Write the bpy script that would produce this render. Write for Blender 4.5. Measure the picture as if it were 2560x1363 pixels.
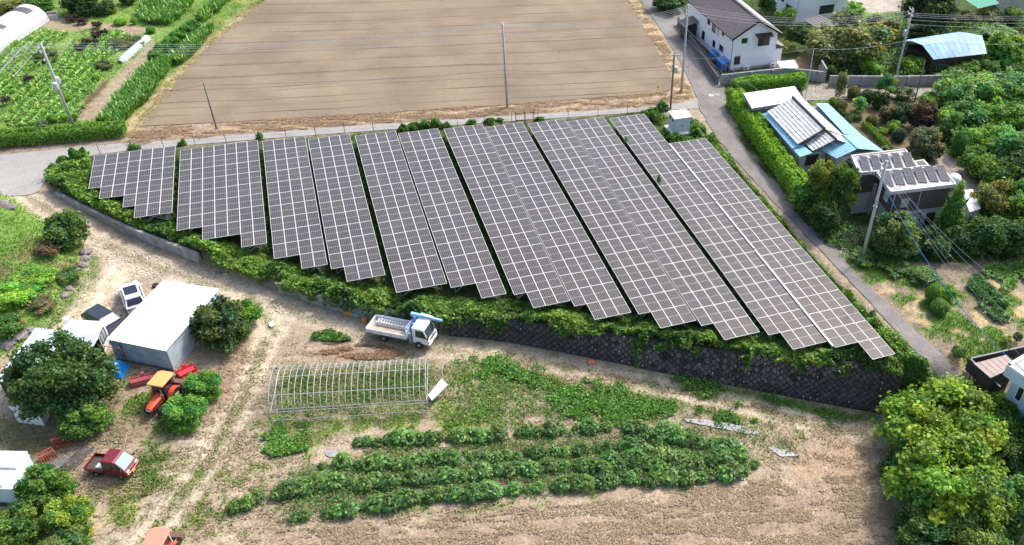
import bpy, math, random
import numpy as np
from mathutils import Vector, Matrix

# ------------------------------------------------------------------ scene reset
for o in list(bpy.data.objects):
    bpy.data.objects.remove(o, do_unlink=True)
SC = bpy.context.scene
COL = SC.collection
R = math.radians

# ------------------------------------------------------------------ camera (drone, about 51 m up)
S = 1.15
CAM_POS = np.array([0.0, 0.0, 44.69365 * S])
CAM_ROT = (0.89557237, -0.04453498, -0.3648684)
FPX, CXP, CYP = 2188.767, 1600.198, 743.777
cd = bpy.data.cameras.new('drone_camera')
cam = bpy.data.objects.new('drone_camera', cd)
COL.objects.link(cam)
cam.location = CAM_POS
cam.rotation_euler = CAM_ROT
cd.sensor_fit = 'HORIZONTAL'
cd.sensor_width = 36.0
cd.lens = FPX / 2560.0 * 36.0
cd.shift_x = (1280.0 - CXP) / 2560.0
cd.shift_y = (CYP - 681.5) / 2560.0
cd.clip_start = 0.5
cd.clip_end = 6000.0
SC.camera = cam

# ------------------------------------------------------------------ sky, sun, exposure
SUN_EL = R(50.0)
SUN_DIR = np.array([0.90, 0.44])            # horizontal direction towards the sun
SUN_DIR = SUN_DIR / np.linalg.norm(SUN_DIR)
world = bpy.data.worlds.new('World')
SC.world = world
world.use_nodes = True
wn = world.node_tree
bg = wn.nodes['Background']
sky = wn.nodes.new('ShaderNodeTexSky')
sky.sky_type = 'NISHITA'
sky.sun_disc = False
sky.sun_elevation = SUN_EL
sky.sun_rotation = math.atan2(SUN_DIR[0], SUN_DIR[1])
sky.air_density = 1.0
sky.dust_density = 4.0
sky.ozone_density = 1.0
wn.links.new(sky.outputs[0], bg.inputs[0])
bg.inputs[1].default_value = 0.15
sl = bpy.data.lights.new('sun', 'SUN')
sun = bpy.data.objects.new('sun', sl)
COL.objects.link(sun)
sl.energy = 1.9
sl.angle = R(7.0)
sl.color = (1.0, 0.965, 0.91)
sd = Vector((SUN_DIR[0] * math.cos(SUN_EL), SUN_DIR[1] * math.cos(SUN_EL), math.sin(SUN_EL)))
sun.rotation_euler = sd.to_track_quat('Z', 'Y').to_euler()
sun.location = (60, 60, 80)
SC.view_settings.view_transform = 'Standard'
SC.view_settings.look = 'None'
SC.view_settings.gamma = 1.0
SC.view_settings.exposure = 0.92
SC.view_settings.use_curve_mapping = False

# ------------------------------------------------------------------ survey helpers: pixel of the photograph -> point on the land
def _rot(rx, ry, rz):
    cx, sx, cy, sy, cz, sz = math.cos(rx), math.sin(rx), math.cos(ry), math.sin(ry), math.cos(rz), math.sin(rz)
    Rx = np.array([[1, 0, 0], [0, cx, -sx], [0, sx, cx]])
    Ry = np.array([[cy, 0, sy], [0, 1, 0], [-sy, 0, cy]])
    Rz = np.array([[cz, -sz, 0], [sz, cz, 0], [0, 0, 1]])
    return Rz @ Ry @ Rx
RM = _rot(*CAM_ROT)
def ray(u, v):
    return RM @ np.array([(u - CXP) / FPX, -(v - CYP) / FPX, -1.0])
def at(u, v, z=0.0):
    d = ray(u, v)
    return CAM_POS + d * (z - CAM_POS[2]) / d[2]

def smooth(a, b, x):
    t = np.clip((x - a) / (b - a), 0, 1)
    return t * t * (3 - 2 * t)

# top line of the terrace edge (retaining wall), left to right
EDGE_PX = [(122, 470), (140, 480), (300, 560), (400, 598), (495, 634), (600, 672), (690, 702), (860, 752), (1010, 780), (1120, 792),
           (1200, 796), (1300, 804), (1400, 818), (1500, 832), (1600, 846), (1700, 862), (1800, 876), (1900, 890), (2060, 905), (2170, 914), (2262, 926)]
EDGE = np.array([at(u, v, 0.0)[:2] for u, v in EDGE_PX])
EDGE_EXT = np.vstack([[-160, 112], [-31.5, 99.5], EDGE, [47.5, 40.0], [70, 30], [220, -30]])
S_T = np.array([-42, -36, -27, -7, 13, 27.4, 38, 47, 51, 60, 90])
Z_T = np.array([0, -.45, -.95, -1.2, -2.0, -2.9, -3.4, -4.4, -4.7, -4.8, -5.0])
def zlow(x, y):
    return np.interp(0.805 * x - 0.593 * (y - 69.0), S_T, Z_T)
def edge_dist(x, y):
    """signed distance to the terrace edge, positive on the upper (far) side"""
    x = np.asarray(x, float); y = np.asarray(y, float)
    best = np.full(x.shape, 1e9); sgn = np.ones(x.shape)
    for i in range(len(EDGE_EXT) - 1):
        a, b = EDGE_EXT[i], EDGE_EXT[i + 1]
        d = b - a
        t = np.clip(((x - a[0]) * d[0] + (y - a[1]) * d[1]) / (d @ d), 0, 1)
        dx, dy = x - a[0] - t * d[0], y - a[1] - t * d[1]
        q = dx * dx + dy * dy
        c = d[0] * dy - d[1] * dx
        m = q < best
        best = np.where(m, q, best); sgn = np.where(m, np.where(c >= 0, 1, -1), sgn)
    return np.sqrt(best) * sgn
MOUND_PX = [(-200, 470), (20, 480), (130, 560), (200, 620), (222, 660), (190, 720), (150, 775), (110, 830), (60, 870), (-60, 900), (-300, 900)]
MOUND = np.array([at(u, v, -0.5)[:2] for u, v in MOUND_PX])
def poly_dist(x, y, poly):
    """signed distance to a polygon, positive inside"""
    x = np.asarray(x, float); y = np.asarray(y, float)
    best = np.full(x.shape, 1e9); ins = np.zeros(x.shape, bool)
    n = len(poly)
    for i in range(n):
        a, b = poly[i], poly[(i + 1) % n]
        d = b - a
        t = np.clip(((x - a[0]) * d[0] + (y - a[1]) * d[1]) / max(d @ d, 1e-9), 0, 1)
        best = np.minimum(best, (x - a[0] - t * d[0]) ** 2 + (y - a[1] - t * d[1]) ** 2)
        cond = (a[1] > y) != (b[1] > y)
        with np.errstate(divide='ignore', invalid='ignore'):
            xi = (b[0] - a[0]) * (y - a[1]) / (b[1] - a[1] if b[1] != a[1] else 1e-9) + a[0]
        ins ^= cond & (x < xi)
    return np.sqrt(best) * np.where(ins, 1, -1)
def zground(x, y):
    x = np.asarray(x, float); y = np.asarray(y, float)
    d = edge_dist(x, y)
    w = 0.15 + 9.0 * smooth(43.0, 52.0, x)
    k = smooth(0.0, 1.0, (d - 0.35 + w * 0.6) / (w * 1.2 + 0.1))
    z = zlow(x, y) * (1 - k)
    z = z + 0.75 * smooth(0.0, 2.6, poly_dist(x, y, MOUND))
    return z
def G(u, v, dz=0.0):
    """the place on the land seen at a pixel"""
    p = at(u, v, 0.0)
    for _ in range(3):
        p = at(u, v, float(zground(p[0], p[1])) + dz)
    # march for a robust hit where the land steps
    d = ray(u, v); lo = (3.0 - CAM_POS[2]) / d[2]; hi = (-6.5 - CAM_POS[2]) / d[2]
    ts = np.linspace(lo, hi, 160)
    P = CAM_POS[None, :] + ts[:, None] * d[None, :]
    below = P[:, 2] - dz <= zground(P[:, 0], P[:, 1])
    if below.any():
        i = int(np.argmax(below))
        q = P[i]
        if abs(q[2] - p[2]) > 0.5:
            p = at(u, v, float(zground(q[0], q[1])) + dz)
    return p

# ------------------------------------------------------------------ numeric noise
_rng = np.random.default_rng(7)
_LAT = _rng.random((256, 256))
def vnoise(x, y, f=1.0, ox=0.0):
    x = np.asarray(x) * f + ox * 17.3 + 500; y = np.asarray(y) * f + ox * 7.7 + 500
    xi = np.floor(x).astype(int); yi = np.floor(y).astype(int)
    fx = x - xi; fy = y - yi
    fx = fx * fx * (3 - 2 * fx); fy = fy * fy * (3 - 2 * fy)
    a = _LAT[xi & 255, yi & 255]; b = _LAT[(xi + 1) & 255, yi & 255]
    c = _LAT[xi & 255, (yi + 1) & 255]; d = _LAT[(xi + 1) & 255, (yi + 1) & 255]
    return (a * (1 - fx) + b * fx) * (1 - fy) + (c * (1 - fx) + d * fx) * fy
def fbm(x, y, f=1.0, o=4, ox=0.0):
    s = 0; a = 0.5; t = 0
    for k in range(o):
        s = s + a * vnoise(x, y, f * 2 ** k, ox + k * 3.1); t += a; a *= 0.55
    return s / t

# ------------------------------------------------------------------ materials
MATS = {}
def nodes(m):
    m.use_nodes = True
    return m.node_tree, m.node_tree.nodes['Principled BSDF']
def mat(name, col, rough=0.6, metal=0.0, var=0.10, scale=6.0, bump=0.0, spec=0.5, coat=0.0, var2=None, trans=0.0):
    """plain surface with weathering: noise shifts the colour a little"""
    if name in MATS:
        return MATS[name]
    m = bpy.data.materials.new(name); t, b = nodes(m)
    L = t.links
    tc = t.nodes.new('ShaderNodeTexCoord')
    nz = t.nodes.new('ShaderNodeTexNoise'); nz.inputs['Scale'].default_value = scale; nz.inputs['Detail'].default_value = 6
    L.new(tc.outputs['Object'], nz.inputs['Vector'])
    rp = t.nodes.new('ShaderNodeValToRGB')
    rp.color_ramp.elements[0].position = 0.3; rp.color_ramp.elements[1].position = 0.7
    c2 = var2 if var2 else tuple(c * (1 - var) for c in col)
    rp.color_ramp.elements[0].color = (*c2, 1)
    rp.color_ramp.elements[1].color = (*[min(1, c * (1 + var * 0.5)) for c in col], 1)
    L.new(nz.outputs[0], rp.inputs[0]); L.new(rp.outputs[0], b.inputs['Base Color'])
    b.inputs['Roughness'].default_value = rough; b.inputs['Metallic'].default_value = metal
    b.inputs['Specular IOR Level'].default_value = spec
    b.inputs['Coat Weight'].default_value = coat
    if trans: b.inputs['Transmission Weight'].default_value = trans
    if bump:
        bp = t.nodes.new('ShaderNodeBump'); bp.inputs['Strength'].default_value = bump; bp.inputs['Distance'].default_value = 0.03
        n2 = t.nodes.new('ShaderNodeTexNoise'); n2.inputs['Scale'].default_value = scale * 5; n2.inputs['Detail'].default_value = 5
        L.new(tc.outputs['Object'], n2.inputs['Vector']); L.new(n2.outputs[0], bp.inputs['Height']); L.new(bp.outputs[0], b.inputs['Normal'])
    MATS[name] = m
    return m

# ------------------------------------------------------------------ mesh builder
class MB:
    def __init__(s):
        s.v = []; s.f = []; s.mi = []; s.uv = {}
    def add(s, vs, fs, mi=0):
        n = len(s.v); s.v += [tuple(map(float, p)) for p in vs]
        s.f += [tuple(i + n for i in f) for f in fs]; s.mi += [mi] * len(fs)
        return s
    def box(s, c, size, rz=0.0, mi=0, taper=1.0):
        hx, hy, hz = size[0] / 2, size[1] / 2, size[2] / 2
        ca, sa = math.cos(rz), math.sin(rz); vs = []
        for z, k in ((-hz, 1), (hz, taper)):
            for x, y in ((-hx, -hy), (hx, -hy), (hx, hy), (-hx, hy)):
                x *= k; y *= k
                vs.append((c[0] + x * ca - y * sa, c[1] + x * sa + y * ca, c[2] + z))
        return s.add(vs, [(3, 2, 1, 0), (4, 5, 6, 7), (0, 1, 5, 4), (1, 2, 6, 5), (2, 3, 7, 6), (3, 0, 4, 7)], mi)
    def hexa(s, lo, hi, mi=0):
        """eight corners: four below, four above, both counter-clockwise"""
        return s.add(list(lo) + list(hi), [(3, 2, 1, 0), (4, 5, 6, 7), (0, 1, 5, 4), (1, 2, 6, 5), (2, 3, 7, 6), (3, 0, 4, 7)], mi)
    def prism(s, poly, z0, z1, mi=0):
        n = len(poly)
        vs = [(p[0], p[1], z0) for p in poly] + [(p[0], p[1], z1) for p in poly]
        fs = [tuple(range(n - 1, -1, -1)), tuple(range(n, 2 * n))] + [(i, (i + 1) % n, n + (i + 1) % n, n + i) for i in range(n)]
        return s.add(vs, fs, mi)
    def extrude_x(s, prof, x0, x1, mi=0, k0=1.0, k1=1.0):
        """profile in (y, z) swept along x"""
        n = len(prof)
        vs = [(x0, p[0] * k0, p[1]) for p in prof] + [(x1, p[0] * k1, p[1]) for p in prof]
        fs = [tuple(range(n)), tuple(range(2 * n - 1, n - 1, -1))] + [((i + 1) % n, i, n + i, n + (i + 1) % n) for i in range(n)]
        return s.add(vs, fs, mi)
    def slab(s, q, t, mi=0):
        """quad (or polygon) with thickness t straight down"""
        n = len(q)
        vs = [tuple(p) for p in q] + [(p[0], p[1], p[2] - t) for p in q]
        fs = [tuple(range(n)), tuple(range(2 * n - 1, n - 1, -1))] + [((i + 1) % n, i, n + i, n + (i + 1) % n) for i in range(n)]
        return s.add(vs, fs, mi)
    def tube(s, pts, r, n=6, mi=0, cap=True, r1=None):
        pts = [Vector(p) for p in pts]; m = len(pts); rings = []
        for i, p in enumerate(pts):
            d = (pts[min(i + 1, m - 1)] - pts[max(i - 1, 0)]).normalized()
            u = d.cross(Vector((0, 0, 1)))
            if u.length < 1e-3: u = d.cross(Vector((0, 1, 0)))
            u.normalize(); w = d.cross(u)
            rr = r if r1 is None else r + (r1 - r) * i / (m - 1)
            rings.append([p + (u * math.cos(a) + w * math.sin(a)) * rr for a in [2 * math.pi * k / n for k in range(n)]])
        vs = [v for rg in rings for v in rg]
        fs = [(i * n + (k + 1) % n, i * n + k, (i + 1) * n + k, (i + 1) * n + (k + 1) % n) for i in range(m - 1) for k in range(n)]
        if cap: fs += [tuple(range(n)), tuple(range(m * n - 1, (m - 1) * n - 1, -1))]
        return s.add(vs, fs, mi)
    def lathe(s, prof, n=16, c=(0, 0, 0), axis='z', mi=0):
        vs = []
        for r, h in prof:
            for k in range(n):
                a = 2 * math.pi * k / n; x, y = r * math.cos(a), r * math.sin(a)
                if axis == 'z': vs.append((c[0] + x, c[1] + y, c[2] + h))
                elif axis == 'y': vs.append((c[0] + x, c[1] + h, c[2] - y))
                else: vs.append((c[0] + h, c[1] + x, c[2] + y))
        m = len(prof)
        fs = [(i * n + k, i * n + (k + 1) % n, (i + 1) * n + (k + 1) % n, (i + 1) * n + k) for i in range(m - 1) for k in range(n)]
        fs += [tuple(range(n - 1, -1, -1)), tuple(range((m - 1) * n, m * n))]
        return s.add(vs, fs, mi)
    def mesh(s, name, mats, smooth_=False):
        me = bpy.data.meshes.new(name)
        me.from_pydata(s.v, [], s.f)
        for m in (mats if isinstance(mats, (list, tuple)) else [mats]): me.materials.append(m)
        me.polygons.foreach_set('material_index', s.mi)
        if smooth_: me.polygons.foreach_set('use_smooth', [True] * len(s.f))
        me.update()
        return me
    def build(s, name, mats, parent=None, smooth_=False, bevel=0.0):
        o = bpy.data.objects.new(name, s.mesh(name, mats, smooth_))
        COL.objects.link(o)
        if parent is not None: o.parent = parent
        if bevel:
            b = o.modifiers.new('bevel', 'BEVEL'); b.width = bevel; b.segments = 2; b.limit_method = 'ANGLE'
        return o

def tag(o, label, cat, group=None):
    o['label'] = label; o['category'] = cat
    if group: o['group'] = group
    return o
def thing(name, label, cat, loc=(0, 0, 0), rz=0.0, group=None):
    o = bpy.data.objects.new(name, None); COL.objects.link(o)
    o.location = [float(c) for c in loc]; o.rotation_euler = (0, 0, rz)
    o.empty_display_size = 0.3
    return tag(o, label, cat, group)
def setkind(o, k, label=None):
    o['kind'] = k
    if label: o['label'] = label
    return o
def link(name, me, parent=None, loc=(0, 0, 0), rz=0.0, sc=None):
    o = bpy.data.objects.new(name, me); COL.objects.link(o)
    o.location = [float(c) for c in loc]; o.rotation_euler = (0, 0, rz)
    if sc is not None: o.scale = sc if isinstance(sc, (tuple, list)) else (sc, sc, sc)
    if parent is not None: o.parent = parent
    return o
def np_mesh(name, V, F, mats, col=None, k=4):
    """fast mesh from arrays; F has k corners per face; col is one RGB per face"""
    V = np.asarray(V, np.float32); F = np.asarray(F, np.int32)
    me = bpy.data.meshes.new(name)
    me.vertices.add(len(V)); me.vertices.foreach_set('co', V.ravel())
    me.loops.add(F.size); me.loops.foreach_set('vertex_index', F.ravel())
    me.polygons.add(len(F)); me.polygons.foreach_set('loop_start', np.arange(0, F.size, k, dtype=np.int32))
    try: me.polygons.foreach_set('loop_total', np.full(len(F), k, np.int32))
    except Exception: pass
    for m in (mats if isinstance(mats, (list, tuple)) else [mats]): me.materials.append(m)
    if col is not None:
        ca = me.color_attributes.new('Col', 'FLOAT_COLOR', 'POINT')
        ca.data.foreach_set('color', np.hstack([col, np.ones((len(col), 1))]).astype(np.float32).ravel())
    me.update(calc_edges=True)
    return me
# ================================================================== THE LAND
def resample(pts, st):
    pts = np.asarray(pts, float); seg = np.linalg.norm(np.diff(pts, axis=0), axis=1); s = np.concatenate([[0], np.cumsum(seg)])
    n = max(2, int(s[-1] / st)); t = np.linspace(0, s[-1], n)
    return np.stack([np.interp(t, s, pts[:, k]) for k in range(pts.shape[1])], 1)
def smooth_poly(pts, it=2):
    pts = np.asarray(pts, float)
    for _ in range(it):
        q = [pts[0]]
        for a, b in zip(pts[:-1], pts[1:]):
            q += [0.75 * a + 0.25 * b, 0.25 * a + 0.75 * b]
        q.append(pts[-1]); pts = np.array(q)
    return pts
def W(pxs):
    return np.array([G(u, v)[:2] for u, v in pxs])

def axis(a, b, st, far):
    fine = np.arange(a, b + st * 0.5, st)
    g = [st]
    lo = []; x = a
    while x > -far:
        g.append(g[-1] * 1.35); x -= g[-1]; lo.append(x)
    hi = []; x = b; s_ = st
    while x < far:
        s_ *= 1.35; x += s_; hi.append(x)
    return np.concatenate([lo[::-1], fine, hi])
GX = axis(-48.0, 92.0, 0.3, 1800.0)
GY = axis(20.0, 150.0, 0.3, 1800.0)
XX, YY = np.meshgrid(GX, GY, indexing='ij')
ZZ = zground(XX, YY)
FX0, FY0 = -48.0, 20.0

n_big = fbm(XX, YY, 0.10, 4, 1.0)
n_mid = fbm(XX, YY, 0.42, 4, 2.0)
n_fin = fbm(XX, YY, 1.5, 3, 3.0)
n_row = fbm(XX * 0.35 + YY * 0.05, YY * 1.6 + XX * 0.38, 1.0, 3, 4.0)

CG = np.zeros(XX.shape + (3,)); GR = np.zeros(XX.shape)      # colour, grass density
def blend(m, c, g=None):
    m = np.clip(m, 0, 1)
    for i in range(3):
        ci = c[i]
        CG[..., i] = CG[..., i] * (1 - m) + ci * m
    if g is not None:
        GR[...] = GR * (1 - m) + g * m
def region(pxs, c, soft=0.8, amp=1.6, g=None, strength=1.0, freq=0.5, z=None):
    poly = W(pxs) if z is None else np.array([at(u, v, z)[:2] for u, v in pxs])
    lo = poly.min(0) - 6; hi = poly.max(0) + 6
    ix = np.where((GX > lo[0]) & (GX < hi[0]))[0]; iy = np.where((GY > lo[1]) & (GY < hi[1]))[0]
    if len(ix) == 0 or len(iy) == 0: return
    sl = (slice(ix[0], ix[-1] + 1), slice(iy[0], iy[-1] + 1))
    x, y = XX[sl], YY[sl]
    d = poly_dist(x, y, poly) + (fbm(x, y, freq, 4, len(pxs) * 1.7) - 0.5) * 2 * amp
    m = smooth(-soft, soft, d) * strength
    for i in range(3): CG[sl + (i,)] = CG[sl + (i,)] * (1 - m) + c[i] * m
    if g is not None: GR[sl] = GR[sl] * (1 - m) + g * m
def patch(pxs, c, cover, c_noise=0.42, amp=1.6, soft=0.8, g=None, ox=0.0, freq=0.55):
    """region broken up: only where the noise is above the cover threshold"""
    poly = W(pxs)
    lo = poly.min(0) - 6; hi = poly.max(0) + 6
    ix = np.where((GX > lo[0]) & (GX < hi[0]))[0]; iy = np.where((GY > lo[1]) & (GY < hi[1]))[0]
    if len(ix) == 0 or len(iy) == 0: return
    sl = (slice(ix[0], ix[-1] + 1), slice(iy[0], iy[-1] + 1))
    x, y = XX[sl], YY[sl]
    d = poly_dist(x, y, poly) + (fbm(x, y, 0.5, 4, ox) - 0.5) * 2 * amp
    nz = fbm(x, y, freq, 5, 9.0 + ox)
    th = np.quantile(nz, 1 - cover)
    m = smooth(-soft * 1.6, soft * 1.2, d) * smooth(th - 0.07, th + 0.09, nz)
    for i in range(3): CG[sl + (i,)] = CG[sl + (i,)] * (1 - m) + c[i] * m
    if g is not None: GR[sl] = np.maximum(GR[sl], g * m)

TAN = (0.315, 0.25, 0.178); STRAW = (0.44, 0.33, 0.19); TRACK = (0.385, 0.32, 0.24); SOIL = (0.235, 0.185, 0.135)
GRN = (0.10, 0.17, 0.035); LIME = (0.155, 0.245, 0.058); DKGR = (0.055, 0.085, 0.025); RUST = (0.36, 0.21, 0.11)
for i in range(3): CG[..., i] = TAN[i]
# distance: green farmland beyond the view
far = smooth(118, 128, YY) + smooth(80, 95, XX); blend(far, DKGR, 0.3)
# upper right: gardens and woods
region([(1745, -200), (3200, -200), (3200, 640), (2560, 640), (2420, 640), (2200, 655), (2110, 650), (2060, 560), (1900, 420), (1800, 250), (1700, 60)], DKGR, g=0.5)
region([(1755, 92), (1830, 200), (2060, 185), (2050, 130), (1950, 150), (1930, 175), (1820, 185)], SOIL, g=0.1)
region([(1940, 165), (2010, 140), (2045, 160), (2040, 185), (1960, 180)], (0.30, 0.2, 0.13), g=0.1)
region([(2010, 210), (2360, 205), (2350, 228), (2015, 250)], (0.30, 0.255, 0.22), amp=0.3)
region([(2030, 245), (2100, 240), (2090, 262), (2030, 265)], LIME, g=0.5)
region([(2090, 250), (2300, 250), (2330, 350), (2290, 420), (2200, 380), (2120, 300)], (0.16, 0.13, 0.08), g=0.25)
region([(2340, 380), (2400, 395), (2450, 470), (2440, 520), (2380, 470), (2320, 410)], (0.36, 0.30, 0.26), amp=0.4, g=0)
region([(2090, 590), (2160, 565), (2210, 590), (2200, 610), (2110, 650), (2060, 625)], (0.30, 0.265, 0.23), amp=0.4, g=0)
region([(2120, -40), (2260, -40), (2250, 30), (2160, 35), (2110, 10)], (0.36, 0.32, 0.27), amp=0.6, g=0)
region([(2110, 20), (2250, 35), (2240, 80), (2130, 60)], LIME, g=0.7)
# right vegetable garden
region([(2100, 640), (2200, 655), (2420, 640), (2700, 620), (2700, 930), (2440, 925), (2380, 945), (2330, 900), (2160, 700)], SOIL, amp=0.8, g=0.06)
patch([(2110, 650), (2420, 640), (2700, 650), (2700, 930), (2400, 930), (2160, 710)], (0.45, 0.33, 0.18), 0.40, g=0.05, ox=1)
patch([(2110, 650), (2420, 640), (2700, 650), (2700, 930), (2400, 930), (2160, 710)], GRN, 0.42, g=0.8, ox=2)
region([(2110, 630), (2170, 610), (2330, 670), (2300, 720), (2180, 680), (2130, 680)], GRN, g=0.9)
# left allotment
region([(-400, -300), (700, -300), (640, 0), (500, 130), (345, 318), (320, 340), (-300, 380)], LIME, amp=0.5, g=0.75)
patch([(-400, -300), (700, -300), (640, 0), (500, 130), (345, 318), (320, 340), (-300, 380)], (0.11, 0.19, 0.04), 0.45, g=0.9, ox=3)
patch([(40, 60), (420, 60), (420, 140), (250, 300), (40, 300)], (0.20, 0.285, 0.09), 0.5, g=0.8, ox=4, freq=0.9)
region([(60, 50), (140, 40), (230, 62), (330, 66), (390, 72), (320, 92), (240, 70), (140, 78)], (0.30, 0.235, 0.16), g=0.05)
region([(240, 305), (300, 250), (368, 160), (410, 120), (380, 100), (320, 160), (260, 215), (190, 295)], (0.30, 0.235, 0.165), amp=0.6, g=0.07)
region([(185, 282), (250, 210), (275, 195), (262, 218), (200, 285)], (0.115, 0.075, 0.05), amp=0.35, soft=0.35, g=0)
region([(600, 30), (672, 0), (520, 130), (420, 250), (345, 335), (300, 345), (330, 290), (440, 170)], (0.36, 0.285, 0.165), amp=0.9, g=0.25)
patch([(600, -20), (690, -40), (500, 130), (345, 335), (290, 345), (430, 160)], (0.24, 0.25, 0.08), 0.35, g=0.5, ox=5)
# verge between field and lane
region([(340, 318), (700, 300), (1250, 264), (1650, 232), (1690, 210), (1740, 248), (1690, 262), (1500, 276), (1000, 308), (600, 338), (300, 372), (230, 372), (-60, 392), (-60, 374), (240, 355)], (0.255, 0.19, 0.14), amp=0.35, soft=0.4, g=0.10)
patch([(340, 322), (700, 300), (1250, 264), (1650, 232), (1690, 225), (1735, 248), (1500, 274), (1000, 306), (600, 336), (300, 368)], (0.37, 0.265, 0.165), 0.45, amp=0.4, g=0.2, ox=6, freq=1.2)
region([(1545, -80), (1600, 0), (1662, 110), (1722, 225), (1740, 248), (1690, 245), (1648, 130), (1570, 0)], (0.38, 0.285, 0.175), amp=0.5, g=0.25)
# terrace with the solar park
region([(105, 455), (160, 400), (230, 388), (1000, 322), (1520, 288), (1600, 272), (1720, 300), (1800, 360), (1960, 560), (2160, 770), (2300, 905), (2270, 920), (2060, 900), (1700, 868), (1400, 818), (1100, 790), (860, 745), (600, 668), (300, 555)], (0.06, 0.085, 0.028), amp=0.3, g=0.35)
# lower ground: tracks
region([(30, 492), (115, 482), (250, 590), (440, 655), (620, 690), (850, 795), (960, 850), (900, 858), (760, 805), (690, 805), (605, 1040), (490, 1210), (430, 1300), (340, 1420), (180, 1420), (420, 1180), (545, 1000), (640, 840), (575, 760), (550, 720), (400, 690), (330, 690), (310, 740), (230, 775), (150, 815), (110, 805), (200, 715), (250, 650), (200, 590), (120, 530)], TRACK, amp=0.7, soft=0.9, g=0.03)
region([(240, 640), (420, 660), (380, 700), (330, 690), (300, 730), (210, 790), (180, 780), (260, 700)], (0.50, 0.41, 0.285), amp=1.2, g=0.0, strength=0.8)
patch([(250, 600), (330, 640), (300, 790), (200, 790), (240, 700)], (0.56, 0.48, 0.36), 0.35, g=0.0, ox=7, freq=1.6)
region([(1000, 850), (1110, 850), (1300, 880), (1500, 925), (1700, 968), (2000, 1040), (2200, 1085), (2210, 1110), (1960, 1060), (1700, 1000), (1450, 935), (1250, 895), (1050, 875)], (0.41, 0.31, 0.20), amp=0.5, g=0.12)
# yard
region([(40, 980), (290, 900), (330, 900), (470, 940), (560, 900), (610, 880), (600, 960), (560, 1020), (420, 1090), (250, 1120), (180, 1190), (60, 1130)], (0.27, 0.20, 0.14), amp=1.0, g=0.12)
region([(560, 850), (650, 850), (600, 1000), (540, 1060), (545, 900)], (0.27, 0.195, 0.14), amp=0.8, g=0.05)
patch([(280, 960), (420, 920), (480, 1120), (330, 1330), (240, 1363), (180, 1363), (330, 1120)], (0.12, 0.18, 0.045), 0.5, g=0.85, ox=8)
region([(-300, 990), (60, 1050), (160, 1120), (160, 1180), (60, 1130), (-300, 1130)], (0.19, 0.155, 0.09), amp=1.0, g=0.3)  # shade of the dark tree painted into the ground as darker brown
# left bank
region([(-300, 470), (20, 485), (125, 555), (195, 615), (220, 660), (185, 720), (150, 775), (110, 830), (60, 870), (-60, 905), (-300, 905)], LIME, amp=0.9, g=0.9)
patch([(-100, 620), (60, 600), (200, 640), (180, 720), (100, 820), (-100, 840)], (0.24, 0.19, 0.10), 0.35, g=0.5, ox=9)
region([(228, 640), (248, 660), (215, 720), (150, 800), (95, 860), (95, 840), (150, 775), (200, 710)], GRN, amp=0.5, g=0.9)
# lower right: green growth and beds
region([(660, 1050), (690, 925), (1085, 905), (1095, 1030), (700, 1085)], (0.24, 0.22, 0.11), amp=0.8, g=0.3)
patch([(660, 1060), (690, 930), (1085, 905), (1095, 1030), (700, 1080)], (0.11, 0.17, 0.04), 0.5, g=0.8, ox=10, freq=0.9)
patch([(620, 1070), (700, 940), (720, 1050), (820, 1060), (1100, 1000), (1150, 900), (1260, 930), (1250, 1060), (900, 1100), (700, 1140)], (0.16, 0.23, 0.05), 0.38, g=0.9, ox=11)
region([(1170, 895), (1250, 905), (1340, 925), (1430, 962), (1550, 965), (1660, 985), (1700, 1015), (1640, 1050), (1560, 1060), (1440, 1045), (1390, 1010), (1310, 965), (1200, 935)], GRN, amp=0.8, g=1.0)
region([(1680, 942), (1770, 955), (1900, 980), (2100, 1030), (2185, 1045), (2080, 1052), (1880, 1002), (1690, 968)], GRN, amp=0.5, g=1.0)
region([(1725, 1012), (1860, 1040), (1900, 1055), (1850, 1060), (1740, 1030)], GRN, amp=0.35, g=1.0)
patch([(1100, 850), (1400, 890), (1700, 960), (2000, 1030), (2190, 1060), (2190, 1100), (1900, 1080), (1700, 1010), (1300, 920), (1100, 880)], (0.13, 0.19, 0.05), 0.22, g=0.8, ox=12, freq=0.8)
patch([(600, 1090), (1400, 1090), (2050, 1050), (2150, 1060), (1900, 1200), (1100, 1300), (700, 1320), (500, 1363), (480, 1240)], (0.17, 0.20, 0.07), 0.2, g=0.7, ox=13, freq=0.8)
patch([(230, 1220), (560, 1100), (620, 1150), (500, 1363), (330, 1363)], (0.19, 0.21, 0.07), 0.35, g=0.6, ox=14, freq=1.1)
region([(820, 830), (920, 850), (1010, 880), (940, 905), (800, 900)], (0.22, 0.145, 0.095), amp=1.2, soft=1.2, g=0.02, strength=0.6)
region([(1980, 1180), (2060, 1100), (2170, 1090), (2190, 1200), (2260, 1363), (2120, 1363)], (0.36, 0.255, 0.17), amp=1.0, g=0.03)
# mown straw: long streaks along the beds
straw = smooth(-1.0, 1.5, poly_dist(XX, YY, W([(480, 1380), (720, 1320), (1100, 1300), (1850, 1210), (2000, 1180), (2200, 1200), (2300, 1420), (400, 1420)])))
for i, (a, b) in enumerate(zip((0.40, 0.325, 0.225), (0.27, 0.205, 0.145))):
    k = smooth(0.35, 0.62, n_row)
    CG[..., i] = CG[..., i] * (1 - straw) + straw * (a * k + b * (1 - k))
GR *= (1 - straw * 0.93)
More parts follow.
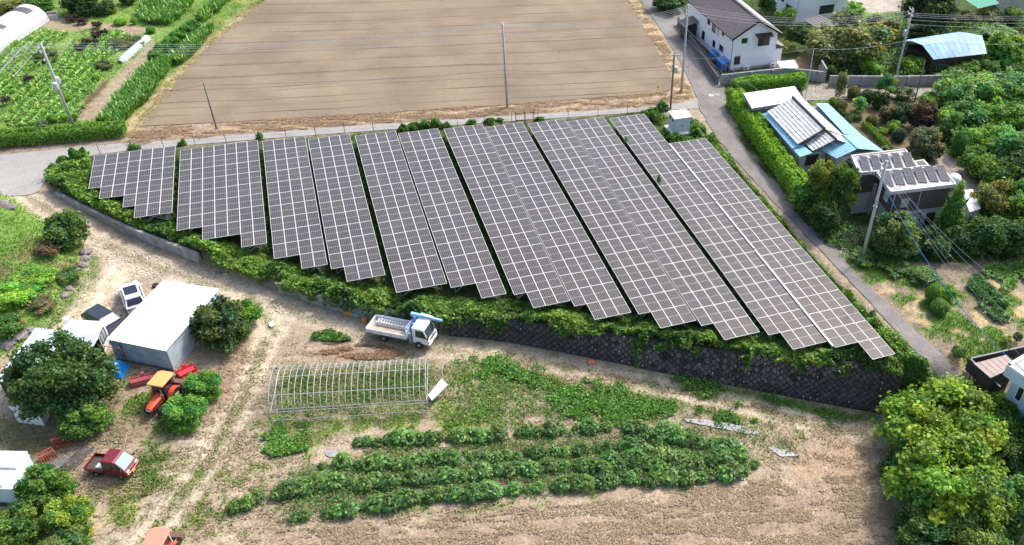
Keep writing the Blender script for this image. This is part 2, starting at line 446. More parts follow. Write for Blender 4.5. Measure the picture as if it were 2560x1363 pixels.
# wheel ruts: two bare lines with a weedy strip between
def ruts(px, gauge, c_rut, c_mid, w=0.34, str_=0.9):
    pl = resample(smooth_poly(W(px), 2), 0.6); lo, hi = pl.min(0) - 4, pl.max(0) + 4
    ix = np.where((GX > lo[0]) & (GX < hi[0]))[0]; iy = np.where((GY > lo[1]) & (GY < hi[1]))[0]; sl = (slice(ix[0], ix[-1] + 1), slice(iy[0], iy[-1] + 1))
    x, y = XX[sl], YY[sl]; d = np.full(x.shape, 1e9)
    for p in pl: d = np.minimum(d, (x - p[0]) ** 2 + (y - p[1]) ** 2)
    d = np.sqrt(d) + (n_mid[sl] - .5) * .5
    mid = (1 - smooth(gauge * .45, gauge * .8, d)) * str_ * .8 * (0.4 + 0.9 * n_fin[sl]); rut = np.exp(-((d - gauge) / w) ** 2) * str_
    for i in range(3): CG[sl + (i,)] = (CG[sl + (i,)] * (1 - mid) + c_mid[i] * mid) * (1 - rut) + c_rut[i] * rut
    GR[sl] = np.maximum(GR[sl], mid * .55) * (1 - rut)
    ZZ[sl] -= rut * 0.07
RUT = (0.47, 0.395, 0.295); MIDW = (0.20, 0.20, 0.10)
ruts([(690, 775), (665, 850), (635, 930), (600, 1010), (545, 1110), (480, 1210), (400, 1310), (330, 1400)], .85, RUT, MIDW)
ruts([(70, 490), (180, 560), (300, 630), (450, 690), (620, 730), (760, 790), (900, 842), (1080, 872), (1300, 895), (1500, 935), (1750, 985), (2000, 1050), (2190, 1095)], .8, RUT, (0.25, 0.215, 0.135), .36, .8)
ruts([(620, 735), (660, 790), (690, 830)], .8, RUT, MIDW); ruts([(240, 640), (240, 720), (180, 800), (120, 870)], .8, RUT, MIDW, .36, .5)
ruts([(2050, 1080), (2075, 1180), (2120, 1290), (2170, 1400)], .75, (.33, .25, .18), (.36, .28, .2), .3, .5)
# overall mottling
mot = 0.55 + 0.5 * n_mid + 0.42 * n_fin
CG *= mot[..., None] * (0.88 + 0.24 * n_big)[..., None]
CG = np.clip(CG, 0.01, 0.9)
# small relief: clods, ruts and tussocks (kept off the lanes, which stay level)
RELIEF = (n_fin - 0.5) * 0.05 + (n_mid - 0.5) * 0.12 * smooth(-6, -1, -edge_dist(XX, YY))
ZZ2 = ZZ + RELIEF - 0.04

def ground_material(name):
    m = bpy.data.materials.new(name); t, b = nodes(m); L = t.links
    at_ = t.nodes.new('ShaderNodeVertexColor'); at_.layer_name = 'Col'
    tc = t.nodes.new('ShaderNodeTexCoord')
    n1 = t.nodes.new('ShaderNodeTexNoise'); n1.inputs['Scale'].default_value = 5.5; n1.inputs['Detail'].default_value = 8; n1.inputs['Roughness'].default_value = 0.75
    n2 = t.nodes.new('ShaderNodeTexNoise'); n2.inputs['Scale'].default_value = 1.1; n2.inputs['Detail'].default_value = 6
    L.new(tc.outputs['Object'], n1.inputs['Vector']); L.new(tc.outputs['Object'], n2.inputs['Vector'])
    r1 = t.nodes.new('ShaderNodeMapRange'); r1.inputs[1].default_value = 0.3; r1.inputs[2].default_value = 0.7; r1.inputs[3].default_value = 0.38; r1.inputs[4].default_value = 1.62
    r2 = t.nodes.new('ShaderNodeMapRange'); r2.inputs[1].default_value = 0.3; r2.inputs[2].default_value = 0.7; r2.inputs[3].default_value = 0.85; r2.inputs[4].default_value = 1.15
    L.new(n1.outputs[0], r1.inputs[0]); L.new(n2.outputs[0], r2.inputs[0])
    mu0 = t.nodes.new('ShaderNodeMath'); mu0.operation = 'MULTIPLY'; L.new(r1.outputs[0], mu0.inputs[0]); L.new(r2.outputs[0], mu0.inputs[1])
    n3 = t.nodes.new('ShaderNodeTexNoise'); n3.inputs['Scale'].default_value = 2.6; n3.inputs['Detail'].default_value = 9; n3.inputs['Roughness'].default_value = 0.8; L.new(tc.outputs['Object'], n3.inputs['Vector'])
    r3 = t.nodes.new('ShaderNodeMapRange'); r3.inputs[1].default_value = 0.34; r3.inputs[2].default_value = 0.46; r3.inputs[3].default_value = 0.45; r3.inputs[4].default_value = 1.06; L.new(n3.outputs[0], r3.inputs[0])
    mu = t.nodes.new('ShaderNodeMath'); mu.operation = 'MULTIPLY'; L.new(mu0.outputs[0], mu.inputs[0]); L.new(r3.outputs[0], mu.inputs[1])
    mx = t.nodes.new('ShaderNodeVectorMath'); mx.operation = 'SCALE'; L.new(at_.outputs[0], mx.inputs[0]); L.new(mu.outputs[0], mx.inputs['Scale'])
    L.new(mx.outputs[0], b.inputs['Base Color'])
    bp = t.nodes.new('ShaderNodeBump'); bp.inputs['Strength'].default_value = 0.7; bp.inputs['Distance'].default_value = 0.06
    L.new(n1.outputs[0], bp.inputs['Height']); L.new(bp.outputs[0], b.inputs['Normal'])
    b.inputs['Roughness'].default_value = 0.95; b.inputs['Specular IOR Level'].default_value = 0.15
    return m
NX, NY = XX.shape
idx = np.arange(NX * NY).reshape(NX, NY)
Fq = np.stack([idx[:-1, :-1], idx[1:, :-1], idx[1:, 1:], idx[:-1, 1:]], -1).reshape(-1, 4)
Vq = np.stack([XX, YY, ZZ2], -1).reshape(-1, 3)
g_me = np_mesh('ground', Vq, Fq, ground_material('earth_and_grass'), CG.reshape(-1, 3))
g_me.polygons.foreach_set('use_smooth', [True] * len(Fq))
setkind(link('ground', g_me), 'structure')

# ------------------------------------------------------------------ lanes
def lane(name, left_px, right_px, mtl, lift=0.02, rag=0.12, st=0.5, nw=8, seed=0):
    a = smooth_poly(W(left_px)); b = smooth_poly(W(right_px))
    n = int(max(np.linalg.norm(np.diff(a, axis=0), axis=1).sum(), np.linalg.norm(np.diff(b, axis=0), axis=1).sum()) / st)
    def rs(p):
        s = np.concatenate([[0], np.cumsum(np.linalg.norm(np.diff(p, axis=0), axis=1))]); t = np.linspace(0, s[-1], n)
        return np.stack([np.interp(t, s, p[:, 0]), np.interp(t, s, p[:, 1])], 1)
    a, b = rs(a), rs(b)
    V = []
    for i in range(n):
        d = b[i] - a[i]; d = d / np.linalg.norm(d)
        aa = a[i] + d * (vnoise(i * 0.5, seed, 1.0) - 0.5) * 2 * rag; bb = b[i] + d * (vnoise(i * 0.5, seed + 9, 1.0) - 0.5) * 2 * rag
        for k in range(nw + 1):
            p = aa + (bb - aa) * k / nw
            V.append([p[0], p[1], float(zground(p[0], p[1])) + lift + 0.01 * math.sin(math.pi * k / nw)])
    F = [(i * (nw + 1) + k, i * (nw + 1) + k + 1, (i + 1) * (nw + 1) + k + 1, (i + 1) * (nw + 1) + k) for i in range(n - 1) for k in range(nw)]
    V = np.array(V); F = np.array(F)
    e1 = V[F[0][1]] - V[F[0][0]]; e2 = V[F[0][3]] - V[F[0][0]]
    if e1[0] * e2[1] - e1[1] * e2[0] < 0: F = F[:, ::-1]
    me = np_mesh(name, V, F, mtl)
    return setkind(link(name, me), 'structure')
def road_material(name, c1, c2, crack=0.0):
    m = bpy.data.materials.new(name); t, b = nodes(m); L = t.links
    tc = t.nodes.new('ShaderNodeTexCoord')
    n1 = t.nodes.new('ShaderNodeTexNoise'); n1.inputs['Scale'].default_value = 0.35; n1.inputs['Detail'].default_value = 7; n1.inputs['Roughness'].default_value = 0.65
    n2 = t.nodes.new('ShaderNodeTexNoise'); n2.inputs['Scale'].default_value = 9; n2.inputs['Detail'].default_value = 6
    L.new(tc.outputs['Object'], n1.inputs['Vector']); L.new(tc.outputs['Object'], n2.inputs['Vector'])
    rp = t.nodes.new('ShaderNodeValToRGB'); rp.color_ramp.elements[0].position = 0.32; rp.color_ramp.elements[1].position = 0.68
    rp.color_ramp.elements[0].color = (*c1, 1); rp.color_ramp.elements[1].color = (*c2, 1)
    L.new(n1.outputs[0], rp.inputs[0])
    r2 = t.nodes.new('ShaderNodeMapRange'); r2.inputs[1].default_value = 0.3; r2.inputs[2].default_value = 0.7; r2.inputs[3].default_value = 0.82; r2.inputs[4].default_value = 1.15
    L.new(n2.outputs[0], r2.inputs[0])
    mx = t.nodes.new('ShaderNodeVectorMath'); mx.operation = 'SCALE'; L.new(rp.outputs[0], mx.inputs[0]); L.new(r2.outputs[0], mx.inputs['Scale'])
    last = mx.outputs[0]
    if crack:
        vo = t.nodes.new('ShaderNodeTexVoronoi'); vo.feature = 'DISTANCE_TO_EDGE'; vo.inputs['Scale'].default_value = 0.22
        wv = t.nodes.new('ShaderNodeTexNoise'); wv.inputs['Scale'].default_value = 1.2
        L.new(tc.outputs['Object'], wv.inputs['Vector'])
        ad = t.nodes.new('ShaderNodeVectorMath'); ad.operation = 'ADD'; L.new(tc.outputs['Object'], ad.inputs[0]); L.new(wv.outputs[1], ad.inputs[1]); L.new(ad.outputs[0], vo.inputs['Vector'])
        lt = t.nodes.new('ShaderNodeMath'); lt.operation = 'LESS_THAN'; lt.inputs[1].default_value = 0.006; L.new(vo.outputs['Distance'], lt.inputs[0])
        cm = t.nodes.new('ShaderNodeMath'); cm.operation = 'MULTIPLY'; cm.inputs[1].default_value = crack; L.new(lt.outputs[0], cm.inputs[0])
        mm = t.nodes.new('ShaderNodeMix'); mm.data_type = 'RGBA'; L.new(cm.outputs[0], mm.inputs[0]); L.new(last, mm.inputs[6]); mm.inputs[7].default_value = (0.08, 0.07, 0.06, 1)
        last = mm.outputs[2]
    L.new(last, b.inputs['Base Color']); b.inputs['Roughness'].default_value = 0.9; b.inputs['Specular IOR Level'].default_value = 0.2
    return m
M_CONC = road_material('worn_concrete', (0.285, 0.275, 0.26), (0.36, 0.35, 0.33), 0.2)
M_ASPH = road_material('worn_asphalt', (0.17, 0.155, 0.145), (0.27, 0.25, 0.23), 0.6)
lane('concrete_lane', [(-220, 408), (0, 388), (240, 362), (420, 352), (600, 337), (1000, 307), (1500, 277), (1690, 262), (1745, 246)],
     [(-330, 500), (0, 488), (95, 486), (108, 455), (140, 415), (235, 384), (600, 352), (1000, 322), (1520, 287), (1650, 276), (1745, 272)], M_CONC, 0.015, 0.10, seed=1)
lane('asphalt_road', [(1560, -60), (1600, 0), (1690, 130), (1745, 250), (1750, 275), (1790, 345), (1900, 470), (2055, 630), (2210, 795), (2310, 905), (2400, 990), (2470, 1060)],
     [(1655, -60), (1690, 0), (1740, 90), (1812, 205), (1812, 250), (1825, 320), (1930, 460), (2070, 590), (2140, 690), (2260, 800), (2360, 900), (2455, 985), (2540, 1060)], M_ASPH, 0.028, 0.10, seed=2)
lane('back_lane', [(2005, 226), (2100, 223), (2250, 220), (2420, 216)], [(2010, 252), (2100, 250), (2250, 246), (2420, 242)], road_material('pale_gravel', (0.27, 0.235, 0.205), (0.37, 0.33, 0.29)), 0.02, 0.15, seed=3)

# ------------------------------------------------------------------ tilled field
def field_material(ang):
    m = bpy.data.materials.new('tilled_earth'); t, b = nodes(m); L = t.links
    tc = t.nodes.new('ShaderNodeTexCoord')
    mp = t.nodes.new('ShaderNodeMapping'); mp.inputs['Rotation'].default_value = (0, 0, -ang); L.new(tc.outputs['Object'], mp.inputs['Vector'])
    sx = t.nodes.new('ShaderNodeSeparateXYZ'); L.new(mp.outputs[0], sx.inputs[0])
    wob = t.nodes.new('ShaderNodeTexNoise'); wob.inputs['Scale'].default_value = 0.05; L.new(mp.outputs[0], wob.inputs['Vector'])
    ws = t.nodes.new('ShaderNodeMath'); ws.operation = 'MULTIPLY'; ws.inputs[1].default_value = 2.2; L.new(wob.outputs[0], ws.inputs[0])
    ya = t.nodes.new('ShaderNodeMath'); ya.operation = 'ADD'; L.new(sx.outputs[1], ya.inputs[0]); L.new(ws.outputs[0], ya.inputs[1])
    def lines(period, width, off):
        a = t.nodes.new('ShaderNodeMath'); a.operation = 'ADD'; a.inputs[1].default_value = off; L.new(ya.outputs[0], a.inputs[0])
        d = t.nodes.new('ShaderNodeMath'); d.operation = 'DIVIDE'; d.inputs[1].default_value = period; L.new(a.outputs[0], d.inputs[0])
        f = t.nodes.new('ShaderNodeMath'); f.operation = 'FRACT'; L.new(d.outputs[0], f.inputs[0])
        c = t.nodes.new('ShaderNodeMath'); c.operation = 'SUBTRACT'; c.inputs[1].default_value = 0.5; L.new(f.outputs[0], c.inputs[0])
        ab = t.nodes.new('ShaderNodeMath'); ab.operation = 'ABSOLUTE'; L.new(c.outputs[0], ab.inputs[0])
        r = t.nodes.new('ShaderNodeMapRange'); r.inputs[1].default_value = 0.0; r.inputs[2].default_value = width / period; r.inputs[3].default_value = 1; r.inputs[4].default_value = 0; L.new(ab.outputs[0], r.inputs[0])
        return r
    l1 = lines(3.6, 0.24, 0.0); l2 = lines(4.3, 0.18, 1.55)
    st = t.nodes.new('ShaderNodeTexNoise'); st.inputs['Scale'].default_value = 0.35; st.inputs['Detail'].default_value = 3
    ms = t.nodes.new('ShaderNodeMapping'); ms.inputs['Scale'].default_value = (0.25, 2.5, 1); L.new(mp.outputs[0], ms.inputs['Vector']); L.new(ms.outputs[0], st.inputs['Vector'])
    sm = t.nodes.new('ShaderNodeMapRange'); sm.inputs[1].default_value = 0.33; sm.inputs[2].default_value = 0.62; L.new(st.outputs[0], sm.inputs[0])
    mxl = t.nodes.new('ShaderNodeMath'); mxl.operation = 'MAXIMUM'; L.new(l1.outputs[0], mxl.inputs[0])
    hl = t.nodes.new('ShaderNodeMath'); hl.operation = 'MULTIPLY'; hl.inputs[1].default_value = 0.6; L.new(l2.outputs[0], hl.inputs[0]); L.new(hl.outputs[0], mxl.inputs[1])
    ml = t.nodes.new('ShaderNodeMath'); ml.operation = 'MULTIPLY'; L.new(mxl.outputs[0], ml.inputs[0]); L.new(sm.outputs[0], ml.inputs[1])
    n1 = t.nodes.new('ShaderNodeTexNoise'); n1.inputs['Scale'].default_value = 0.14; n1.inputs['Detail'].default_value = 6; L.new(tc.outputs['Object'], n1.inputs['Vector'])
    rp = t.nodes.new('ShaderNodeValToRGB'); rp.color_ramp.elements[0].position = 0.3; rp.color_ramp.elements[1].position = 0.72
    rp.color_ramp.elements[0].color = (0.19, 0.152, 0.108, 1); rp.color_ramp.elements[1].color = (0.275, 0.222, 0.158, 1); L.new(n1.outputs[0], rp.inputs[0])
    n3 = t.nodes.new('ShaderNodeTexNoise'); n3.inputs['Scale'].default_value = 6; n3.inputs['Detail'].default_value = 7; L.new(ms.outputs[0], n3.inputs['Vector'])
    r3 = t.nodes.new('ShaderNodeMapRange'); r3.inputs[1].default_value = 0.3; r3.inputs[2].default_value = 0.7; r3.inputs[3].default_value = 0.84; r3.inputs[4].default_value = 1.14; L.new(n3.outputs[0], r3.inputs[0])
    sc = t.nodes.new('ShaderNodeVectorMath'); sc.operation = 'SCALE'; L.new(rp.outputs[0], sc.inputs[0]); L.new(r3.outputs[0], sc.inputs['Scale'])
    mm = t.nodes.new('ShaderNodeMix'); mm.data_type = 'RGBA'
    mk = t.nodes.new('ShaderNodeMath'); mk.operation = 'MULTIPLY'; mk.inputs[1].default_value = 0.8; L.new(ml.outputs[0], mk.inputs[0])
    L.new(mk.outputs[0], mm.inputs[0]); L.new(sc.outputs[0], mm.inputs[6]); mm.inputs[7].default_value = (0.085, 0.062, 0.048, 1)
    L.new(mm.outputs[2], b.inputs['Base Color'])
    bp = t.nodes.new('ShaderNodeBump'); bp.inputs['Strength'].default_value = 0.6; bp.inputs['Distance'].default_value = 0.08; bp.invert = True
    L.new(ml.outputs[0], bp.inputs['Height'])
    bp2 = t.nodes.new('ShaderNodeBump'); bp2.inputs['Strength'].default_value = 0.35; bp2.inputs['Distance'].default_value = 0.04
    L.new(n3.outputs[0], bp2.inputs['Height']); L.new(bp.outputs[0], bp2.inputs['Normal']); L.new(bp2.outputs[0], b.inputs['Normal'])
    b.inputs['Roughness'].default_value = 0.95; b.inputs['Specular IOR Level'].default_value = 0.1
    return m
fa = at(640, 250)[:2]; fb = at(1340, 214)[:2]
FANG = math.atan2(fb[1] - fa[1], fb[0] - fa[0])
fp = smooth_poly(W([(352, 316), (500, 132), (600, 55), (676, -10), (760, -120), (1000, -130), (1480, -130), (1560, -10), (1640, 118), (1688, 205), (1680, 226), (1640, 233), (1250, 264), (700, 299), (352, 316)]), 1)
fp = resample(fp, 0.8); rr = np.random.default_rng(3)
fp = fp + rr.normal(0, 0.06, fp.shape)
m_ = MB(); m_.prism([tuple(p) for p in fp[:-1][::(1 if poly_dist(*fp.mean(0), fp[:-1]) > 0 else 1)]], -0.05, 0.035)
fo = m_.build('tilled_field', field_material(FANG)); setkind(fo, 'structure')
# ================================================================== SOLAR PARK
def panel_glass(name, dark, line, rough=0.16, nx=6, ny=12):
    m = bpy.data.materials.new(name); t, b = nodes(m); L = t.links
    uv = t.nodes.new('ShaderNodeUVMap'); uv.uv_map = 'UVMap'
    sx = t.nodes.new('ShaderNodeSeparateXYZ'); L.new(uv.outputs[0], sx.inputs[0])
    def grid(o, n, w):
        a = t.nodes.new('ShaderNodeMath'); a.operation = 'MULTIPLY'; a.inputs[1].default_value = n; L.new(o, a.inputs[0])
        f = t.nodes.new('ShaderNodeMath'); f.operation = 'FRACT'; L.new(a.outputs[0], f.inputs[0])
        c = t.nodes.new('ShaderNodeMath'); c.operation = 'SUBTRACT'; c.inputs[1].default_value = 0.5; L.new(f.outputs[0], c.inputs[0])
        ab = t.nodes.new('ShaderNodeMath'); ab.operation = 'ABSOLUTE'; L.new(c.outputs[0], ab.inputs[0])
        g = t.nodes.new('ShaderNodeMath'); g.operation = 'GREATER_THAN'; g.inputs[1].default_value = 0.5 - w; L.new(ab.outputs[0], g.inputs[0])
        return g
    gx = grid(sx.outputs[0], nx, 0.075); gy = grid(sx.outputs[1], ny, 0.05)
    gyk = t.nodes.new('ShaderNodeMath'); gyk.operation = 'MULTIPLY'; gyk.inputs[1].default_value = 0.25; L.new(gy.outputs[0], gyk.inputs[0])
    mx = t.nodes.new('ShaderNodeMath'); mx.operation = 'MAXIMUM'; L.new(gx.outputs[0], mx.inputs[0]); L.new(gyk.outputs[0], mx.inputs[1])
    oi = t.nodes.new('ShaderNodeObjectInfo')
    rp = t.nodes.new('ShaderNodeValToRGB'); e = rp.color_ramp.elements
    e[0].position = 0.0; e[0].color = (*dark, 1); e[1].position = 1.0; e[1].color = (dark[0] * 0.9, dark[1] * 0.95, dark[2] * 2.0, 1)
    e2 = e.new(0.80); e2.color = (dark[0] * 1.12, dark[1] * 1.08, dark[2] * 1.05, 1)
    e3 = e.new(0.92); e3.color = (dark[0] * 0.98, dark[1] * 0.98, dark[2] * 1.35, 1)
    # single cells differ a little: random value per cell column pair
    cu = t.nodes.new('ShaderNodeVectorMath'); cu.operation = 'MULTIPLY'; cu.inputs[1].default_value = (nx, 2, 1); L.new(uv.outputs[0], cu.inputs[0])
    fl_ = t.nodes.new('ShaderNodeVectorMath'); fl_.operation = 'FLOOR'; L.new(cu.outputs[0], fl_.inputs[0])
    wr = t.nodes.new('ShaderNodeVectorMath'); wr.operation = 'SCALE'; wr.inputs['Scale'].default_value = 1.0; L.new(fl_.outputs[0], wr.inputs[0])
    cb_ = t.nodes.new('ShaderNodeCombineXYZ'); L.new(oi.outputs['Random'], cb_.inputs[2])
    ad_ = t.nodes.new('ShaderNodeVectorMath'); ad_.operation = 'ADD'; L.new(wr.outputs[0], ad_.inputs[0]); L.new(cb_.outputs[0], ad_.inputs[1])
    wn_ = t.nodes.new('ShaderNodeTexWhiteNoise'); wn_.noise_dimensions = '3D'; L.new(ad_.outputs[0], wn_.inputs['Vector'])
    mixr = t.nodes.new('ShaderNodeMath'); mixr.operation = 'MULTIPLY_ADD'; mixr.inputs[1].default_value = 0.45; L.new(wn_.outputs['Value'], mixr.inputs[0])
    half = t.nodes.new('ShaderNodeMath'); half.operation = 'MULTIPLY'; half.inputs[1].default_value = 0.6; L.new(oi.outputs['Random'], half.inputs[0]); L.new(half.outputs[0], mixr.inputs[2])
    L.new(mixr.outputs[0], rp.inputs[0])
    tc = t.nodes.new('ShaderNodeTexCoord'); nz = t.nodes.new('ShaderNodeTexNoise'); nz.inputs['Scale'].default_value = 0.25; nz.inputs['Detail'].default_value = 6
    geo = t.nodes.new('ShaderNodeNewGeometry'); L.new(geo.outputs['Position'], nz.inputs['Vector'])
    rr_ = t.nodes.new('ShaderNodeMapRange'); rr_.inputs[1].default_value = 0.3; rr_.inputs[2].default_value = 0.75; rr_.inputs[3].default_value = 0.85; rr_.inputs[4].default_value = 1.25; L.new(nz.outputs[0], rr_.inputs[0])
    sc = t.nodes.new('ShaderNodeVectorMath'); sc.operation = 'SCALE'; L.new(rp.outputs[0], sc.inputs[0]); L.new(rr_.outputs[0], sc.inputs['Scale'])
    mm = t.nodes.new('ShaderNodeMix'); mm.data_type = 'RGBA'; L.new(mx.outputs[0], mm.inputs[0]); L.new(sc.outputs[0], mm.inputs[6]); mm.inputs[7].default_value = (*line, 1)
    L.new(mm.outputs[2], b.inputs['Base Color'])
    b.inputs['Roughness'].default_value = rough; b.inputs['IOR'].default_value = 1.5; b.inputs['Specular IOR Level'].default_value = 0.5
    return m
M_CELL = panel_glass('solar_cells', (0.046, 0.040, 0.036), (0.21, 0.20, 0.185))
M_ALU = mat('bright_aluminium_frame', (0.66, 0.65, 0.63), 0.45, 0.0, 0.06, 3.0)
M_GALV = mat('galvanised_steel', (0.48, 0.49, 0.49), 0.45, 0.6, 0.15, 8.0)
PW, PH = 1.0 * S, 2.04846 * S
def make_panel_mesh(w, h, border, mid, thick, halves=2, name='solar_panel', mats=None):
    m = MB(); t = 0.0
    m.box((0, 0, -thick / 2 - 0.004), (w, h, thick), 0, 0)
    # border bars, proud of the glass
    z = 0.004
    def bar(x0, x1, y0, y1):
        m.add([(x0, y0, z), (x1, y0, z), (x1, y1, z), (x0, y1, z)], [(0, 1, 2, 3)], 0)
    hw, hh = w / 2, h / 2
    bar(-hw, hw, hh - border, hh); bar(-hw, hw, -hh, -hh + border)
    bar(-hw, -hw + border, -hh + border, hh - border); bar(hw - border, hw, -hh + border, hh - border)
    glass = []
    if halves == 2:
        bar(-hw + border, hw - border, -mid / 2, mid / 2)
        for y0, y1 in ((-hh + border, -mid / 2), (mid / 2, hh - border)):
            glass.append(len(m.f)); m.add([(-hw + border, y0, 0.002), (hw - border, y0, 0.002), (hw - border, y1, 0.002), (-hw + border, y1, 0.002)], [(0, 1, 2, 3)], 1)
    else:
        glass.append(len(m.f)); m.add([(-hw + border, -hh + border, 0.002), (hw - border, -hh + border, 0.002), (hw - border, hh - border, 0.002), (-hw + border, hh - border, 0.002)], [(0, 1, 2, 3)], 1)
    me = m.mesh(name, mats or [M_ALU, M_CELL])
    uvl = me.uv_layers.new(name='UVMap')
    for fi in glass:
        p = me.polygons[fi]
        for li, c in zip(p.loop_indices, ((0, 0), (1, 0), (1, 1), (0, 1))): uvl.data[li].uv = c
    return me
PANEL = make_panel_mesh(PW - 0.014, PH - 0.018, 0.031, 0.020, 0.035)
HP = 1.1 * S
ARR = {1: (-20.397, 86.002, [3, 4, 4, 5, 6, 6, 6]), 2: (-12.959, 84.971, [7, 7, 8, 8, 8, 9, 9]), 3: (-5.533, 84.554, [10, 10, 11, 11]),
       4: (-1.324, 83.813, [11, 12, 12, 12]), 5: (3.148, 83.259, [13] * 4), 6: (7.321, 82.591, [13, 13, 14, 14]), 7: (11.848, 82.235, [14, 15, 15, 15]),
       8: (15.950, 81.467, [15, 16, 16, 16]), 9: (20.404, 81.042, [16, 17, 17, 17]), 10: (24.528, 80.324, [17, 18, 18, 18]),
       11: (29.000, 79.781, [18, 19, 19, 19]), 12: (33.116, 72.750, [16, 16, 17, 17])}
ORD = {1: 'leftmost and smallest solar array, seven panels wide with a stepped lower edge', 2: 'second solar array from the left, seven panels wide with three steps below',
       3: 'third solar array from the left, four panels wide, one step below', 4: 'fourth solar array from the left, beside a narrow gap on its left',
       5: 'fifth solar array from the left, the only one with a straight lower edge', 6: 'sixth solar array from the left, with two panels stepping down lower right',
       7: 'seventh solar array from the left, right above the stone wall start', 8: 'eighth solar array from the left, opposite the lone pole of the field',
       9: 'ninth solar array from the left, fourth from the right', 10: 'tenth solar array from the left, third from the right',
       11: 'second solar array from the right, reaching up beside the white cabinet', 12: 'rightmost solar array along the road, starting below the white cabinet'}
POST = MB(); POST.box((0, 0, HP / 2 - 0.16), (0.09, 0.09, HP + 0.1)); POST_ME = POST.mesh('post', M_GALV)
_r = random.Random(5)
for k, (ox, oy, rows) in ARR.items():
    nc = len(rows); x0, y0 = ox * S, oy * S
    dz = 0.10 if k == 12 else 0.0
    t = thing('solar_array', ORD[k], 'solar array', (x0, y0, 0), 0, 'solar arrays on the terrace')
    for i in range(nc):
        for j in range(rows[i]):
            o = link('solar_panel', PANEL, t, ((i + 0.5) * PW, -(j + 0.5) * PH, HP + dz + _r.uniform(-0.004, 0.004)))
            o.rotation_euler = (_r.uniform(-0.006, 0.006), _r.uniform(-0.006, 0.006), 0)
    wid = nc * PW
    # rails under the panels, posts and braces
    rl = MB()
    for i in range(nc):
        ln = rows[i] * PH
        for q in (0.22, 0.78):
            rl.box(((i + q) * PW, -ln / 2, HP + dz - 0.085), (0.06, ln - 0.02, 0.07))
    rl.build('rail', M_GALV, t)
    rmax = max(rows)
    j = 0
    ys = [0.9] + [q for q in np.arange(3.2, rmax, 2.6)] + [rmax - 0.35]
    for q in ys:
        cols = [i for i in range(nc) if rows[i] >= q]
        if not cols: continue
        xa, xb = cols[0] * PW + 0.45, (cols[-1] + 1) * PW - 0.45
        yy = -q * PH
        bm_ = MB(); bm_.box(((xa + xb) / 2, yy, HP + dz - 0.16), (xb - xa + 0.7, 0.07, 0.08)); bm_.build('cross_beam', M_GALV, t)
        for xx in (xa, xb):
            link('post', POST_ME, t, (xx, yy, 0))
        br = MB(); br.tube([(xa + 0.05, yy - 0.03, 0.12), (min(xb, xa + 1.7), yy - 0.03, HP + dz - 0.2)], 0.035, 6); br.build('brace', M_GALV, t)
        br = MB(); br.tube([(xb - 0.05, yy - 0.03, 0.12), (max(xa, xb - 1.7), yy - 0.03, HP + dz - 0.2)], 0.035, 6); br.build('brace', M_GALV, t)
    # stepped ends of shorter columns get their own legs
    for i in range(nc):
        if rows[i] < rmax - 0.5 and (i == 0 or rows[i] != rows[i - 1]):
            link('post', POST_ME, t, ((i + 0.4) * PW, -(rows[i] - 0.3) * PH, 0))
            br = MB(); br.tube([((i + 0.4) * PW, -(rows[i] - 0.3) * PH, 0.1), ((i + 1.5) * PW, -(rows[i] - 0.3) * PH, HP - 0.15)], 0.035, 6); br.build('brace', M_GALV, t)
    if k == 12:
        cs = MB()
        for a, b, dx in ((0.0, 5.5, 0.02), (5.6, 9.4, 0.0), (9.5, 15.9, -0.02)):
            cs.box((-0.09 + dx, -(a + b) / 2 * PH, HP + 0.09), (0.13, (b - a) * PH, 0.05))
        cs.build('cover_strip', M_ALU, t)

# ------------------------------------------------------------------ stone retaining wall
M_STONE = mat('dark_lava_stone', (0.125, 0.117, 0.108), 0.9, 0, 0.6, 2.2, 0.6, 0.2)
_t = M_STONE.node_tree; _oi = _t.nodes.new('ShaderNodeObjectInfo'); _mr = _t.nodes.new('ShaderNodeMapRange'); _mr.inputs[3].default_value = 0.35; _mr.inputs[4].default_value = 1.6
_sc = _t.nodes.new('ShaderNodeVectorMath'); _sc.operation = 'SCALE'; _b = _t.nodes['Principled BSDF']; _src = _b.inputs['Base Color'].links[0].from_socket
_t.links.new(_oi.outputs['Random'], _mr.inputs[0]); _t.links.new(_mr.outputs[0], _sc.inputs['Scale']); _t.links.new(_src, _sc.inputs[0]); _t.links.new(_sc.outputs[0], _b.inputs['Base Color'])
M_STONE2 = mat('dark_wall_backing', (0.05, 0.047, 0.043), 0.95, 0, 0.3, 2.0, 0.5, 0.2)
i0 = EDGE_PX.index((1120, 792))
wl = resample(smooth_poly(EDGE[i0:], 2), 0.25)
tan = np.gradient(wl, axis=0); tan /= np.linalg.norm(tan, axis=1)[:, None]
nrm = np.stack([tan[:, 1], -tan[:, 0]], 1)          # towards the lower ground
hgt = np.array([-float(zlow(p[0] + n[0] * 0.7, p[1] + n[1] * 0.7)) for p, n in zip(wl, nrm)]) - 0.02
BAT = 0.22
wt = thing('stone_retaining_wall', 'long dark stone retaining wall of diagonal blocks below the solar arrays', 'wall', (wl[0][0], wl[0][1], -hgt[0]))
org = np.array([wl[0][0], wl[0][1], -hgt[0]])
V = []; F = []
for i, (p, n, h) in enumerate(zip(wl, nrm, hgt)):
    b_ = p + n * (BAT * h)
    V += [(p[0] - n[0] * .55, p[1] - n[1] * .55, -h - .4), (p[0] - n[0] * .55, p[1] - n[1] * .55, 0.06), (p[0], p[1], 0.06), (b_[0], b_[1], -h), (b_[0], b_[1], -h - .4)]
for i in range(len(wl) - 1):
    a, c = i * 5, (i + 1) * 5
    F += [(a + 1, a + 2, c + 2, c + 1), (a + 2, a + 3, c + 3, c + 2), (a + 3, a + 4, c + 4, c + 3), (a, a + 1, c + 1, c)]
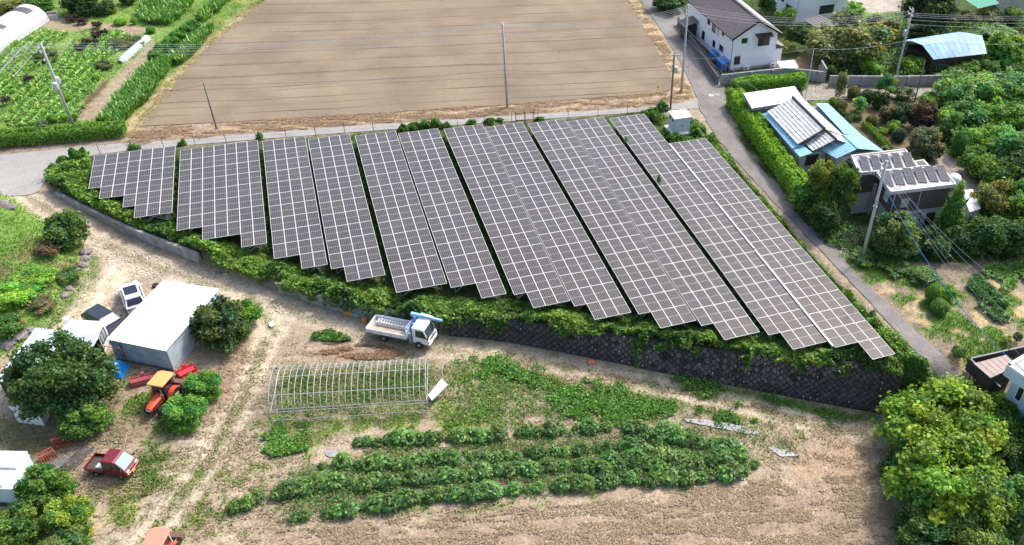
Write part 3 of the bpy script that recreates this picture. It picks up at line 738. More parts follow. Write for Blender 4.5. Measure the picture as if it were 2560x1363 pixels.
F += [(0, 4, 3, 2), (0, 2, 1), tuple(len(V) - 5 + q for q in (2, 3, 4)), tuple(len(V) - 5 + q for q in (0, 1, 2, 4))]
bk = MB(); bk.add([(v[0] - org[0], v[1] - org[1], v[2] - org[2]) for v in V], F); bk.build('wall_core', M_STONE2, wt)
# blocks
def stone_mesh(seed):
    r = random.Random(seed); d = 0.30; m = MB()
    base = [(-d, 0), (0, -d), (d, 0), (0, d)]
    top = [(x * 0.74 + r.uniform(-.03, .03), y * 0.74 + r.uniform(-.03, .03)) for x, y in base]
    vs = [(x, y, -0.05) for x, y in base] + [(x * .97, y * .97, 0.03) for x, y in base] + [(x, y, 0.085 + r.uniform(-.02, .03)) for x, y in top]
    fs = [(0, 1, 5, 4), (1, 2, 6, 5), (2, 3, 7, 6), (3, 0, 4, 7), (4, 5, 9, 8), (5, 6, 10, 9), (6, 7, 11, 10), (7, 4, 8, 11), (8, 9, 10, 11)]
    m.add(vs, fs); return m
SM = [stone_mesh(i) for i in range(6)]
SME = [m.mesh('stone', M_STONE) for m in SM]
cum = np.concatenate([[0], np.cumsum(np.linalg.norm(np.diff(wl, axis=0), axis=1))])
st_list = []
rs_ = random.Random(11)
pitch = 0.315
for r_i in range(0, 22):
    vv = 0.16 + r_i * pitch
    uu = 0.3 + (r_i % 2) * pitch
    while uu < cum[-1] - 0.2:
        h = float(np.interp(uu, cum, hgt)); slope_h = h * math.sqrt(1 + BAT * BAT)
        if vv < slope_h - 0.12:
            p = np.array([np.interp(uu, cum, wl[:, 0]), np.interp(uu, cum, wl[:, 1])]); n = np.array([np.interp(uu, cum, nrm[:, 0]), np.interp(uu, cum, nrm[:, 1])]); n /= np.linalg.norm(n)
            up = np.array([-n[0] * BAT, -n[1] * BAT, 1.0]); up /= np.linalg.norm(up)
            tg = np.array([-n[1], n[0], 0.0]); nn = np.cross(tg, up)
            base = np.array([p[0] + n[0] * BAT * h, p[1] + n[1] * BAT * h, -h])
            pos = base + up * vv + nn * 0.01
            st_list.append((uu, pos, tg, up, nn))
        uu += 2 * pitch
st_list.sort(key=lambda q: np.linalg.norm(q[1] - CAM_POS))
def stone_mat(q):
    a = rs_.uniform(-.22, .22); ca, sa = math.cos(a), math.sin(a)
    tg = q[2] * ca + q[3] * sa; up = q[3] * ca - q[2] * sa
    s = rs_.uniform(0.72, 1.1)
    P = q[1] - org
    return Matrix(((tg[0] * s, up[0] * s, q[4][0], P[0]), (tg[1] * s, up[1] * s, q[4][1], P[1]), (tg[2] * s, up[2] * s, q[4][2], P[2]), (0, 0, 0, 1)))
rest = MB()
for i, q in enumerate(st_list):
    M = stone_mat(q); k = rs_.randrange(6)
    if i < 300:
        o = link('stone', SME[k], wt); o.matrix_local = M
    else:
        rest.add([M @ Vector(v) for v in SM[k].v], SM[k].f)
if rest.v: setkind(rest.build('stone_facing', M_STONE, wt), 'stuff')
# weep pipes sticking out of the wall
M_PVC = mat('pale_weep_pipe', (0.7, 0.7, 0.68), 0.5)
for i in range(34):
    q = st_list[rs_.randrange(len(st_list))]
    c = q[1] + q[4] * 0.03 + q[3] * 0.2
    pm = MB(); pm.tube([c - org, c - org + q[4] * 0.14 - np.array([0, 0, .01])], 0.042, 8); pm.build('weep_pipe', M_PVC, wt)
# concrete block at the left end of the stone wall and the low kerb wall further left
M_CWALL = mat('weathered_concrete_wall', (0.34, 0.33, 0.31), 0.9, 0, 0.35, 1.2, 0.3, 0.2)
def low_wall(name, label, i_a, i_b, thick, top, course=0.24, blk=1.2, mtl=None):
    pl = resample(smooth_poly(EDGE[i_a:i_b + 1], 2), 0.3)
    tg = np.gradient(pl, axis=0); tg /= np.linalg.norm(tg, axis=1)[:, None]; nn = np.stack([tg[:, 1], -tg[:, 0]], 1)
    t = thing(name, label, 'wall', (pl[0][0], pl[0][1], float(zlow(*pl[0]))))
    o_ = np.array(t.location)
    cm = np.concatenate([[0], np.cumsum(np.linalg.norm(np.diff(pl, axis=0), axis=1))])
    u = 0.0; r = random.Random(i_a)
    while u < cm[-1] - 0.1:
        u1 = min(u + blk, cm[-1])
        ua, ub = u + 0.008, u1 - 0.008
        def P(uq): 
            i = np.array([np.interp(uq, cm, pl[:, 0]), np.interp(uq, cm, pl[:, 1])]); n = np.array([np.interp(uq, cm, nn[:, 0]), np.interp(uq, cm, nn[:, 1])]); return i, n / np.linalg.norm(n)
        (pa, na), (pb, nb) = P(ua), P(ub)
        zb = min(float(zlow(*(pa + na))), float(zlow(*(pb + nb)))) - 0.25
        jt = r.uniform(-.02, .02)
        zt = top + jt
        z = zt; first = True
        while z > zb + 0.02:
            z0 = max(zb, z - course + 0.008)
            of = r.uniform(-.012, .012)
            q = [pa - na * (thick / 2), pb - nb * (thick / 2), pb + nb * (thick / 2 + of), pa + na * (thick / 2 + of)]
            q = q[::-1]
            m = MB(); m.hexa([(p[0] - o_[0], p[1] - o_[1], z0 - o_[2]) for p in q], [(p[0] - o_[0], p[1] - o_[1], z - o_[2]) for p in q]); m.build('concrete_block', mtl or M_CWALL, t)
            z -= course
        u = u1
    return t
low_wall('concrete_kerb_wall', 'low grey concrete block wall curving along the dirt track at left', 1, 4, 0.32, 0.05, 0.3, 0.9)
low_wall('concrete_foundation_wall', 'grey concrete wall half hidden by creepers above the coloured crates', 6, 8, 0.3, -0.12, 0.5, 2.2)
# ================================================================== VEGETATION
def leaf_material(name, trans=0.35, rough=0.5, attr_tint=False):
    m = bpy.data.materials.new(name); t = m; m.use_nodes = True; t = m.node_tree; L = t.links
    b = t.nodes['Principled BSDF']; out = t.nodes['Material Output']
    vc = t.nodes.new('ShaderNodeVertexColor'); vc.layer_name = 'Col'
    if attr_tint:
        gn = t.nodes.new('ShaderNodeVectorMath'); gn.operation = 'SCALE'; gn.inputs['Scale'].default_value = 1.35; L.new(vc.outputs[0], gn.inputs[0]); g2 = t.nodes.new('ShaderNodeVectorMath'); g2.operation = 'MULTIPLY'; g2.inputs[1].default_value = (0.9, 1.04, 0.95); L.new(gn.outputs[0], g2.inputs[0]); c = g2.outputs[0]
    else:
        oi = t.nodes.new('ShaderNodeObjectInfo')
        mu = t.nodes.new('ShaderNodeMix'); mu.data_type = 'RGBA'; mu.blend_type = 'MULTIPLY'; mu.inputs[0].default_value = 1.0
        L.new(vc.outputs[0], mu.inputs[6]); L.new(oi.outputs['Color'], mu.inputs[7]); c = mu.outputs[2]
        gn = t.nodes.new('ShaderNodeVectorMath'); gn.operation = 'SCALE'; gn.inputs['Scale'].default_value = 1.55; L.new(c, gn.inputs[0]); g2 = t.nodes.new('ShaderNodeVectorMath'); g2.operation = 'MULTIPLY'; g2.inputs[1].default_value = (0.90, 1.02, 0.92); L.new(gn.outputs[0], g2.inputs[0]); c = g2.outputs[0]
    L.new(c, b.inputs['Base Color']); b.inputs['Roughness'].default_value = rough; b.inputs['Specular IOR Level'].default_value = 0.35
    tr = t.nodes.new('ShaderNodeBsdfTranslucent'); 
    g = t.nodes.new('ShaderNodeMix'); g.data_type = 'RGBA'; g.blend_type = 'MULTIPLY'; g.inputs[0].default_value = 1.0; L.new(c, g.inputs[6]); g.inputs[7].default_value = (1.3, 1.25, 0.6, 1)
    L.new(g.outputs[2], tr.inputs[0])
    ms = t.nodes.new('ShaderNodeMixShader'); ms.inputs[0].default_value = trans
    L.new(b.outputs[0], ms.inputs[1]); L.new(tr.outputs[0], ms.inputs[2]); L.new(ms.outputs[0], out.inputs[0])
    return m
M_LEAF = leaf_material('foliage', 0.4)
M_WEED = leaf_material('weeds_and_grass', 0.3, 0.6, True)
M_STRAW = leaf_material('dry_straw', 0.2, 0.8, True)
for _n in M_STRAW.node_tree.nodes:
    if _n.type == 'VECT_MATH' and _n.operation == 'MULTIPLY': _n.inputs[1].default_value = (1.0, 0.96, 0.9)
    if _n.type == 'VECT_MATH' and _n.operation == 'SCALE': _n.inputs['Scale'].default_value = 1.0
M_BARK = mat('bark', (0.10, 0.075, 0.055), 0.95, 0, 0.4, 5.0, 0.6, 0.2)

def unit(v):
    return v / np.maximum(np.linalg.norm(v, axis=-1, keepdims=True), 1e-9)
def leaf_quads(P, N, size, rng, aspect=1.5):
    n = len(P)
    a = unit(np.cross(N, unit(rng.normal(size=(n, 3)))))
    b = np.cross(N, a)
    sz = np.broadcast_to(size, (n,))[:, None]
    V = np.stack([P + a * sz * 0.5 * aspect - N * sz * 0.10, P + b * sz * 0.5, P - a * sz * 0.5 * aspect - N * sz * 0.10, P - b * sz * 0.5], 1).reshape(-1, 3)
    F = np.arange(n * 4).reshape(n, 4)
    return V, F
def leaf_cols(n, rng, dark=0.62, light=1.3, yellow=0.12):
    k = dark + (light - dark) * rng.random(n)
    c = np.stack([k * (1 + 0.12 * rng.normal(size=n)), k, k * (0.9 + 0.15 * rng.normal(size=n))], 1)
    y = rng.random(n) < yellow
    c[y] *= np.array([1.5, 1.3, 0.9])
    return np.clip(np.repeat(c, 4, 0), 0.05, 3)
def cloud(blobs, n, leaf, seed, up=0.35, shell=4.0, aspect=1.5, dark=0.62, light=1.3, yellow=0.12, lump=0.18, zmin=None):
    rng = np.random.default_rng(seed)
    B = np.array([list(b) + ([b[3]] if len(b) == 4 else []) for b in blobs], float)  # x y z r rz
    w = B[:, 3] ** 2; w /= w.sum()
    k = rng.choice(len(B), n, p=w)
    d = unit(rng.normal(size=(n, 3)) + np.array([0, 0, up]))
    rad = rng.random(n) ** (1.0 / shell)
    ln = 1 + lump * (np.sin(d[:, 0] * 7 + k * 1.7) * np.sin(d[:, 1] * 8 + k) + np.sin(d[:, 2] * 9 + k * 2.1) * 0.7)
    rad = rad * ln
    P = B[k, :3] + d * np.stack([B[k, 3], B[k, 3], B[k, 4]], 1) * rad[:, None]
    if zmin is not None:
        P[:, 2] = np.maximum(P[:, 2], zmin + rng.random(n) * 0.1)
    N = unit(d * 0.55 + rng.normal(size=(n, 3)) * 0.55 + np.array([0, 0, 0.35]))
    V, F = leaf_quads(P, N, leaf * (0.6 + 0.8 * rng.random(n)), rng, aspect)
    C = leaf_cols(n, rng, dark, light, yellow)
    bk_ = (0.72 + 0.6 * rng.random(len(B)))[:, None] * (1 + np.array([[0.22, 0.06, -0.1]]) * rng.normal(size=(len(B), 1)))
    C = np.clip(C * np.repeat(bk_[k], 4, 0), .03, 3)
    return V, F, C
def crown_blobs(seed, n=14, spread=0.62, r=(0.30, 0.5), zs=0.75, cone=0.0):
    rg = random.Random(seed); bl = []
    bl.append((0, 0, 0, 0.62, 0.62 * zs))
    for i in range(n):
        a = i * 2.399 + rg.uniform(-.4, .4); z = rg.uniform(-0.55, 0.8)
        q = spread * math.sqrt(max(0.05, 1 - z * z)) * rg.uniform(0.75, 1.1) * (1 - cone * (z + 0.55) / 1.4)
        rr = rg.uniform(*r) * (1 - 0.4 * cone * (z + .5))
        bl.append((q * math.cos(a), q * math.sin(a), z * zs, rr, rr * 0.8))
    return bl
def lm(name, args, kw):
    V, F, C = cloud(*args, **kw); return np_mesh(name, V, F, M_LEAF, C)
CROWN = {}
for i in range(5):
    CROWN['broad%d' % i] = lm('crown', (crown_blobs(20 + i, 26, 0.68, (0.18, 0.40), 0.78), 7000, 0.088, 40 + i), dict(lump=0.3, shell=3.2))
for i in range(3):
    CROWN['ball%d' % i] = lm('crown', ([(0, 0, 0, 0.9, 0.9)] + [(0.5 * math.cos(a), 0.5 * math.sin(a), 0.25 * math.sin(a * 3 + i), 0.45, 0.5) for a in np.arange(0, 6.28, 1.05)], 5000, 0.085, 60 + i), dict(lump=0.07, shell=7, dark=0.75, light=1.15))
for i in range(3):
    CROWN['loose%d' % i] = lm('crown', (crown_blobs(80 + i, 20, 0.78, (0.16, 0.34), 0.7), 6000, 0.078, 80 + i), dict(lump=0.35, shell=2.4, dark=0.5, light=1.4))
for i in range(2):
    CROWN['cone%d' % i] = lm('crown', ([(0, 0, -0.75 + 0.22 * q, 0.62 * (1 - q / 9.0) + 0.12, 0.28) for q in range(9)], 6000, 0.085, 100 + i), dict(lump=0.22, shell=5))
CROWN['weep'] = lm('crown', ([(0.35 * math.cos(a), 0.35 * math.sin(a), 0.1, 0.22, 0.95) for a in np.arange(0, 6.28, 0.7)] + [(0, 0, .6, .5, .4)], 2200, 0.07, 120), dict(lump=0.2, shell=2.5, aspect=2.4))
CROWN['layer'] = lm('crown', ([(0, 0, 0.55, 0.42, 0.18), (0.35, 0.1, 0.2, 0.42, 0.17), (-0.35, -0.15, 0.25, 0.42, 0.17), (0.1, -0.4, 0.0, 0.45, 0.17), (-0.1, 0.4, -0.05, 0.45, 0.17), (0.5, -0.3, -0.3, 0.4, 0.15), (-0.5, 0.25, -0.3, 0.42, 0.15)], 3000, 0.085, 130), dict(lump=0.12, shell=5, up=0.6))
for i in range(2):   # large trees seen close: more and smaller leaves
    CROWN['hero%d' % i] = lm('crown', (crown_blobs(150 + i, 48, 0.78, (0.13, 0.30), 0.8), 22000, 0.05, 150 + i), dict(lump=0.34, shell=2.8, dark=0.55, light=1.3, yellow=0.16))
CROWN['dense'] = lm('crown', (crown_blobs(170, 32, 0.70, (0.17, 0.34), 0.85), 13000, 0.062, 170), dict(lump=0.28, shell=3.4, dark=0.6, light=1.25))
TRUNK = MB()
TRUNK.tube([(0, 0, 0), (0.01, 0.01, 0.4), (0, 0, 1.0)], 0.5, 8, r1=0.28)
for a in (0.4, 1.9, 3.3, 4.9):
    TRUNK.tube([(0.02 * math.cos(a), 0.02 * math.sin(a), 0.7), (2.2 * math.cos(a), 2.2 * math.sin(a), 1.25), (4.5 * math.cos(a), 4.5 * math.sin(a), 1.6)], 0.24, 6, r1=0.08)
TRUNK_ME = TRUNK.mesh('trunk', M_BARK)
def ppm(P):
    q = (np.asarray(P) - CAM_POS) @ RM
    return FPX / -q[2]
_tr = random.Random(99)
def plant(name, label, cat, u, v, rpx, h, kind, tint, flat=0.85, group=None, part='crown', rxy=None, trunk=True, dv=0.0):
    """crown centred on a pixel; rpx is its radius in photograph pixels, h its full height in metres"""
    z0 = 0.0
    for _ in range(4):
        p = at(u, v, z0 + max(h * 0.5, h - 1.0)); r = rpx / ppm(p)
        rz = min(r * flat, h * 0.55); p = at(u, v, z0 + h - rz); z0 = float(zground(p[0], p[1]))
    t = thing(name, label, cat, (p[0], p[1], z0), _tr.uniform(0, 6.28), group)
    o = link(part, CROWN[kind], t, (0, 0, h - rz), 0, (r * (rxy or 1), r / (rxy or 1), rz * 1.12))
    k = _tr.uniform(0.92, 1.08)
    o.color = (tint[0] * k, tint[1] * k, tint[2] * k, 1)
    if trunk:
        tk = max(0.06, min(0.35, h * 0.035))
        link('trunk', TRUNK_ME, t, (0, 0, -0.1), 0, (tk * 1.2, tk * 1.2, max(0.3, (h - rz) * 0.9) + 0.1))
    return t
T_MID = (0.085, 0.155, 0.035); T_DK = (0.045, 0.085, 0.03); T_LT = (0.14, 0.235, 0.05); T_YEL = (0.21, 0.26, 0.045); T_OLV = (0.13, 0.135, 0.055)
T_GRY = (0.125, 0.14, 0.09); T_PUR = (0.085, 0.05, 0.045); T_LIME = (0.16, 0.28, 0.045); T_PALE = (0.15, 0.255, 0.095)
TREES = [
 # name, label, category, u, v, r, h, kind, tint, flat
 ('tree', 'dark broad tree at the top edge beside the road bend', 'tree', 1672, 5, 44, 3.0, 'broad0', T_DK, .7),
 ('tree', 'dark shrub tree behind the tiled roof, between the two white houses', 'tree', 1918, 8, 26, 4.0, 'broad1', T_DK, .8),
 ('tree', 'green tree right beside the tiled roof ridge of the white house', 'tree', 1962, 42, 30, 3.6, 'broad2', T_MID, .8),
 ('tree', 'dark leaning tree between white house and olive feathery tree', 'tree', 1992, 88, 34, 3.8, 'broad3', T_DK, .8),
 ('tree', 'small pale tree on bare soil in the white house yard', 'tree', 1974, 118, 18, 2.3, 'loose0', (0.17, 0.20, 0.06), .8),
 ('tree', 'wide feathery olive brown tree above the concrete walls', 'tree', 2122, 100, 108, 6.6, 'loose1', (0.165, 0.165, 0.075), .85),
 ('tree', 'lower limb mass of olive leaves left of the feathery tree', 'tree', 2070, 140, 45, 3.4, 'loose2', (0.09, 0.11, 0.05), .7),
 ('bush', 'dark round bush at the gap between the two block walls', 'bush', 2077, 178, 16, 1.9, 'ball0', T_DK, .9),
 ('tree', 'thin weeping pale tree in front of the long block wall', 'tree', 2103, 218, 27, 3.4, 'weep', (0.15, 0.15, 0.085), 1.2),
 ('tree', 'huge dark conifer at the top right edge behind the utility pole', 'tree', 2330, 22, 88, 9.0, 'dense', (0.05, 0.075, 0.03), .8),
 ('bush', 'yellow green leafy bush just left of the far utility pole', 'bush', 2175, 165, 34, 2.0, 'loose0', T_LT, .7),
 ('bush', 'leafy bush just right of the far utility pole base', 'bush', 2280, 165, 36, 2.4, 'broad4', T_LT, .8),
 ('bush', 'grey green bush in front of the blue barn left end', 'bush', 2340, 158, 30, 2.4, 'loose1', T_GRY, .8),
 ('bush', 'yellowish bush in front of the blue barn middle', 'bush', 2425, 168, 26, 2.0, 'broad0', T_LT, .8),
 ('bush', 'low olive bush behind the long block wall middle', 'bush', 2385, 175, 26, 1.8, 'loose2', T_OLV, .8),
 ('tree', 'bright green tree covering the right end of the blue barn', 'tree', 2515, 125, 55, 4.6, 'broad1', T_LT, .8),
 ('bush', 'dark bush at the right end of the long block wall', 'bush', 2540, 180, 30, 2.2, 'broad2', T_DK, .8),
 ('bush', 'bush below the bright tree, behind block wall right part', 'bush', 2475, 172, 28, 2.0, 'broad3', T_MID, .8),
 ('bush', 'round bush before the beige wall in the top right corner', 'bush', 2530, 40, 28, 2.6, 'broad4', T_MID, .85),
 ('bush', 'grey leaved shrub below the green net, left', 'bush', 2420, 45, 28, 2.2, 'loose0', T_GRY, .8),
 ('bush', 'olive shrub below the green net, right', 'bush', 2475, 40, 34, 2.2, 'loose1', T_OLV, .8),
 ('bush', 'flat creeper mound behind the blue barn on the right', 'bush', 2490, 82, 52, 1.6, 'loose2', (0.13, 0.21, 0.09), .5),
 ('bush', 'dark undergrowth behind the blue barn on the left', 'bush', 2300, 85, 40, 1.6, 'broad0', T_DK, .6),
 ('bush', 'mid green shrub left of far pole, upper', 'bush', 2205, 60, 45, 2.2, 'loose0', T_OLV, .7),
 ('bush', 'lime shrub beside the pale yard at the top edge', 'bush', 2140, 18, 26, 1.6, 'loose1', T_LIME, .6),
 # ornamental garden
 ('garden_tree', 'cloud pruned pine on a dark trunk at the lane side', 'tree', 2218, 212, 34, 3.2, 'layer', (0.10, 0.19, 0.07), 1.0),
 ('garden_bush', 'dark tall bush under the cloud pruned pine', 'bush', 2202, 250, 26, 2.4, 'broad1', T_DK, 1.0),
 ('garden_bush', 'round olive clipped bush beside the weeping tree', 'bush', 2135, 232, 18, 1.6, 'ball1', T_OLV, .9),
 ('garden_bush', 'round brown green clipped bush left of pine', 'bush', 2168, 240, 19, 1.6, 'ball2', (0.10, 0.105, 0.045), .9),
 ('garden_bush', 'small bright bush at the left end of ornamental garden', 'bush', 2083, 253, 11, 1.0, 'ball0', T_LIME, .9),
 ('garden_bush', 'rusty green round bush near the blue roof corner', 'bush', 2103, 265, 17, 1.3, 'ball1', (0.12, 0.115, 0.04), .9),
 ('garden_tree', 'light green layered pine in the middle of the garden', 'tree', 2150, 262, 27, 2.4, 'layer', T_PALE, .9),
 ('garden_bush', 'small dark bush left below the layered pine', 'bush', 2118, 302, 13, 1.0, 'ball2', T_DK, .9),
 ('garden_bush', 'round dark olive ball bush right of the layered pine', 'bush', 2180, 303, 18, 1.4, 'ball0', (0.075, 0.085, 0.03), 1.0),
 ('garden_bush', 'tiny yellow bush beside the garden path', 'bush', 2208, 328, 14, 1.0, 'loose2', T_YEL, .9),
 ('garden_tree', 'reddish grey shrub tree above the path', 'tree', 2222, 285, 26, 2.4, 'broad2', (0.10, 0.085, 0.075), 1.0),
 ('garden_tree', 'dark green egg shaped tree next to the purple tree', 'tree', 2258, 288, 29, 2.8, 'broad3', (0.05, 0.085, 0.04), 1.0),
 ('garden_tree', 'large purple brown leaved tree in the garden', 'tree', 2308, 292, 46, 3.6, 'dense', T_PUR, .85),
 ('garden_tree', 'blue green clipped ball bush below the purple tree', 'bush', 2248, 338, 20, 1.6, 'ball1', (0.045, 0.085, 0.055), 1.0),
 ('garden_tree', 'large grey olive round tree beside the gravel drive', 'tree', 2315, 362, 58, 3.6, 'dense', (0.115, 0.115, 0.075), .85),
 ('garden_bush', 'light green shrub between ball bush and clipped hedge', 'bush', 2235, 318, 22, 1.5, 'loose0', T_LT, .9),
 ('garden_bush', 'grey green shrub left of the plain pole', 'bush', 2262, 232, 28, 1.9, 'loose1', T_GRY, .9),
 ('garden_bush', 'bright shrub right of the plain pole', 'bush', 2325, 252, 30, 1.8, 'broad4', T_LT, .8),
 ('garden_bush', 'brown green bush near the hedge end by flat roof', 'bush', 2222, 378, 20, 1.2, 'loose2', (0.13, 0.13, 0.05), .8),
 ('garden_bush', 'yellow green bush behind the chimney box of flat roof', 'bush', 2290, 398, 17, 1.2, 'broad0', T_LT, .8),
 # right hand wood
 ('tree', 'pale green tree at the left top of the right wood', 'tree', 2392, 232, 59, 4.0, 'broad1', T_PALE, .8),
 ('tree', 'pale green tree in the right wood, second along the lane', 'tree', 2462, 226, 61, 4.2, 'broad2', T_PALE, .8),
 ('tree', 'pale green tree at the right picture edge by the lane', 'tree', 2538, 232, 61, 4.2, 'broad3', T_PALE, .8),
 ('tree', 'creeper covered tree right of the purple tree', 'tree', 2372, 310, 35, 3.6, 'broad4', (0.12, 0.21, 0.075), 1.1),
 ('tree', 'green tree in the wood right of the creeper tree', 'tree', 2428, 290, 54, 4.2, 'broad0', (0.11, 0.2, 0.075), .9),
 ('tree', 'yellow green tree in the wood middle', 'tree', 2498, 292, 59, 4.4, 'loose2', T_LT, .9),
 ('tree', 'yellow green tree at right edge, third row of the wood', 'tree', 2558, 312, 57, 4.4, 'broad1', T_LT, .9),
 ('tree', 'column of creepers beside the gravel drive', 'tree', 2408, 362, 31, 3.4, 'ball2', (0.10, 0.195, 0.05), 1.3),
 ('tree', 'light tree behind the creeper column', 'tree', 2462, 352, 54, 4.0, 'broad2', T_LT, .9),
 ('tree', 'tall light tree right of centre in the wood', 'tree', 2525, 370, 59, 4.8, 'broad3', T_PALE, .9),
 ('tree', 'bush tree along the right side of the gravel drive', 'tree', 2442, 408, 50, 3.2, 'broad4', T_MID, .9),
 ('tree', 'dark tree at the right edge level with the flat roof', 'tree', 2550, 430, 54, 4.8, 'broad0', T_DK, .9),
 ('tree', 'mid green tree below the light tall tree', 'tree', 2498, 440, 54, 4.2, 'broad1', T_MID, .9),
 ('tree', 'orange tinged tree behind the small white roof', 'tree', 2482, 500, 57, 4.6, 'loose0', (0.15, 0.145, 0.055), .9),
 ('tree', 'green tree at right edge, level with the small white roof', 'tree', 2548, 505, 61, 4.8, 'broad2', T_MID, .9),
 # around the two storey brown house
 ('tree', 'tall evergreen with golden top at the brown house, left', 'tree', 2058, 455, 50, 6.2, 'dense', (0.155, 0.175, 0.04), 1.15),
 ('tree', 'tall dark evergreen at the brown house, touching the roof', 'tree', 2108, 465, 50, 6.6, 'dense', (0.085, 0.135, 0.03), 1.25),
 ('tree', 'ivy covered tree at the lower end of the long hedge', 'tree', 2012, 500, 42, 3.6, 'broad3', T_MID, 1.0),
 ('tree', 'dark tree beside the driveway entrance', 'tree', 2062, 545, 40, 3.4, 'broad4', T_DK, 1.0),
 ('tree', 'large rounded tree beside the grey utility pole', 'tree', 2238, 590, 72, 4.6, 'dense', (0.10, 0.14, 0.05), .85),
 ('tree', 'bright pointed tree at the front of the brown house', 'tree', 2385, 525, 48, 5.8, 'cone0', (0.10, 0.175, 0.04), 1.3),
 ('tree', 'dark shrub mass in front of the brown house right', 'tree', 2335, 608, 52, 2.8, 'broad0', T_DK, .8),
 ('tree', 'dark shrub mass below the bright pointed tree', 'tree', 2415, 600, 54, 3.2, 'broad1', T_DK, .8),
 ('tree', 'dark tree at the lower right of the wood', 'tree', 2480, 585, 60, 4.2, 'broad2', (0.05, 0.095, 0.04), .85),
 ('tree', 'dark tree at the right edge above the vegetable garden', 'tree', 2552, 598, 56, 4.2, 'broad3', (0.06, 0.10, 0.035), .85),
 ('bush', 'low creeper around the foot of the grey pole', 'bush', 2158, 640, 40, 0.9, 'loose1', (0.09, 0.155, 0.045), .4),
 ('bush', 'low shrubs right of the grey pole along the garden', 'bush', 2235, 662, 46, 0.9, 'loose2', (0.09, 0.15, 0.045), .4),
 ('bush', 'dark leafy mound in the vegetable garden', 'bush', 2312, 692, 40, 1.0, 'broad4', (0.06, 0.125, 0.04), .5),
 ('bush', 'creeper covered stump, thick left stem, in vegetable garden', 'bush', 2333, 735, 22, 2.0, 'ball0', (0.085, 0.18, 0.04), 1.4),
 ('bush', 'creeper covered stump, low front part, in vegetable garden', 'bush', 2350, 768, 27, 1.3, 'ball1', (0.085, 0.18, 0.04), 1.1),
 ('bush', 'thin creeper twigs right of the covered stump', 'bush', 2374, 735, 20, 1.6, 'loose0', T_LIME, 1.2),
 ('bush', 'small bush by the right edge above the blue house', 'bush', 2545, 842, 13, 1.0, 'ball2', T_MID, .9),
 ('bush', 'yellow bush by the right edge above the brown roof', 'bush', 2518, 848, 14, 0.8, 'loose1', T_YEL, .7),
 ('bush', 'small green bush left of the brown lean-to', 'bush', 2398, 880, 20, 1.0, 'loose2', T_MID, .8),
 # lower right corner
 ('tree', 'large yellow green tree at the lower right, beside the wall end', 'tree', 2360, 1080, 160, 6.8, 'hero0', (0.16, 0.23, 0.035), .9),
 ('tree', 'large green tree in the lower right corner, front', 'tree', 2375, 1215, 160, 6.6, 'hero1', (0.145, 0.215, 0.034), .9),
 ('tree', 'green tree beside the lane in the lower right', 'tree', 2462, 1060, 92, 4.8, 'hero0', (0.10, 0.18, 0.035), .85),
 ('tree', 'dark tree at the right edge below the blue house', 'tree', 2545, 1125, 100, 5.0, 'hero1', (0.065, 0.115, 0.035), .85),
 ('tree', 'dark green tree in the bottom right corner', 'tree', 2540, 1280, 105, 5.0, 'dense', (0.075, 0.14, 0.04), .85),
 ('tree', 'dark lower foliage at the left foot of the corner trees', 'tree', 2262, 1180, 70, 3.0, 'dense', (0.065, 0.11, 0.035), .85),
 ('tree', 'dark green bush tree at the bottom edge, right', 'tree', 2310, 1325, 95, 3.6, 'dense', (0.075, 0.13, 0.04), .8),
 ('tree', 'grey green tree at the bottom edge near the right corner', 'tree', 2440, 1345, 90, 4.2, 'hero0', (0.12, 0.17, 0.05), .8),
 # left side
 ('tree', 'small dark tree standing on the green bank at left', 'tree', 160, 580, 58, 3.4, 'broad2', (0.07, 0.125, 0.04), .85),
 ('bush', 'reddish shrub at the foot of the bank tree', 'bush', 120, 622, 34, 1.2, 'loose0', (0.14, 0.085, 0.06), .7),
 ('bush', 'brown dry shrub on the lower bank', 'bush', 105, 760, 36, 1.0, 'loose1', (0.16, 0.135, 0.08), .6),
 ('bush', 'small pink flowering bush above the lean-to roof', 'bush', 48, 812, 16, 1.0, 'loose2', (0.42, 0.14, 0.13), .8),
 ('bush', 'lime green bush at the left edge of the bank', 'bush', 25, 740, 55, 1.3, 'loose0', T_LIME, .5),
 ('bush', 'green shrub clump above the lean-to roof at left edge', 'bush', 20, 815, 40, 1.2, 'broad3', T_MID, .6),
 ('bush', 'green bramble clump on the bank edge by the track', 'bush', 165, 690, 38, 0.8, 'loose1', (0.10, 0.15, 0.045), .5),
 ('bush', 'bright bramble mound in the middle of the bank', 'bush', 80, 700, 55, 0.9, 'loose2', T_LIME, .4),
 ('tree', 'large dark tree over the lean-to shed roof', 'tree', 150, 950, 128, 6.4, 'hero1', (0.052, 0.095, 0.032), .95),
 ('tree', 'lighter green lower boughs at the foot of the dark tree', 'tree', 205, 1045, 72, 2.6, 'dense', (0.09, 0.16, 0.04), .8),
 ('tree', 'round dark tree behind the large white roofed shed', 'tree', 552, 812, 84, 4.2, 'dense', (0.075, 0.105, 0.04), .95),
 ('bush', 'bright green bush at the right of the shed tree', 'bush', 618, 785, 36, 2.2, 'broad4', (0.09, 0.19, 0.04), .95),
 ('bush', 'round glossy bush behind the orange tractor, upper', 'bush', 508, 965, 54, 2.0, 'dense', (0.105, 0.21, 0.045), .9),
 ('bush', 'round glossy bush beside the orange tractor, lower', 'bush', 462, 1030, 62, 2.2, 'dense', (0.105, 0.21, 0.045), .9),
 ('tree', 'dark green tree beside the pale blue hut', 'tree', 112, 1225, 72, 3.2, 'dense', (0.085, 0.15, 0.035), .9),
 ('tree', 'yellow green rounded bush at the bottom left', 'tree', 175, 1295, 68, 2.8, 'dense', (0.19, 0.245, 0.045), .9),
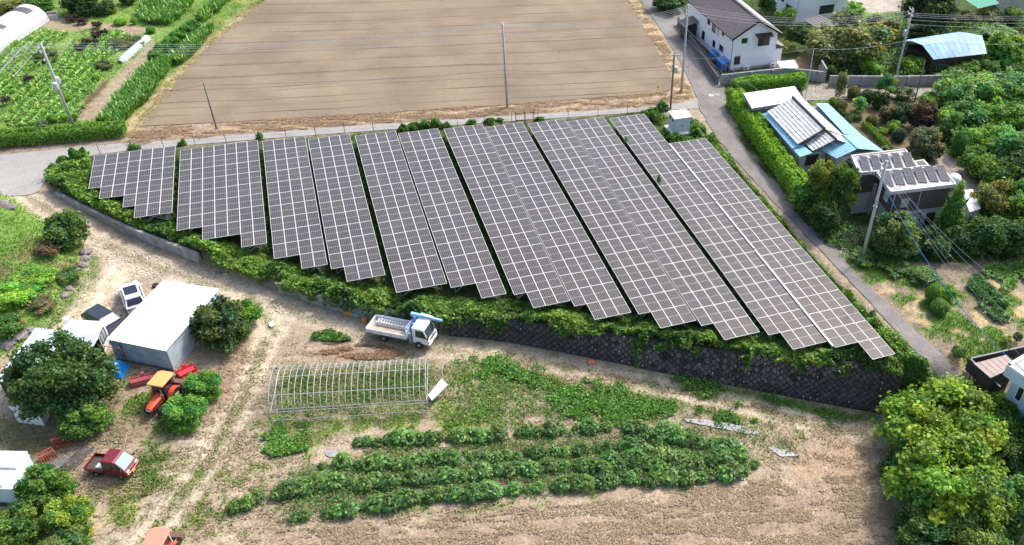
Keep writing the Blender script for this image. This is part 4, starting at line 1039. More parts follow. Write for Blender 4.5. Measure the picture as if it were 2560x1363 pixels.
 ('tree', 'green bush tree in the bottom left corner', 'tree', 40, 1320, 78, 3.0, 'dense', (0.105, 0.165, 0.04), .9),
 ('tree', 'olive bush at the bottom edge below the yellow green bush', 'tree', 165, 1365, 70, 2.2, 'dense', (0.11, 0.155, 0.05), .8),
 # allotment
 ('tree', 'dark creeper covered tree at the top left edge', 'tree', 200, 8, 44, 3.4, 'broad0', T_DK, .8),
 ('bush', 'creeper bush right of the dark tree at top left', 'bush', 258, 18, 30, 2.0, 'broad1', (0.07, 0.11, 0.04), .8),
 ('bush', 'olive bush at the top left corner', 'bush', 35, 15, 38, 2.0, 'broad2', T_OLV, .7),
 ('bush', 'green bush at the top edge left of the polytunnel end', 'bush', 100, 12, 34, 2.0, 'broad3', T_MID, .7),
 ('bush', 'dark bush right of the greenery on the top edge', 'bush', 318, -2, 22, 1.6, 'broad4', T_DK, .7),
]
for row in TREES:
    nm, lb, ct, u, v, r, h, kd, tn, fl = row
    plant(nm, lb, ct, u, v, r, h, kd, tn, fl, part='crown' if ct == 'tree' else 'foliage')
PURP = (0.075, 0.045, 0.055)
for i, (u, v, r, lb) in enumerate([(180, 45, 17, 'dark purple shrub at the left of the upper allotment path'), (205, 52, 14, 'dark purple shrub joined to the path shrub, right'), (242, 62, 13, 'dark purple shrub right of the path pair'),
        (241, 86, 14, 'dark purple round shrub in the middle of the allotment'), (260, 79, 10, 'small dark purple shrub, right end of the middle trio'), (238, 103, 9, 'tiny dark purple shrub below the middle round one'),
        (215, 104, 11, 'dark purple shrub behind the variegated plants'), (198, 118, 14, 'dark purple shrub below the variegated plants'), (382, 55, 10, 'dark purple shrub at the flowering crop corner'),
        (72, 195, 12, 'dark purple shrub near the net frame'), (14, 250, 12, 'dark purple shrub at the left picture edge')]):
    plant('shrub', lb, 'shrub', u, v, r, 1.0, 'loose%d' % (i % 3), PURP, .7, 'dark purple shrubs of the allotment', 'foliage', trunk=False)
for i, (u, v, r, lb) in enumerate([(240, 192, 10, 'bright round bush beside the dark furrow'), (170, 246, 12, 'bright round bush just right of the left pole'), (130, 297, 14, 'bright bush by the hedge, left of pole foot'),
        (160, 292, 10, 'bright bush touching the left pole foot'), (188, 290, 9, 'bright bush right of the left pole foot'), (377, 75, 13, 'bright bush at the end of the pale net row'),
        (300, 54, 17, 'bright bush left below the flowering crop'), (334, 52, 9, 'small bright bush beside the flowering crop')]):
    plant('round_bush', lb, 'bush', u, v, r, 0.9, 'ball%d' % (i % 3), T_LIME, .8, 'bright bushes of the allotment', 'foliage', trunk=False)
for i, (u, v, r, lb) in enumerate([(392, 142, 27, 'dense green bush, lowest of the bush row'), (408, 122, 27, 'dense green bush, second from below in the bush row'), (428, 108, 27, 'dense green bush, third of the bush row'),
        (447, 92, 26, 'dense green bush, fourth of the bush row'), (467, 78, 25, 'dense green bush, fifth of the bush row'), (483, 66, 20, 'dense green bush, topmost of the bush row')]):
    plant('round_bush', lb, 'bush', u, v, r, 1.7, 'dense', (0.085, 0.19, 0.035), .8, 'row of dense bushes', 'foliage', trunk=False)
plant('shrub', 'pale grey blue shrub left of the pole foot bushes', 'shrub', 105, 310, 14, 0.7, 'loose1', (0.13, 0.18, 0.14), .6, None, 'foliage', trunk=False)
plant('shrub', 'brown green dead shrubs along the pale net row', 'shrub', 315, 105, 40, 0.9, 'loose2', (0.12, 0.13, 0.06), .5, None, 'foliage', trunk=False)
plant('shrub', 'dark straggling plants below the pale net row', 'shrub', 258, 162, 24, 0.7, 'loose0', (0.09, 0.10, 0.05), .5, None, 'foliage', trunk=False)
plant('shrub', 'dark bramble beside the left utility pole top', 'shrub', 115, 140, 34, 0.9, 'loose1', (0.08, 0.11, 0.04), .5, None, 'foliage', trunk=False)

# ------------------------------------------------------------------ hedges
def hedge(label, px, wid, h, n_m, tint, leaf=0.17, seed=0, z_px=None, dark=0.6):
    pl = resample(smooth_poly(np.array([G(u, v)[:2] for u, v in px]), 2), 0.4)
    tg = np.gradient(pl, axis=0); tg /= np.linalg.norm(tg, axis=1)[:, None]; nn = np.stack([-tg[:, 1], tg[:, 0]], 1)
    L_ = np.linalg.norm(np.diff(pl, axis=0), axis=1).sum(); n = int(L_ * n_m); rng = np.random.default_rng(seed)
    i = rng.integers(0, len(pl), n); a = rng.random(n)
    # superellipse cross-section
    th = rng.random(n) * math.pi
    cx = np.sign(np.cos(th)) * np.abs(np.cos(th)) ** 0.5; cz = np.abs(np.sin(th)) ** 0.5
    k = rng.random(n) ** 0.2
    j = 1 + 0.16 * (fbm(pl[i, 0] * 1.0 + th, pl[i, 1] * 1.0, 0.9, 3, seed) - 0.5) * 2
    off = cx * k * wid / 2 * j; hz_ = (cz * k * h * j)
    P = np.stack([pl[i, 0] + nn[i, 0] * off + tg[i, 0] * (a - .5) * .5, pl[i, 1] + nn[i, 1] * off + tg[i, 1] * (a - .5) * .5, zground(pl[i, 0], pl[i, 1]) + hz_], 1)
    N = unit(np.stack([nn[i, 0] * cx, nn[i, 1] * cx, cz], 1) * 0.6 + rng.normal(size=(n, 3)) * 0.5)
    V, F = leaf_quads(P, N, leaf * (0.6 + 0.8 * rng.random(n)), rng)
    o_ = P.mean(0); o_[2] = float(zground(o_[0], o_[1]))
    t = thing('hedge', label, 'hedge', o_)
    o = link('foliage', np_mesh('foliage', V - o_, F, M_LEAF, leaf_cols(n, rng, dark, 1.3, 0.15)), t)
    o.color = (*tint, 1)
    m = MB()
    for q in range(1, len(pl) - 1, 4):
        m.tube([(pl[q][0] - o_[0], pl[q][1] - o_[1], -0.1), (pl[q][0] - o_[0], pl[q][1] - o_[1], h * 0.7)], 0.05, 5)
    m.build('stems', M_BARK, t)
    return t
hedge('tall bright hedge between the asphalt road and the blue roofed house', [(1836, 262), (1862, 300), (1895, 350), (1935, 408), (1980, 470), (2010, 515)], 2.5, 2.3, 1500, (0.17, 0.28, 0.035), 0.19, 1)
hedge('short hedge in front of the white house wall', [(1838, 232), (1900, 226), (1960, 220), (2004, 216)], 2.1, 1.9, 1300, (0.15, 0.27, 0.04), 0.18, 2)
hedge('clipped hedge along the concrete lane at left', [(-130, 372), (0, 362), (120, 352), (230, 343), (312, 335)], 2.2, 1.5, 1100, (0.12, 0.21, 0.04), 0.17, 3)
hedge('low clipped hedge strip in the ornamental garden', [(2162, 318), (2190, 345), (2215, 372), (2240, 395)], 1.0, 0.8, 700, (0.11, 0.18, 0.03), 0.11, 4)
hedge('low dark clipped hedge behind the blue roof', [(2098, 285), (2125, 300), (2148, 302)], 0.8, 0.7, 700, (0.075, 0.12, 0.03), 0.11, 5)

# ------------------------------------------------------------------ creepers and weeds in masses
def weed_mass(name, label, pts, hts, leaf, tint, seed, yellow=0.15, aspect=1.4):
    """pts (n,2) ground places, hts heights"""
    rng = np.random.default_rng(seed); n = len(pts)
    P = np.column_stack([pts, hts])
    N = unit(rng.normal(size=(n, 3)) * 0.6 + np.array([0, 0, 0.8]))
    V, F = leaf_quads(P, N, leaf * (0.55 + 0.9 * rng.random(n)), rng, aspect)
    C = leaf_cols(n, rng, 0.5, 1.35, yellow) * np.repeat(np.asarray(tint) if np.ndim(tint) == 2 else np.tile(np.array(tint), (n, 1)), 4, 0)
    o = link(name, np_mesh(name, V, F, M_WEED, np.clip(C, 0.004, 1)))
    return setkind(o, 'stuff', label)
rng = np.random.default_rng(21)
def strip_points(pl, n, back, front, rng):
    pl = resample(pl, 0.3); tg = np.gradient(pl, axis=0); tg /= np.linalg.norm(tg, axis=1)[:, None]; nn = np.stack([-tg[:, 1], tg[:, 0]], 1)
    i = rng.integers(0, len(pl), n); a = rng.uniform(-front, back, n)
    return pl[i] + nn[i] * a[:, None] + tg[i] * rng.uniform(-.3, .3, (n, 1)), a
# along the terrace edge
pe, a_ = strip_points(smooth_poly(EDGE, 2), 62000, 2.6, 0.45, rng)
lumps = fbm(pe[:, 0], pe[:, 1], 0.55, 3, 5.0); lum2 = fbm(pe[:, 0], pe[:, 1], 0.16, 2, 8.0)
left = smooth(14, 2, pe[:, 0])
hmax = np.clip(0.25 + 2.4 * (lumps - 0.33), 0.1, 1.6) * (0.3 + 1.35 * lum2) * np.interp(a_, [-0.45, 0.3, 1.2, 2.6], [0.55, 1.0, 0.8, 0.35])
sx_ = np.interp(pe[:, 0], EDGE[:, 0], np.arange(len(EDGE)))
drop = np.where(a_ < 0.12, 1, 0)
fall = np.where(drop == 1, rng.random(len(pe)) ** 2.2 * np.interp(pe[:, 0], [-30, -14, -4, 11, 14, 24, 50], [0.25, 0.4, 1.2, 1.4, 0.35, 0.5, 0.55]), 0)
keep = (lumps > 0.30) | (a_ > 1.4)
keep &= ~((drop == 1) & (pe[:, 0] > 11) & (fbm(pe[:, 0], pe[:, 1], 0.5, 2, 30.0) < 0.5))
keep &= ~((pe[:, 0] < -12) & (a_ < 0.2))
hh = hmax * rng.random(len(pe)) ** 0.45 - fall + 0.03
tn_ = fbm(pe[:, 0], pe[:, 1], 0.35, 4, 12.0)[:, None]; tin = np.where(tn_ > 0.60, np.array([[0.165, 0.235, 0.05]]), np.where(tn_ > .5, np.array([[0.13, 0.215, 0.045]]), np.where(tn_ > .40, np.array([[0.075, 0.14, 0.032]]), np.array([[0.05, 0.095, 0.026]]))))
weed_mass('creepers', 'green creepers spilling over the terrace edge', pe[keep], hh[keep], 0.21, tin[keep], 22)
# vines hanging down the stone wall
hv = []; hz2 = []
for u_h, dep, n_h, sp in ((1590, 2.9, 420, .25), (1604, 1.6, 200, .3), (1868, 1.3, 260, .35), (1745, 1.0, 160, .3), (1660, .8, 160, .4), (2010, 1.2, 200, .4), (1250, 1.2, 200, .5), (1420, .7, 150, .5), (2120, 1.0, 180, .5)):
    v_h = np.interp(u_h, [p[0] for p in EDGE_PX], [p[1] for p in EDGE_PX]); c_h = at(u_h, v_h)[:2]; dz_ = rng.random(n_h) ** 1.3 * dep
    hv.append(np.stack([c_h[0] + rng.normal(0, sp, n_h) + .1 * dz_, c_h[1] + rng.normal(0, .06, n_h) - .22 * dz_ - .12 - .73 * (0), ], 1)); hz2.append(-dz_)
weed_mass('creepers', 'green vines hanging down the stone wall', np.concatenate(hv), np.concatenate(hz2) + .05, .2, (.10, .18, .04), 27)
# left tip of the terrace
tip = W([(112, 450), (165, 400), (228, 390), (222, 470), (300, 500), (420, 560), (440, 600), (330, 560), (180, 500)])
lo, hi = tip.min(0), tip.max(0); q = rng.uniform(lo, hi, (26000, 2)); q = q[poly_dist(q[:, 0], q[:, 1], tip) > 0]
lm_ = fbm(q[:, 0], q[:, 1], 0.6, 3, 3.0)
weed_mass('creepers', 'creepers over the left tip of the terrace', q, np.clip(2.0 * (lm_ - 0.25), 0.05, 1.2) * rng.random(len(q)) ** 0.5, 0.2, np.where((lm_ > .5)[:, None], np.array([[.15, .24, .045]]), np.array([[.08, .15, .03]])), 23)
# right side of the park along the road fence
rp_ = np.array([G(u, v)[:2] for u, v in [(1722, 300), (1765, 345), (1830, 425), (1905, 510), (1980, 600), (2060, 690), (2140, 775), (2215, 850), (2275, 905)]])
q, a_ = strip_points(smooth_poly(rp_, 2), 22000, 0.55, 0.75, rng)
lm_ = fbm(q[:, 0], q[:, 1], 0.45, 3, 6.0)
hm = np.clip(2.6 * (lm_ - 0.34), 0.04, 1.2) * np.interp(q[:, 1], [38, 50, 62, 75, 85], [1.5, 1.1, 0.5, 0.7, 1.4])
weed_mass('creepers', 'weeds along the road side of the solar park', q, hm * rng.random(len(q)) ** 0.5, 0.18, np.where((lm_ > .5)[:, None], np.array([[.16, .25, .05]]), np.array([[.09, .165, .035]])), 24)
# around the cabinet and behind the arrays
def blob_points(items, rng, dens=260):
    P = []; H = []
    for u, v, rpx, h in items:
        c = G(u, v); r = rpx / ppm(c); n = int(dens * r * r * 3.1 + 40)
        an = rng.uniform(0, 6.28, n); rr_ = r * np.sqrt(rng.random(n)) * (1 + .35 * np.sin(an * 3 + u)) * .9
        x = c[0] + rr_ * np.cos(an); y = c[1] + rr_ * np.sin(an)
        prof = np.sqrt(np.clip(1 - (rr_ / r) ** 2, 0.03, 1)) * np.clip(-.1 + 1.7 * fbm(x, y, 1.1, 3, u * 0.01), .1, 1.2)
        P.append(np.stack([x, y], 1)); H.append(zground(x, y) + h * prof * rng.random(n) ** 0.4)
    return np.concatenate(P), np.concatenate(H)
P_, H_ = blob_points([(1640, 300, 24, 1.1), (1632, 282, 18, 0.8), (1655, 345, 24, 1.2), (1685, 350, 22, 1.0), (1735, 330, 22, 0.9), (1720, 352, 18, 0.7), (1655, 275, 16, 1.4), (1610, 290, 12, 0.8), (1770, 372, 14, 0.9), (1750, 352, 14, 0.8),
    (1010, 328, 16, 0.9), (1035, 322, 20, 1.1), (1065, 320, 20, 1.2), (1090, 318, 18, 1.0), (1115, 318, 12, 0.6), (1180, 310, 14, 0.6), (1225, 306, 14, 0.6), (1250, 303, 10, 0.6), (1350, 300, 12, 0.5),
    (335, 372, 14, 0.8), (205, 388, 14, 1.2), (190, 395, 16, 1.1), (160, 402, 14, 1.0), (130, 425, 12, 0.9), (455, 362, 10, 1.0), (650, 348, 9, 0.9), (880, 345, 6, 0.6),
    (1565, 375, 7, 1.5), (1640, 460, 7, 1.9), (1647, 475, 7, 1.7), (1700, 545, 7, 1.2), (1775, 628, 7, 1.6), (1790, 650, 6, 1.2), (1555, 355, 7, 1.2), (1880, 560, 7, 0.5), (2180, 790, 9, 1.1), (2285, 918, 22, 1.0), (2305, 930, 22, .8), (2275, 945, 26, 1.2), (2310, 955, 26, 1.0), (2290, 975, 28, 1.4), (2250, 1010, 26, 1.2), (2330, 985, 24, .9)], rng, 420)
weed_mass('creepers', 'weeds and creepers around the white cabinet and fence', P_, H_, 0.17, (0.10, 0.19, 0.04), 25)
# dark undergrowth in the gaps between arrays
gp = []
for k, (ox, oy, rows) in ARR.items():
    if k in (1, 2, 4, 6, 8, 10):
        nc = len(rows); x = (ox + nc) * S; nr = rows[-1]
        nxt = ARR[k + 1][0] * S
        n = 1500 if k >= 8 else 900
        yy = oy * S - rng.random(n) * nr * PH
        gp.append(np.stack([rng.uniform(x - 0.3, nxt + 0.3, n), yy], 1))
gp = np.concatenate(gp)
weed_mass('undergrowth', 'dark weeds growing in the gaps between the solar arrays', gp, rng.random(len(gp)) * np.where(gp[:, 0] > 30, 0.95, 0.6), 0.2, (0.075, 0.13, 0.035), 26)

def under(label, px, n, h, leaf, tint, seed):
    poly = W(px); rg = np.random.default_rng(seed); q = rg.uniform(poly.min(0), poly.max(0), (n * 3, 2)); q = q[poly_dist(q[:, 0], q[:, 1], poly) > 0][:n]; l_ = fbm(q[:, 0], q[:, 1], .4, 3, seed)
    weed_mass('undergrowth', label, q, h * np.clip(2.2 * (l_ - .25), .1, 1.2) * rg.random(len(q)) ** .5, leaf, np.where((l_ > .5)[:, None], np.array([tint]) * 1.25, np.array([tint]) * .8), seed)
under('bushy undergrowth filling the wood at the right edge', [(2345, 212), (2620, 200), (2620, 640), (2420, 640), (2400, 570), (2455, 500), (2440, 440), (2390, 395), (2350, 330)], 22000, 2.4, .26, (.10, .18, .055), 51)
under('undergrowth behind the long block wall', [(2085, 70), (2250, 45), (2620, 60), (2620, 200), (2080, 205)], 15000, 1.3, .24, (.09, .15, .05), 52)
under('undergrowth around the brown house and pole', [(1990, 480), (2080, 560), (2200, 600), (2420, 560), (2620, 600), (2620, 650), (2200, 660), (2060, 610), (1980, 520)], 9000, 1.0, .22, (.075, .14, .045), 53)
# ------------------------------------------------------------------ grass and low weeds on the land
def grass_field(n, seed):
    rng = np.random.default_rng(seed)
    # sample evenly in the picture so that near and far get the same grain
    u = rng.uniform(-40, 2600, n); v = rng.uniform(-20, 1400, n)
    d = (RM @ np.stack([(u - CXP) / FPX, -(v - CYP) / FPX, -np.ones(n)], 0)).T
    t = (-0.0 - CAM_POS[2]) / d[:, 2]; x = d[:, 0] * t; y = d[:, 1] * t
    z = zground(x, y)
    for _ in range(3):
        t = (z - CAM_POS[2]) / d[:, 2]; x = d[:, 0] * t; y = d[:, 1] * t; z = zground(x, y)
    ix = np.clip(((x - FX0) / 0.3), 0, 1e4); iy = np.clip(((y - FY0) / 0.3), 0, 1e4)
    i0 = int(np.argmin(np.abs(GX - FX0))); j0 = int(np.argmin(np.abs(GY - FY0)))
    I = np.clip(np.round(ix).astype(int) + i0, 0, len(GX) - 1); J = np.clip(np.round(iy).astype(int) + j0, 0, len(GY) - 1)
    dens = GR[I, J]; col = CG[I, J]
    ok = (rng.random(n) < dens * 0.9) & (x > -48) & (x < 92) & (y > 20) & (y < 150)
    ok &= poly_dist(x, y, fp[:-1]) < 0.1
    return x[ok], y[ok], z[ok], col[ok], dens[ok]
gx_, gy_, gz_, gc_, gd_ = grass_field(480000, 31)
ng = len(gx_)
rng = np.random.default_rng(32)
hgt_ = np.where(rng.random(ng) < 0.2, 0.22, 0.12) * (0.5 + gd_)
a_ = rng.uniform(0, 6.28, ng); tilt = rng.uniform(0.1, 0.9, ng)
wv = np.stack([np.cos(a_), np.sin(a_), np.zeros(ng)], 1); ln_ = np.stack([-np.sin(a_) * tilt, np.cos(a_) * tilt, np.ones(ng)], 1)
base = np.stack([gx_, gy_, gz_ - 0.03], 1); wd = (0.02 + 0.04 * rng.random(ng))[:, None]
Vg = np.stack([base - wv * wd, base + wv * wd, base + ln_ * hgt_[:, None] + wv * wd * 0.5, base + ln_ * hgt_[:, None] - wv * wd * 0.7], 1).reshape(-1, 3)
kk = (0.55 + 0.85 * rng.random(ng))[:, None]
green = (gc_[:, 1] > gc_[:, 0] * 1.05)[:, None]
cc = np.where(green, gc_ * kk * np.array([1.0, 1.1, 0.9]), np.array([[0.15, 0.20, 0.06]]) * kk)
yel = rng.random(ng) < 0.12; cc[yel] = cc[yel] * np.array([1.6, 1.25, 0.9])
go = link('grass', np_mesh('grass', Vg, np.arange(ng * 4).reshape(ng, 4), M_WEED, np.repeat(np.clip(cc, 0.01, .8), 4, 0)))
setkind(go, 'stuff', 'short grass and weeds growing over the open ground')
# dry straw litter on the mown ground and verges
def litter(px, n, seed, label, c1, c2, size=0.22):
    rng = np.random.default_rng(seed); poly = W(px); lo, hi = poly.min(0), poly.max(0)
    q = rng.uniform(lo, hi, (n * 4, 2)); q = q[fbm(q[:, 0] * .35 + q[:, 1] * .05, q[:, 1] * 1.6 + q[:, 0] * .38, 1.0, 3, 4.0) > .40 + .12 * rng.random(len(q))]; q = q[poly_dist(q[:, 0], q[:, 1], poly) + (fbm(q[:, 0], q[:, 1], .6, 3, seed) - .5) * 1.5 > 0][:n]
    m = len(q); a = rng.uniform(0, 6.28, m); L_ = size * (0.5 + rng.random(m)); z = zground(q[:, 0], q[:, 1])
    dx = np.stack([np.cos(a) * L_, np.sin(a) * L_, rng.uniform(-.04, .1, m)], 1); sd_ = np.stack([-np.sin(a), np.cos(a), np.zeros(m)], 1) * (0.022 + 0.02 * rng.random(m))[:, None]
    b_ = np.column_stack([q, z + 0.02 + 0.05 * rng.random(m)])
    V = np.stack([b_ - dx / 2 - sd_, b_ + dx / 2 - sd_, b_ + dx / 2 + sd_, b_ - dx / 2 + sd_], 1).reshape(-1, 3)
    k = rng.random((m, 1)); C = np.array(c1) * k + np.array(c2) * (1 - k)
    o = link('straw', np_mesh('straw', V, np.arange(m * 4).reshape(m, 4), M_STRAW, np.repeat(C, 4, 0)))
    setkind(o, 'stuff', label)
litter([(430, 1400), (760, 1300), (1100, 1290), (1850, 1205), (2000, 1170), (2190, 1190), (2280, 1400)], 30000, 41, 'cut straw strewn over the mown ground', (0.46, 0.38, 0.26), (0.20, 0.15, 0.105), 0.13)
litter([(150, 1120), (640, 860), (900, 860), (1500, 930), (2180, 1080), (2180, 1200), (1900, 1180), (1100, 1290), (450, 1400), (150, 1400)], 26000, 46, 'dry stalks and litter scattered over the yard and lower field', (0.48, 0.40, 0.27), (0.15, 0.115, 0.08), 0.14)
litter([(345, 318), (700, 298), (1250, 262), (1650, 230), (1735, 240), (1700, 258), (1000, 304), (600, 334), (300, 366)], 12000, 42, 'dry grass on the verge below the tilled field', (0.42, 0.31, 0.19), (0.20, 0.135, 0.09), 0.28)
litter([(1560, -20), (1600, 0), (1662, 110), (1738, 245), (1690, 245), (1648, 130), (1570, 0)], 5000, 43, 'dry grass on the field edge beside the asphalt road', (0.44, 0.335, 0.20), (0.24, 0.17, 0.10), 0.28)
litter([(620, 20), (690, -20), (520, 130), (420, 250), (345, 335), (310, 345), (430, 190)], 7000, 44, 'dry grass on the field edge beside the allotment', (0.42, 0.34, 0.19), (0.24, 0.20, 0.09), 0.28)
litter([(820, 840), (920, 855), (1010, 880), (960, 910), (800, 905)], 2600, 45, 'heap of brown dead leaves beside the crane truck', (0.34, 0.21, 0.12), (0.12, 0.065, 0.045), 0.2)
# ================================================================== BUILDINGS
M_WSID = mat('white_siding', (0.86, 0.87, 0.89), 0.7, 0, 0.05, 1.5)
M_WHITE = mat('white_painted_metal', (0.84, 0.85, 0.85), 0.45, 0, 0.06, 1.2)
M_WROOF = mat('white_corrugated_sheet', (0.70, 0.71, 0.72), 0.4, 0, 0.07, 0.8)
M_LBLUE = mat('pale_blue_sheet_wall', (0.52, 0.62, 0.66), 0.6, 0, 0.12, 1.4, var2=(0.36, 0.44, 0.48))
M_BGREY = mat('blue_grey_sheet', (0.42, 0.50, 0.54), 0.5, 0, 0.25, 1.0)
M_TILEB = mat('brown_grey_roof_tile', (0.145, 0.118, 0.118), 0.55, 0, 0.3, 2.5)
M_TILEG = mat('silver_grey_roof_tile', (0.64, 0.63, 0.62), 0.5, 0, 0.30, 1.6)
M_RIDGE = mat('dark_ridge_tile', (0.06, 0.055, 0.055), 0.6, 0, 0.3, 3)
M_BLUEM = mat('light_blue_metal_roof', (0.30, 0.58, 0.72), 0.4, 0, 0.10, 0.9)
M_BLUER = mat('weathered_blue_barn_roof', (0.34, 0.56, 0.70), 0.5, 0, 0.35, 0.5)
M_BROWN = mat('brown_board_wall', (0.085, 0.068, 0.064), 0.7, 0, 0.2, 2.0)
M_GRYW = mat('grey_render_wall', (0.42, 0.41, 0.40), 0.85, 0, 0.15, 1.2)
M_DARK = mat('dark_trim', (0.03, 0.025, 0.025), 0.5, 0, 0.2, 3)
M_GLASS = mat('window_glass', (0.03, 0.035, 0.04), 0.08, 0, 0.1, 1.0, spec=0.7)
M_BLOCK = mat('concrete_block', (0.36, 0.355, 0.35), 0.9, 0, 0.25, 1.0, 0.3, 0.2)
M_BLOCKD = mat('mossy_concrete_block', (0.15, 0.145, 0.14), 0.95, 0, 0.4, 1.0, 0.3, 0.2)
M_WOODD = mat('dark_wood', (0.055, 0.04, 0.032), 0.85, 0, 0.3, 4.0)
M_FLATR = mat('grey_flat_roof', (0.46, 0.45, 0.44), 0.8, 0, 0.2, 0.8)
M_BLUEP = mat('blue_plastic', (0.03, 0.25, 0.66), 0.45, 0, 0.12, 2.0)
M_STEELB = mat('rusty_brown_steel', (0.18, 0.10, 0.07), 0.8, 0, 0.35, 6.0)
def V3(p): return np.array(p, float)
def quadn(q):
    n = np.cross(q[1] - q[0], q[3] - q[0]); n = n / np.linalg.norm(n)
    return n if n[2] > 0 else -n
def tile_roof(name, q, tw, tl, mtl, parent, amp=0.035, step=0.05):
    """q: eave a, eave b, ridge b, ridge a (world minus origin)"""
    q = [V3(p) for p in q]; n = quadn(q)
    nc = max(2, int(round(np.linalg.norm(q[1] - q[0]) / tw))); nr = max(2, int(round(np.linalg.norm(q[3] - q[0]) / tl)))
    s = np.linspace(0, 1, nc * 4 + 1); prof = np.array([0, 0.35, 1.0, 0.35])
    wv = np.array([prof[i % 4] for i in range(len(s))]) * amp
    V = []
    for r in range(nr):
        for t, o in ((r / nr, step), ((r + 1) / nr, 0.0)):
            P = (1 - s)[:, None] * ((1 - t) * q[0] + t * q[3]) + s[:, None] * ((1 - t) * q[1] + t * q[2])
            V.append(P + n[None, :] * (wv + o)[:, None])
    m = len(s); V = np.concatenate(V); k = np.arange((2 * nr - 1))[:, None] * m + np.arange(m - 1)[None, :]
    F = np.stack([k, k + 1, k + 1 + m, k + m], -1).reshape(-1, 4)
    me = np_mesh(name, V, F, mtl); me.polygons.foreach_set('use_smooth', [False] * len(F))
    return link(name, me, parent)
def corrugated(name, q, pitch, amp, mtl, parent):
    q = [V3(p) for p in q]; n = quadn(q); nc = max(2, int(round(np.linalg.norm(q[1] - q[0]) / pitch)))
    s = np.linspace(0, 1, nc * 6 + 1); wv = amp * np.sin(np.arange(len(s)) / 6 * 2 * math.pi)
    V = []
    for t in (0, 0.5, 1):
        V.append((1 - s)[:, None] * ((1 - t) * q[0] + t * q[3]) + s[:, None] * ((1 - t) * q[1] + t * q[2]) + n[None, :] * wv[:, None])
    V = np.concatenate(V); m = len(s)
    V = np.concatenate([V, V - n * 0.02]); F = []
    for lay in (0, 3 * m):
        k = lay + np.arange(2)[:, None] * m + np.arange(m - 1)[None, :]
        F.append(np.stack([k, k + 1, k + 1 + m, k + m], -1).reshape(-1, 4))
    for a in (0, 2 * m):
        k = a + np.arange(m - 1); F.append(np.stack([k, k + 3 * m, k + 1 + 3 * m, k + 1], -1))
    me = np_mesh(name, V, np.concatenate(F), mtl); me.polygons.foreach_set('use_smooth', [False] * len(me.polygons))
    return link(name, me, parent)
def sheets(q, n, mtl, parent, rib=0.045, name='roof_sheet', thick=0.04):
    """standing seam roof: every sheet with its raised seam"""
    q = [V3(p) for p in q]; nn = quadn(q)
    for i in range(n):
        a, b = i / n, (i + 1) / n
        def P(s, t): return (1 - s) * ((1 - t) * q[0] + t * q[3]) + s * ((1 - t) * q[1] + t * q[2])
        c = [P(a, 0), P(b, 0), P(b, 1), P(a, 1)]
        if np.cross(c[1] - c[0], c[3] - c[0])[2] < 0: c = c[::-1]
        m = MB(); m.hexa([p - nn * thick for p in c], c)
        w = 0.05 / max(1e-3, np.linalg.norm(q[1] - q[0]))
        r = [P(a, 0), P(a + w, 0), P(a + w, 1), P(a, 1)]
        if np.cross(r[1] - r[0], r[3] - r[0])[2] < 0: r = r[::-1]
        m.hexa([p - nn * 0.01 for p in r], [p + nn * rib for p in r])
        m.build(name, mtl, parent)
def wall_box(name, poly, z0, z1, mtl, parent):
    m = MB(); p = [tuple(x[:2]) for x in poly]
    A = sum(p[i][0] * p[(i + 1) % len(p)][1] - p[(i + 1) % len(p)][0] * p[i][1] for i in range(len(p)))
    if A < 0: p = p[::-1]
    m.prism(p, z0, z1); return m.build(name, mtl, parent)
def window(parent, o, u, n, a, z, w, h, frame=None, glass=None, depth=0.05, mull=1, name='window'):
    """o wall origin, u along, n outwards (2-D); centre at a along the wall, height z"""
    o = np.array(o[:2], float); u = np.array(u, float); n = np.array(n, float)
    def P(x, zz, d): p = o + u * x + n * d; return (p[0], p[1], zz)
    f = MB(); t = 0.06
    def bar(x0, x1, z0, z1, d0, d1):
        f.add([P(x0, z0, d0), P(x1, z0, d0), P(x1, z1, d0), P(x0, z1, d0), P(x0, z0, d1), P(x1, z0, d1), P(x1, z1, d1), P(x0, z1, d1)],
              [(0, 1, 2, 3), (7, 6, 5, 4), (0, 4, 5, 1), (1, 5, 6, 2), (2, 6, 7, 3), (3, 7, 4, 0)])
    x0, x1, z0, z1 = a - w / 2, a + w / 2, z - h / 2, z + h / 2
    bar(x0 - t, x1 + t, z1, z1 + t, -0.02, depth); bar(x0 - t, x1 + t, z0 - t, z0, -0.02, depth + 0.03)
    bar(x0 - t, x0, z0, z1, -0.02, depth); bar(x1, x1 + t, z0, z1, -0.02, depth)
    for i in range(1, mull + 1):
        if mull: xm = x0 + (x1 - x0) * i / (mull + 1); bar(xm - .02, xm + .02, z0, z1, -0.02, depth * 0.8)
    fo_ = f.build(name, frame or M_DARK, parent)
    g = MB(); nn = mull + 1
    for i in range(nn):
        g = MB(); xa, xb = x0 + (x1 - x0) * i / nn + .02, x0 + (x1 - x0) * (i + 1) / nn - .02
        g.add([P(xa, z0, 0.015), P(xb, z0, 0.015), P(xb, z1, 0.015), P(xa, z1, 0.015)], [(0, 1, 2, 3), (3, 2, 1, 0)])
        g.v = g.v; g.f = g.f[:1]; g.mi = g.mi[:1]
        g.build('pane', glass or M_GLASS, fo_)
    return fo_

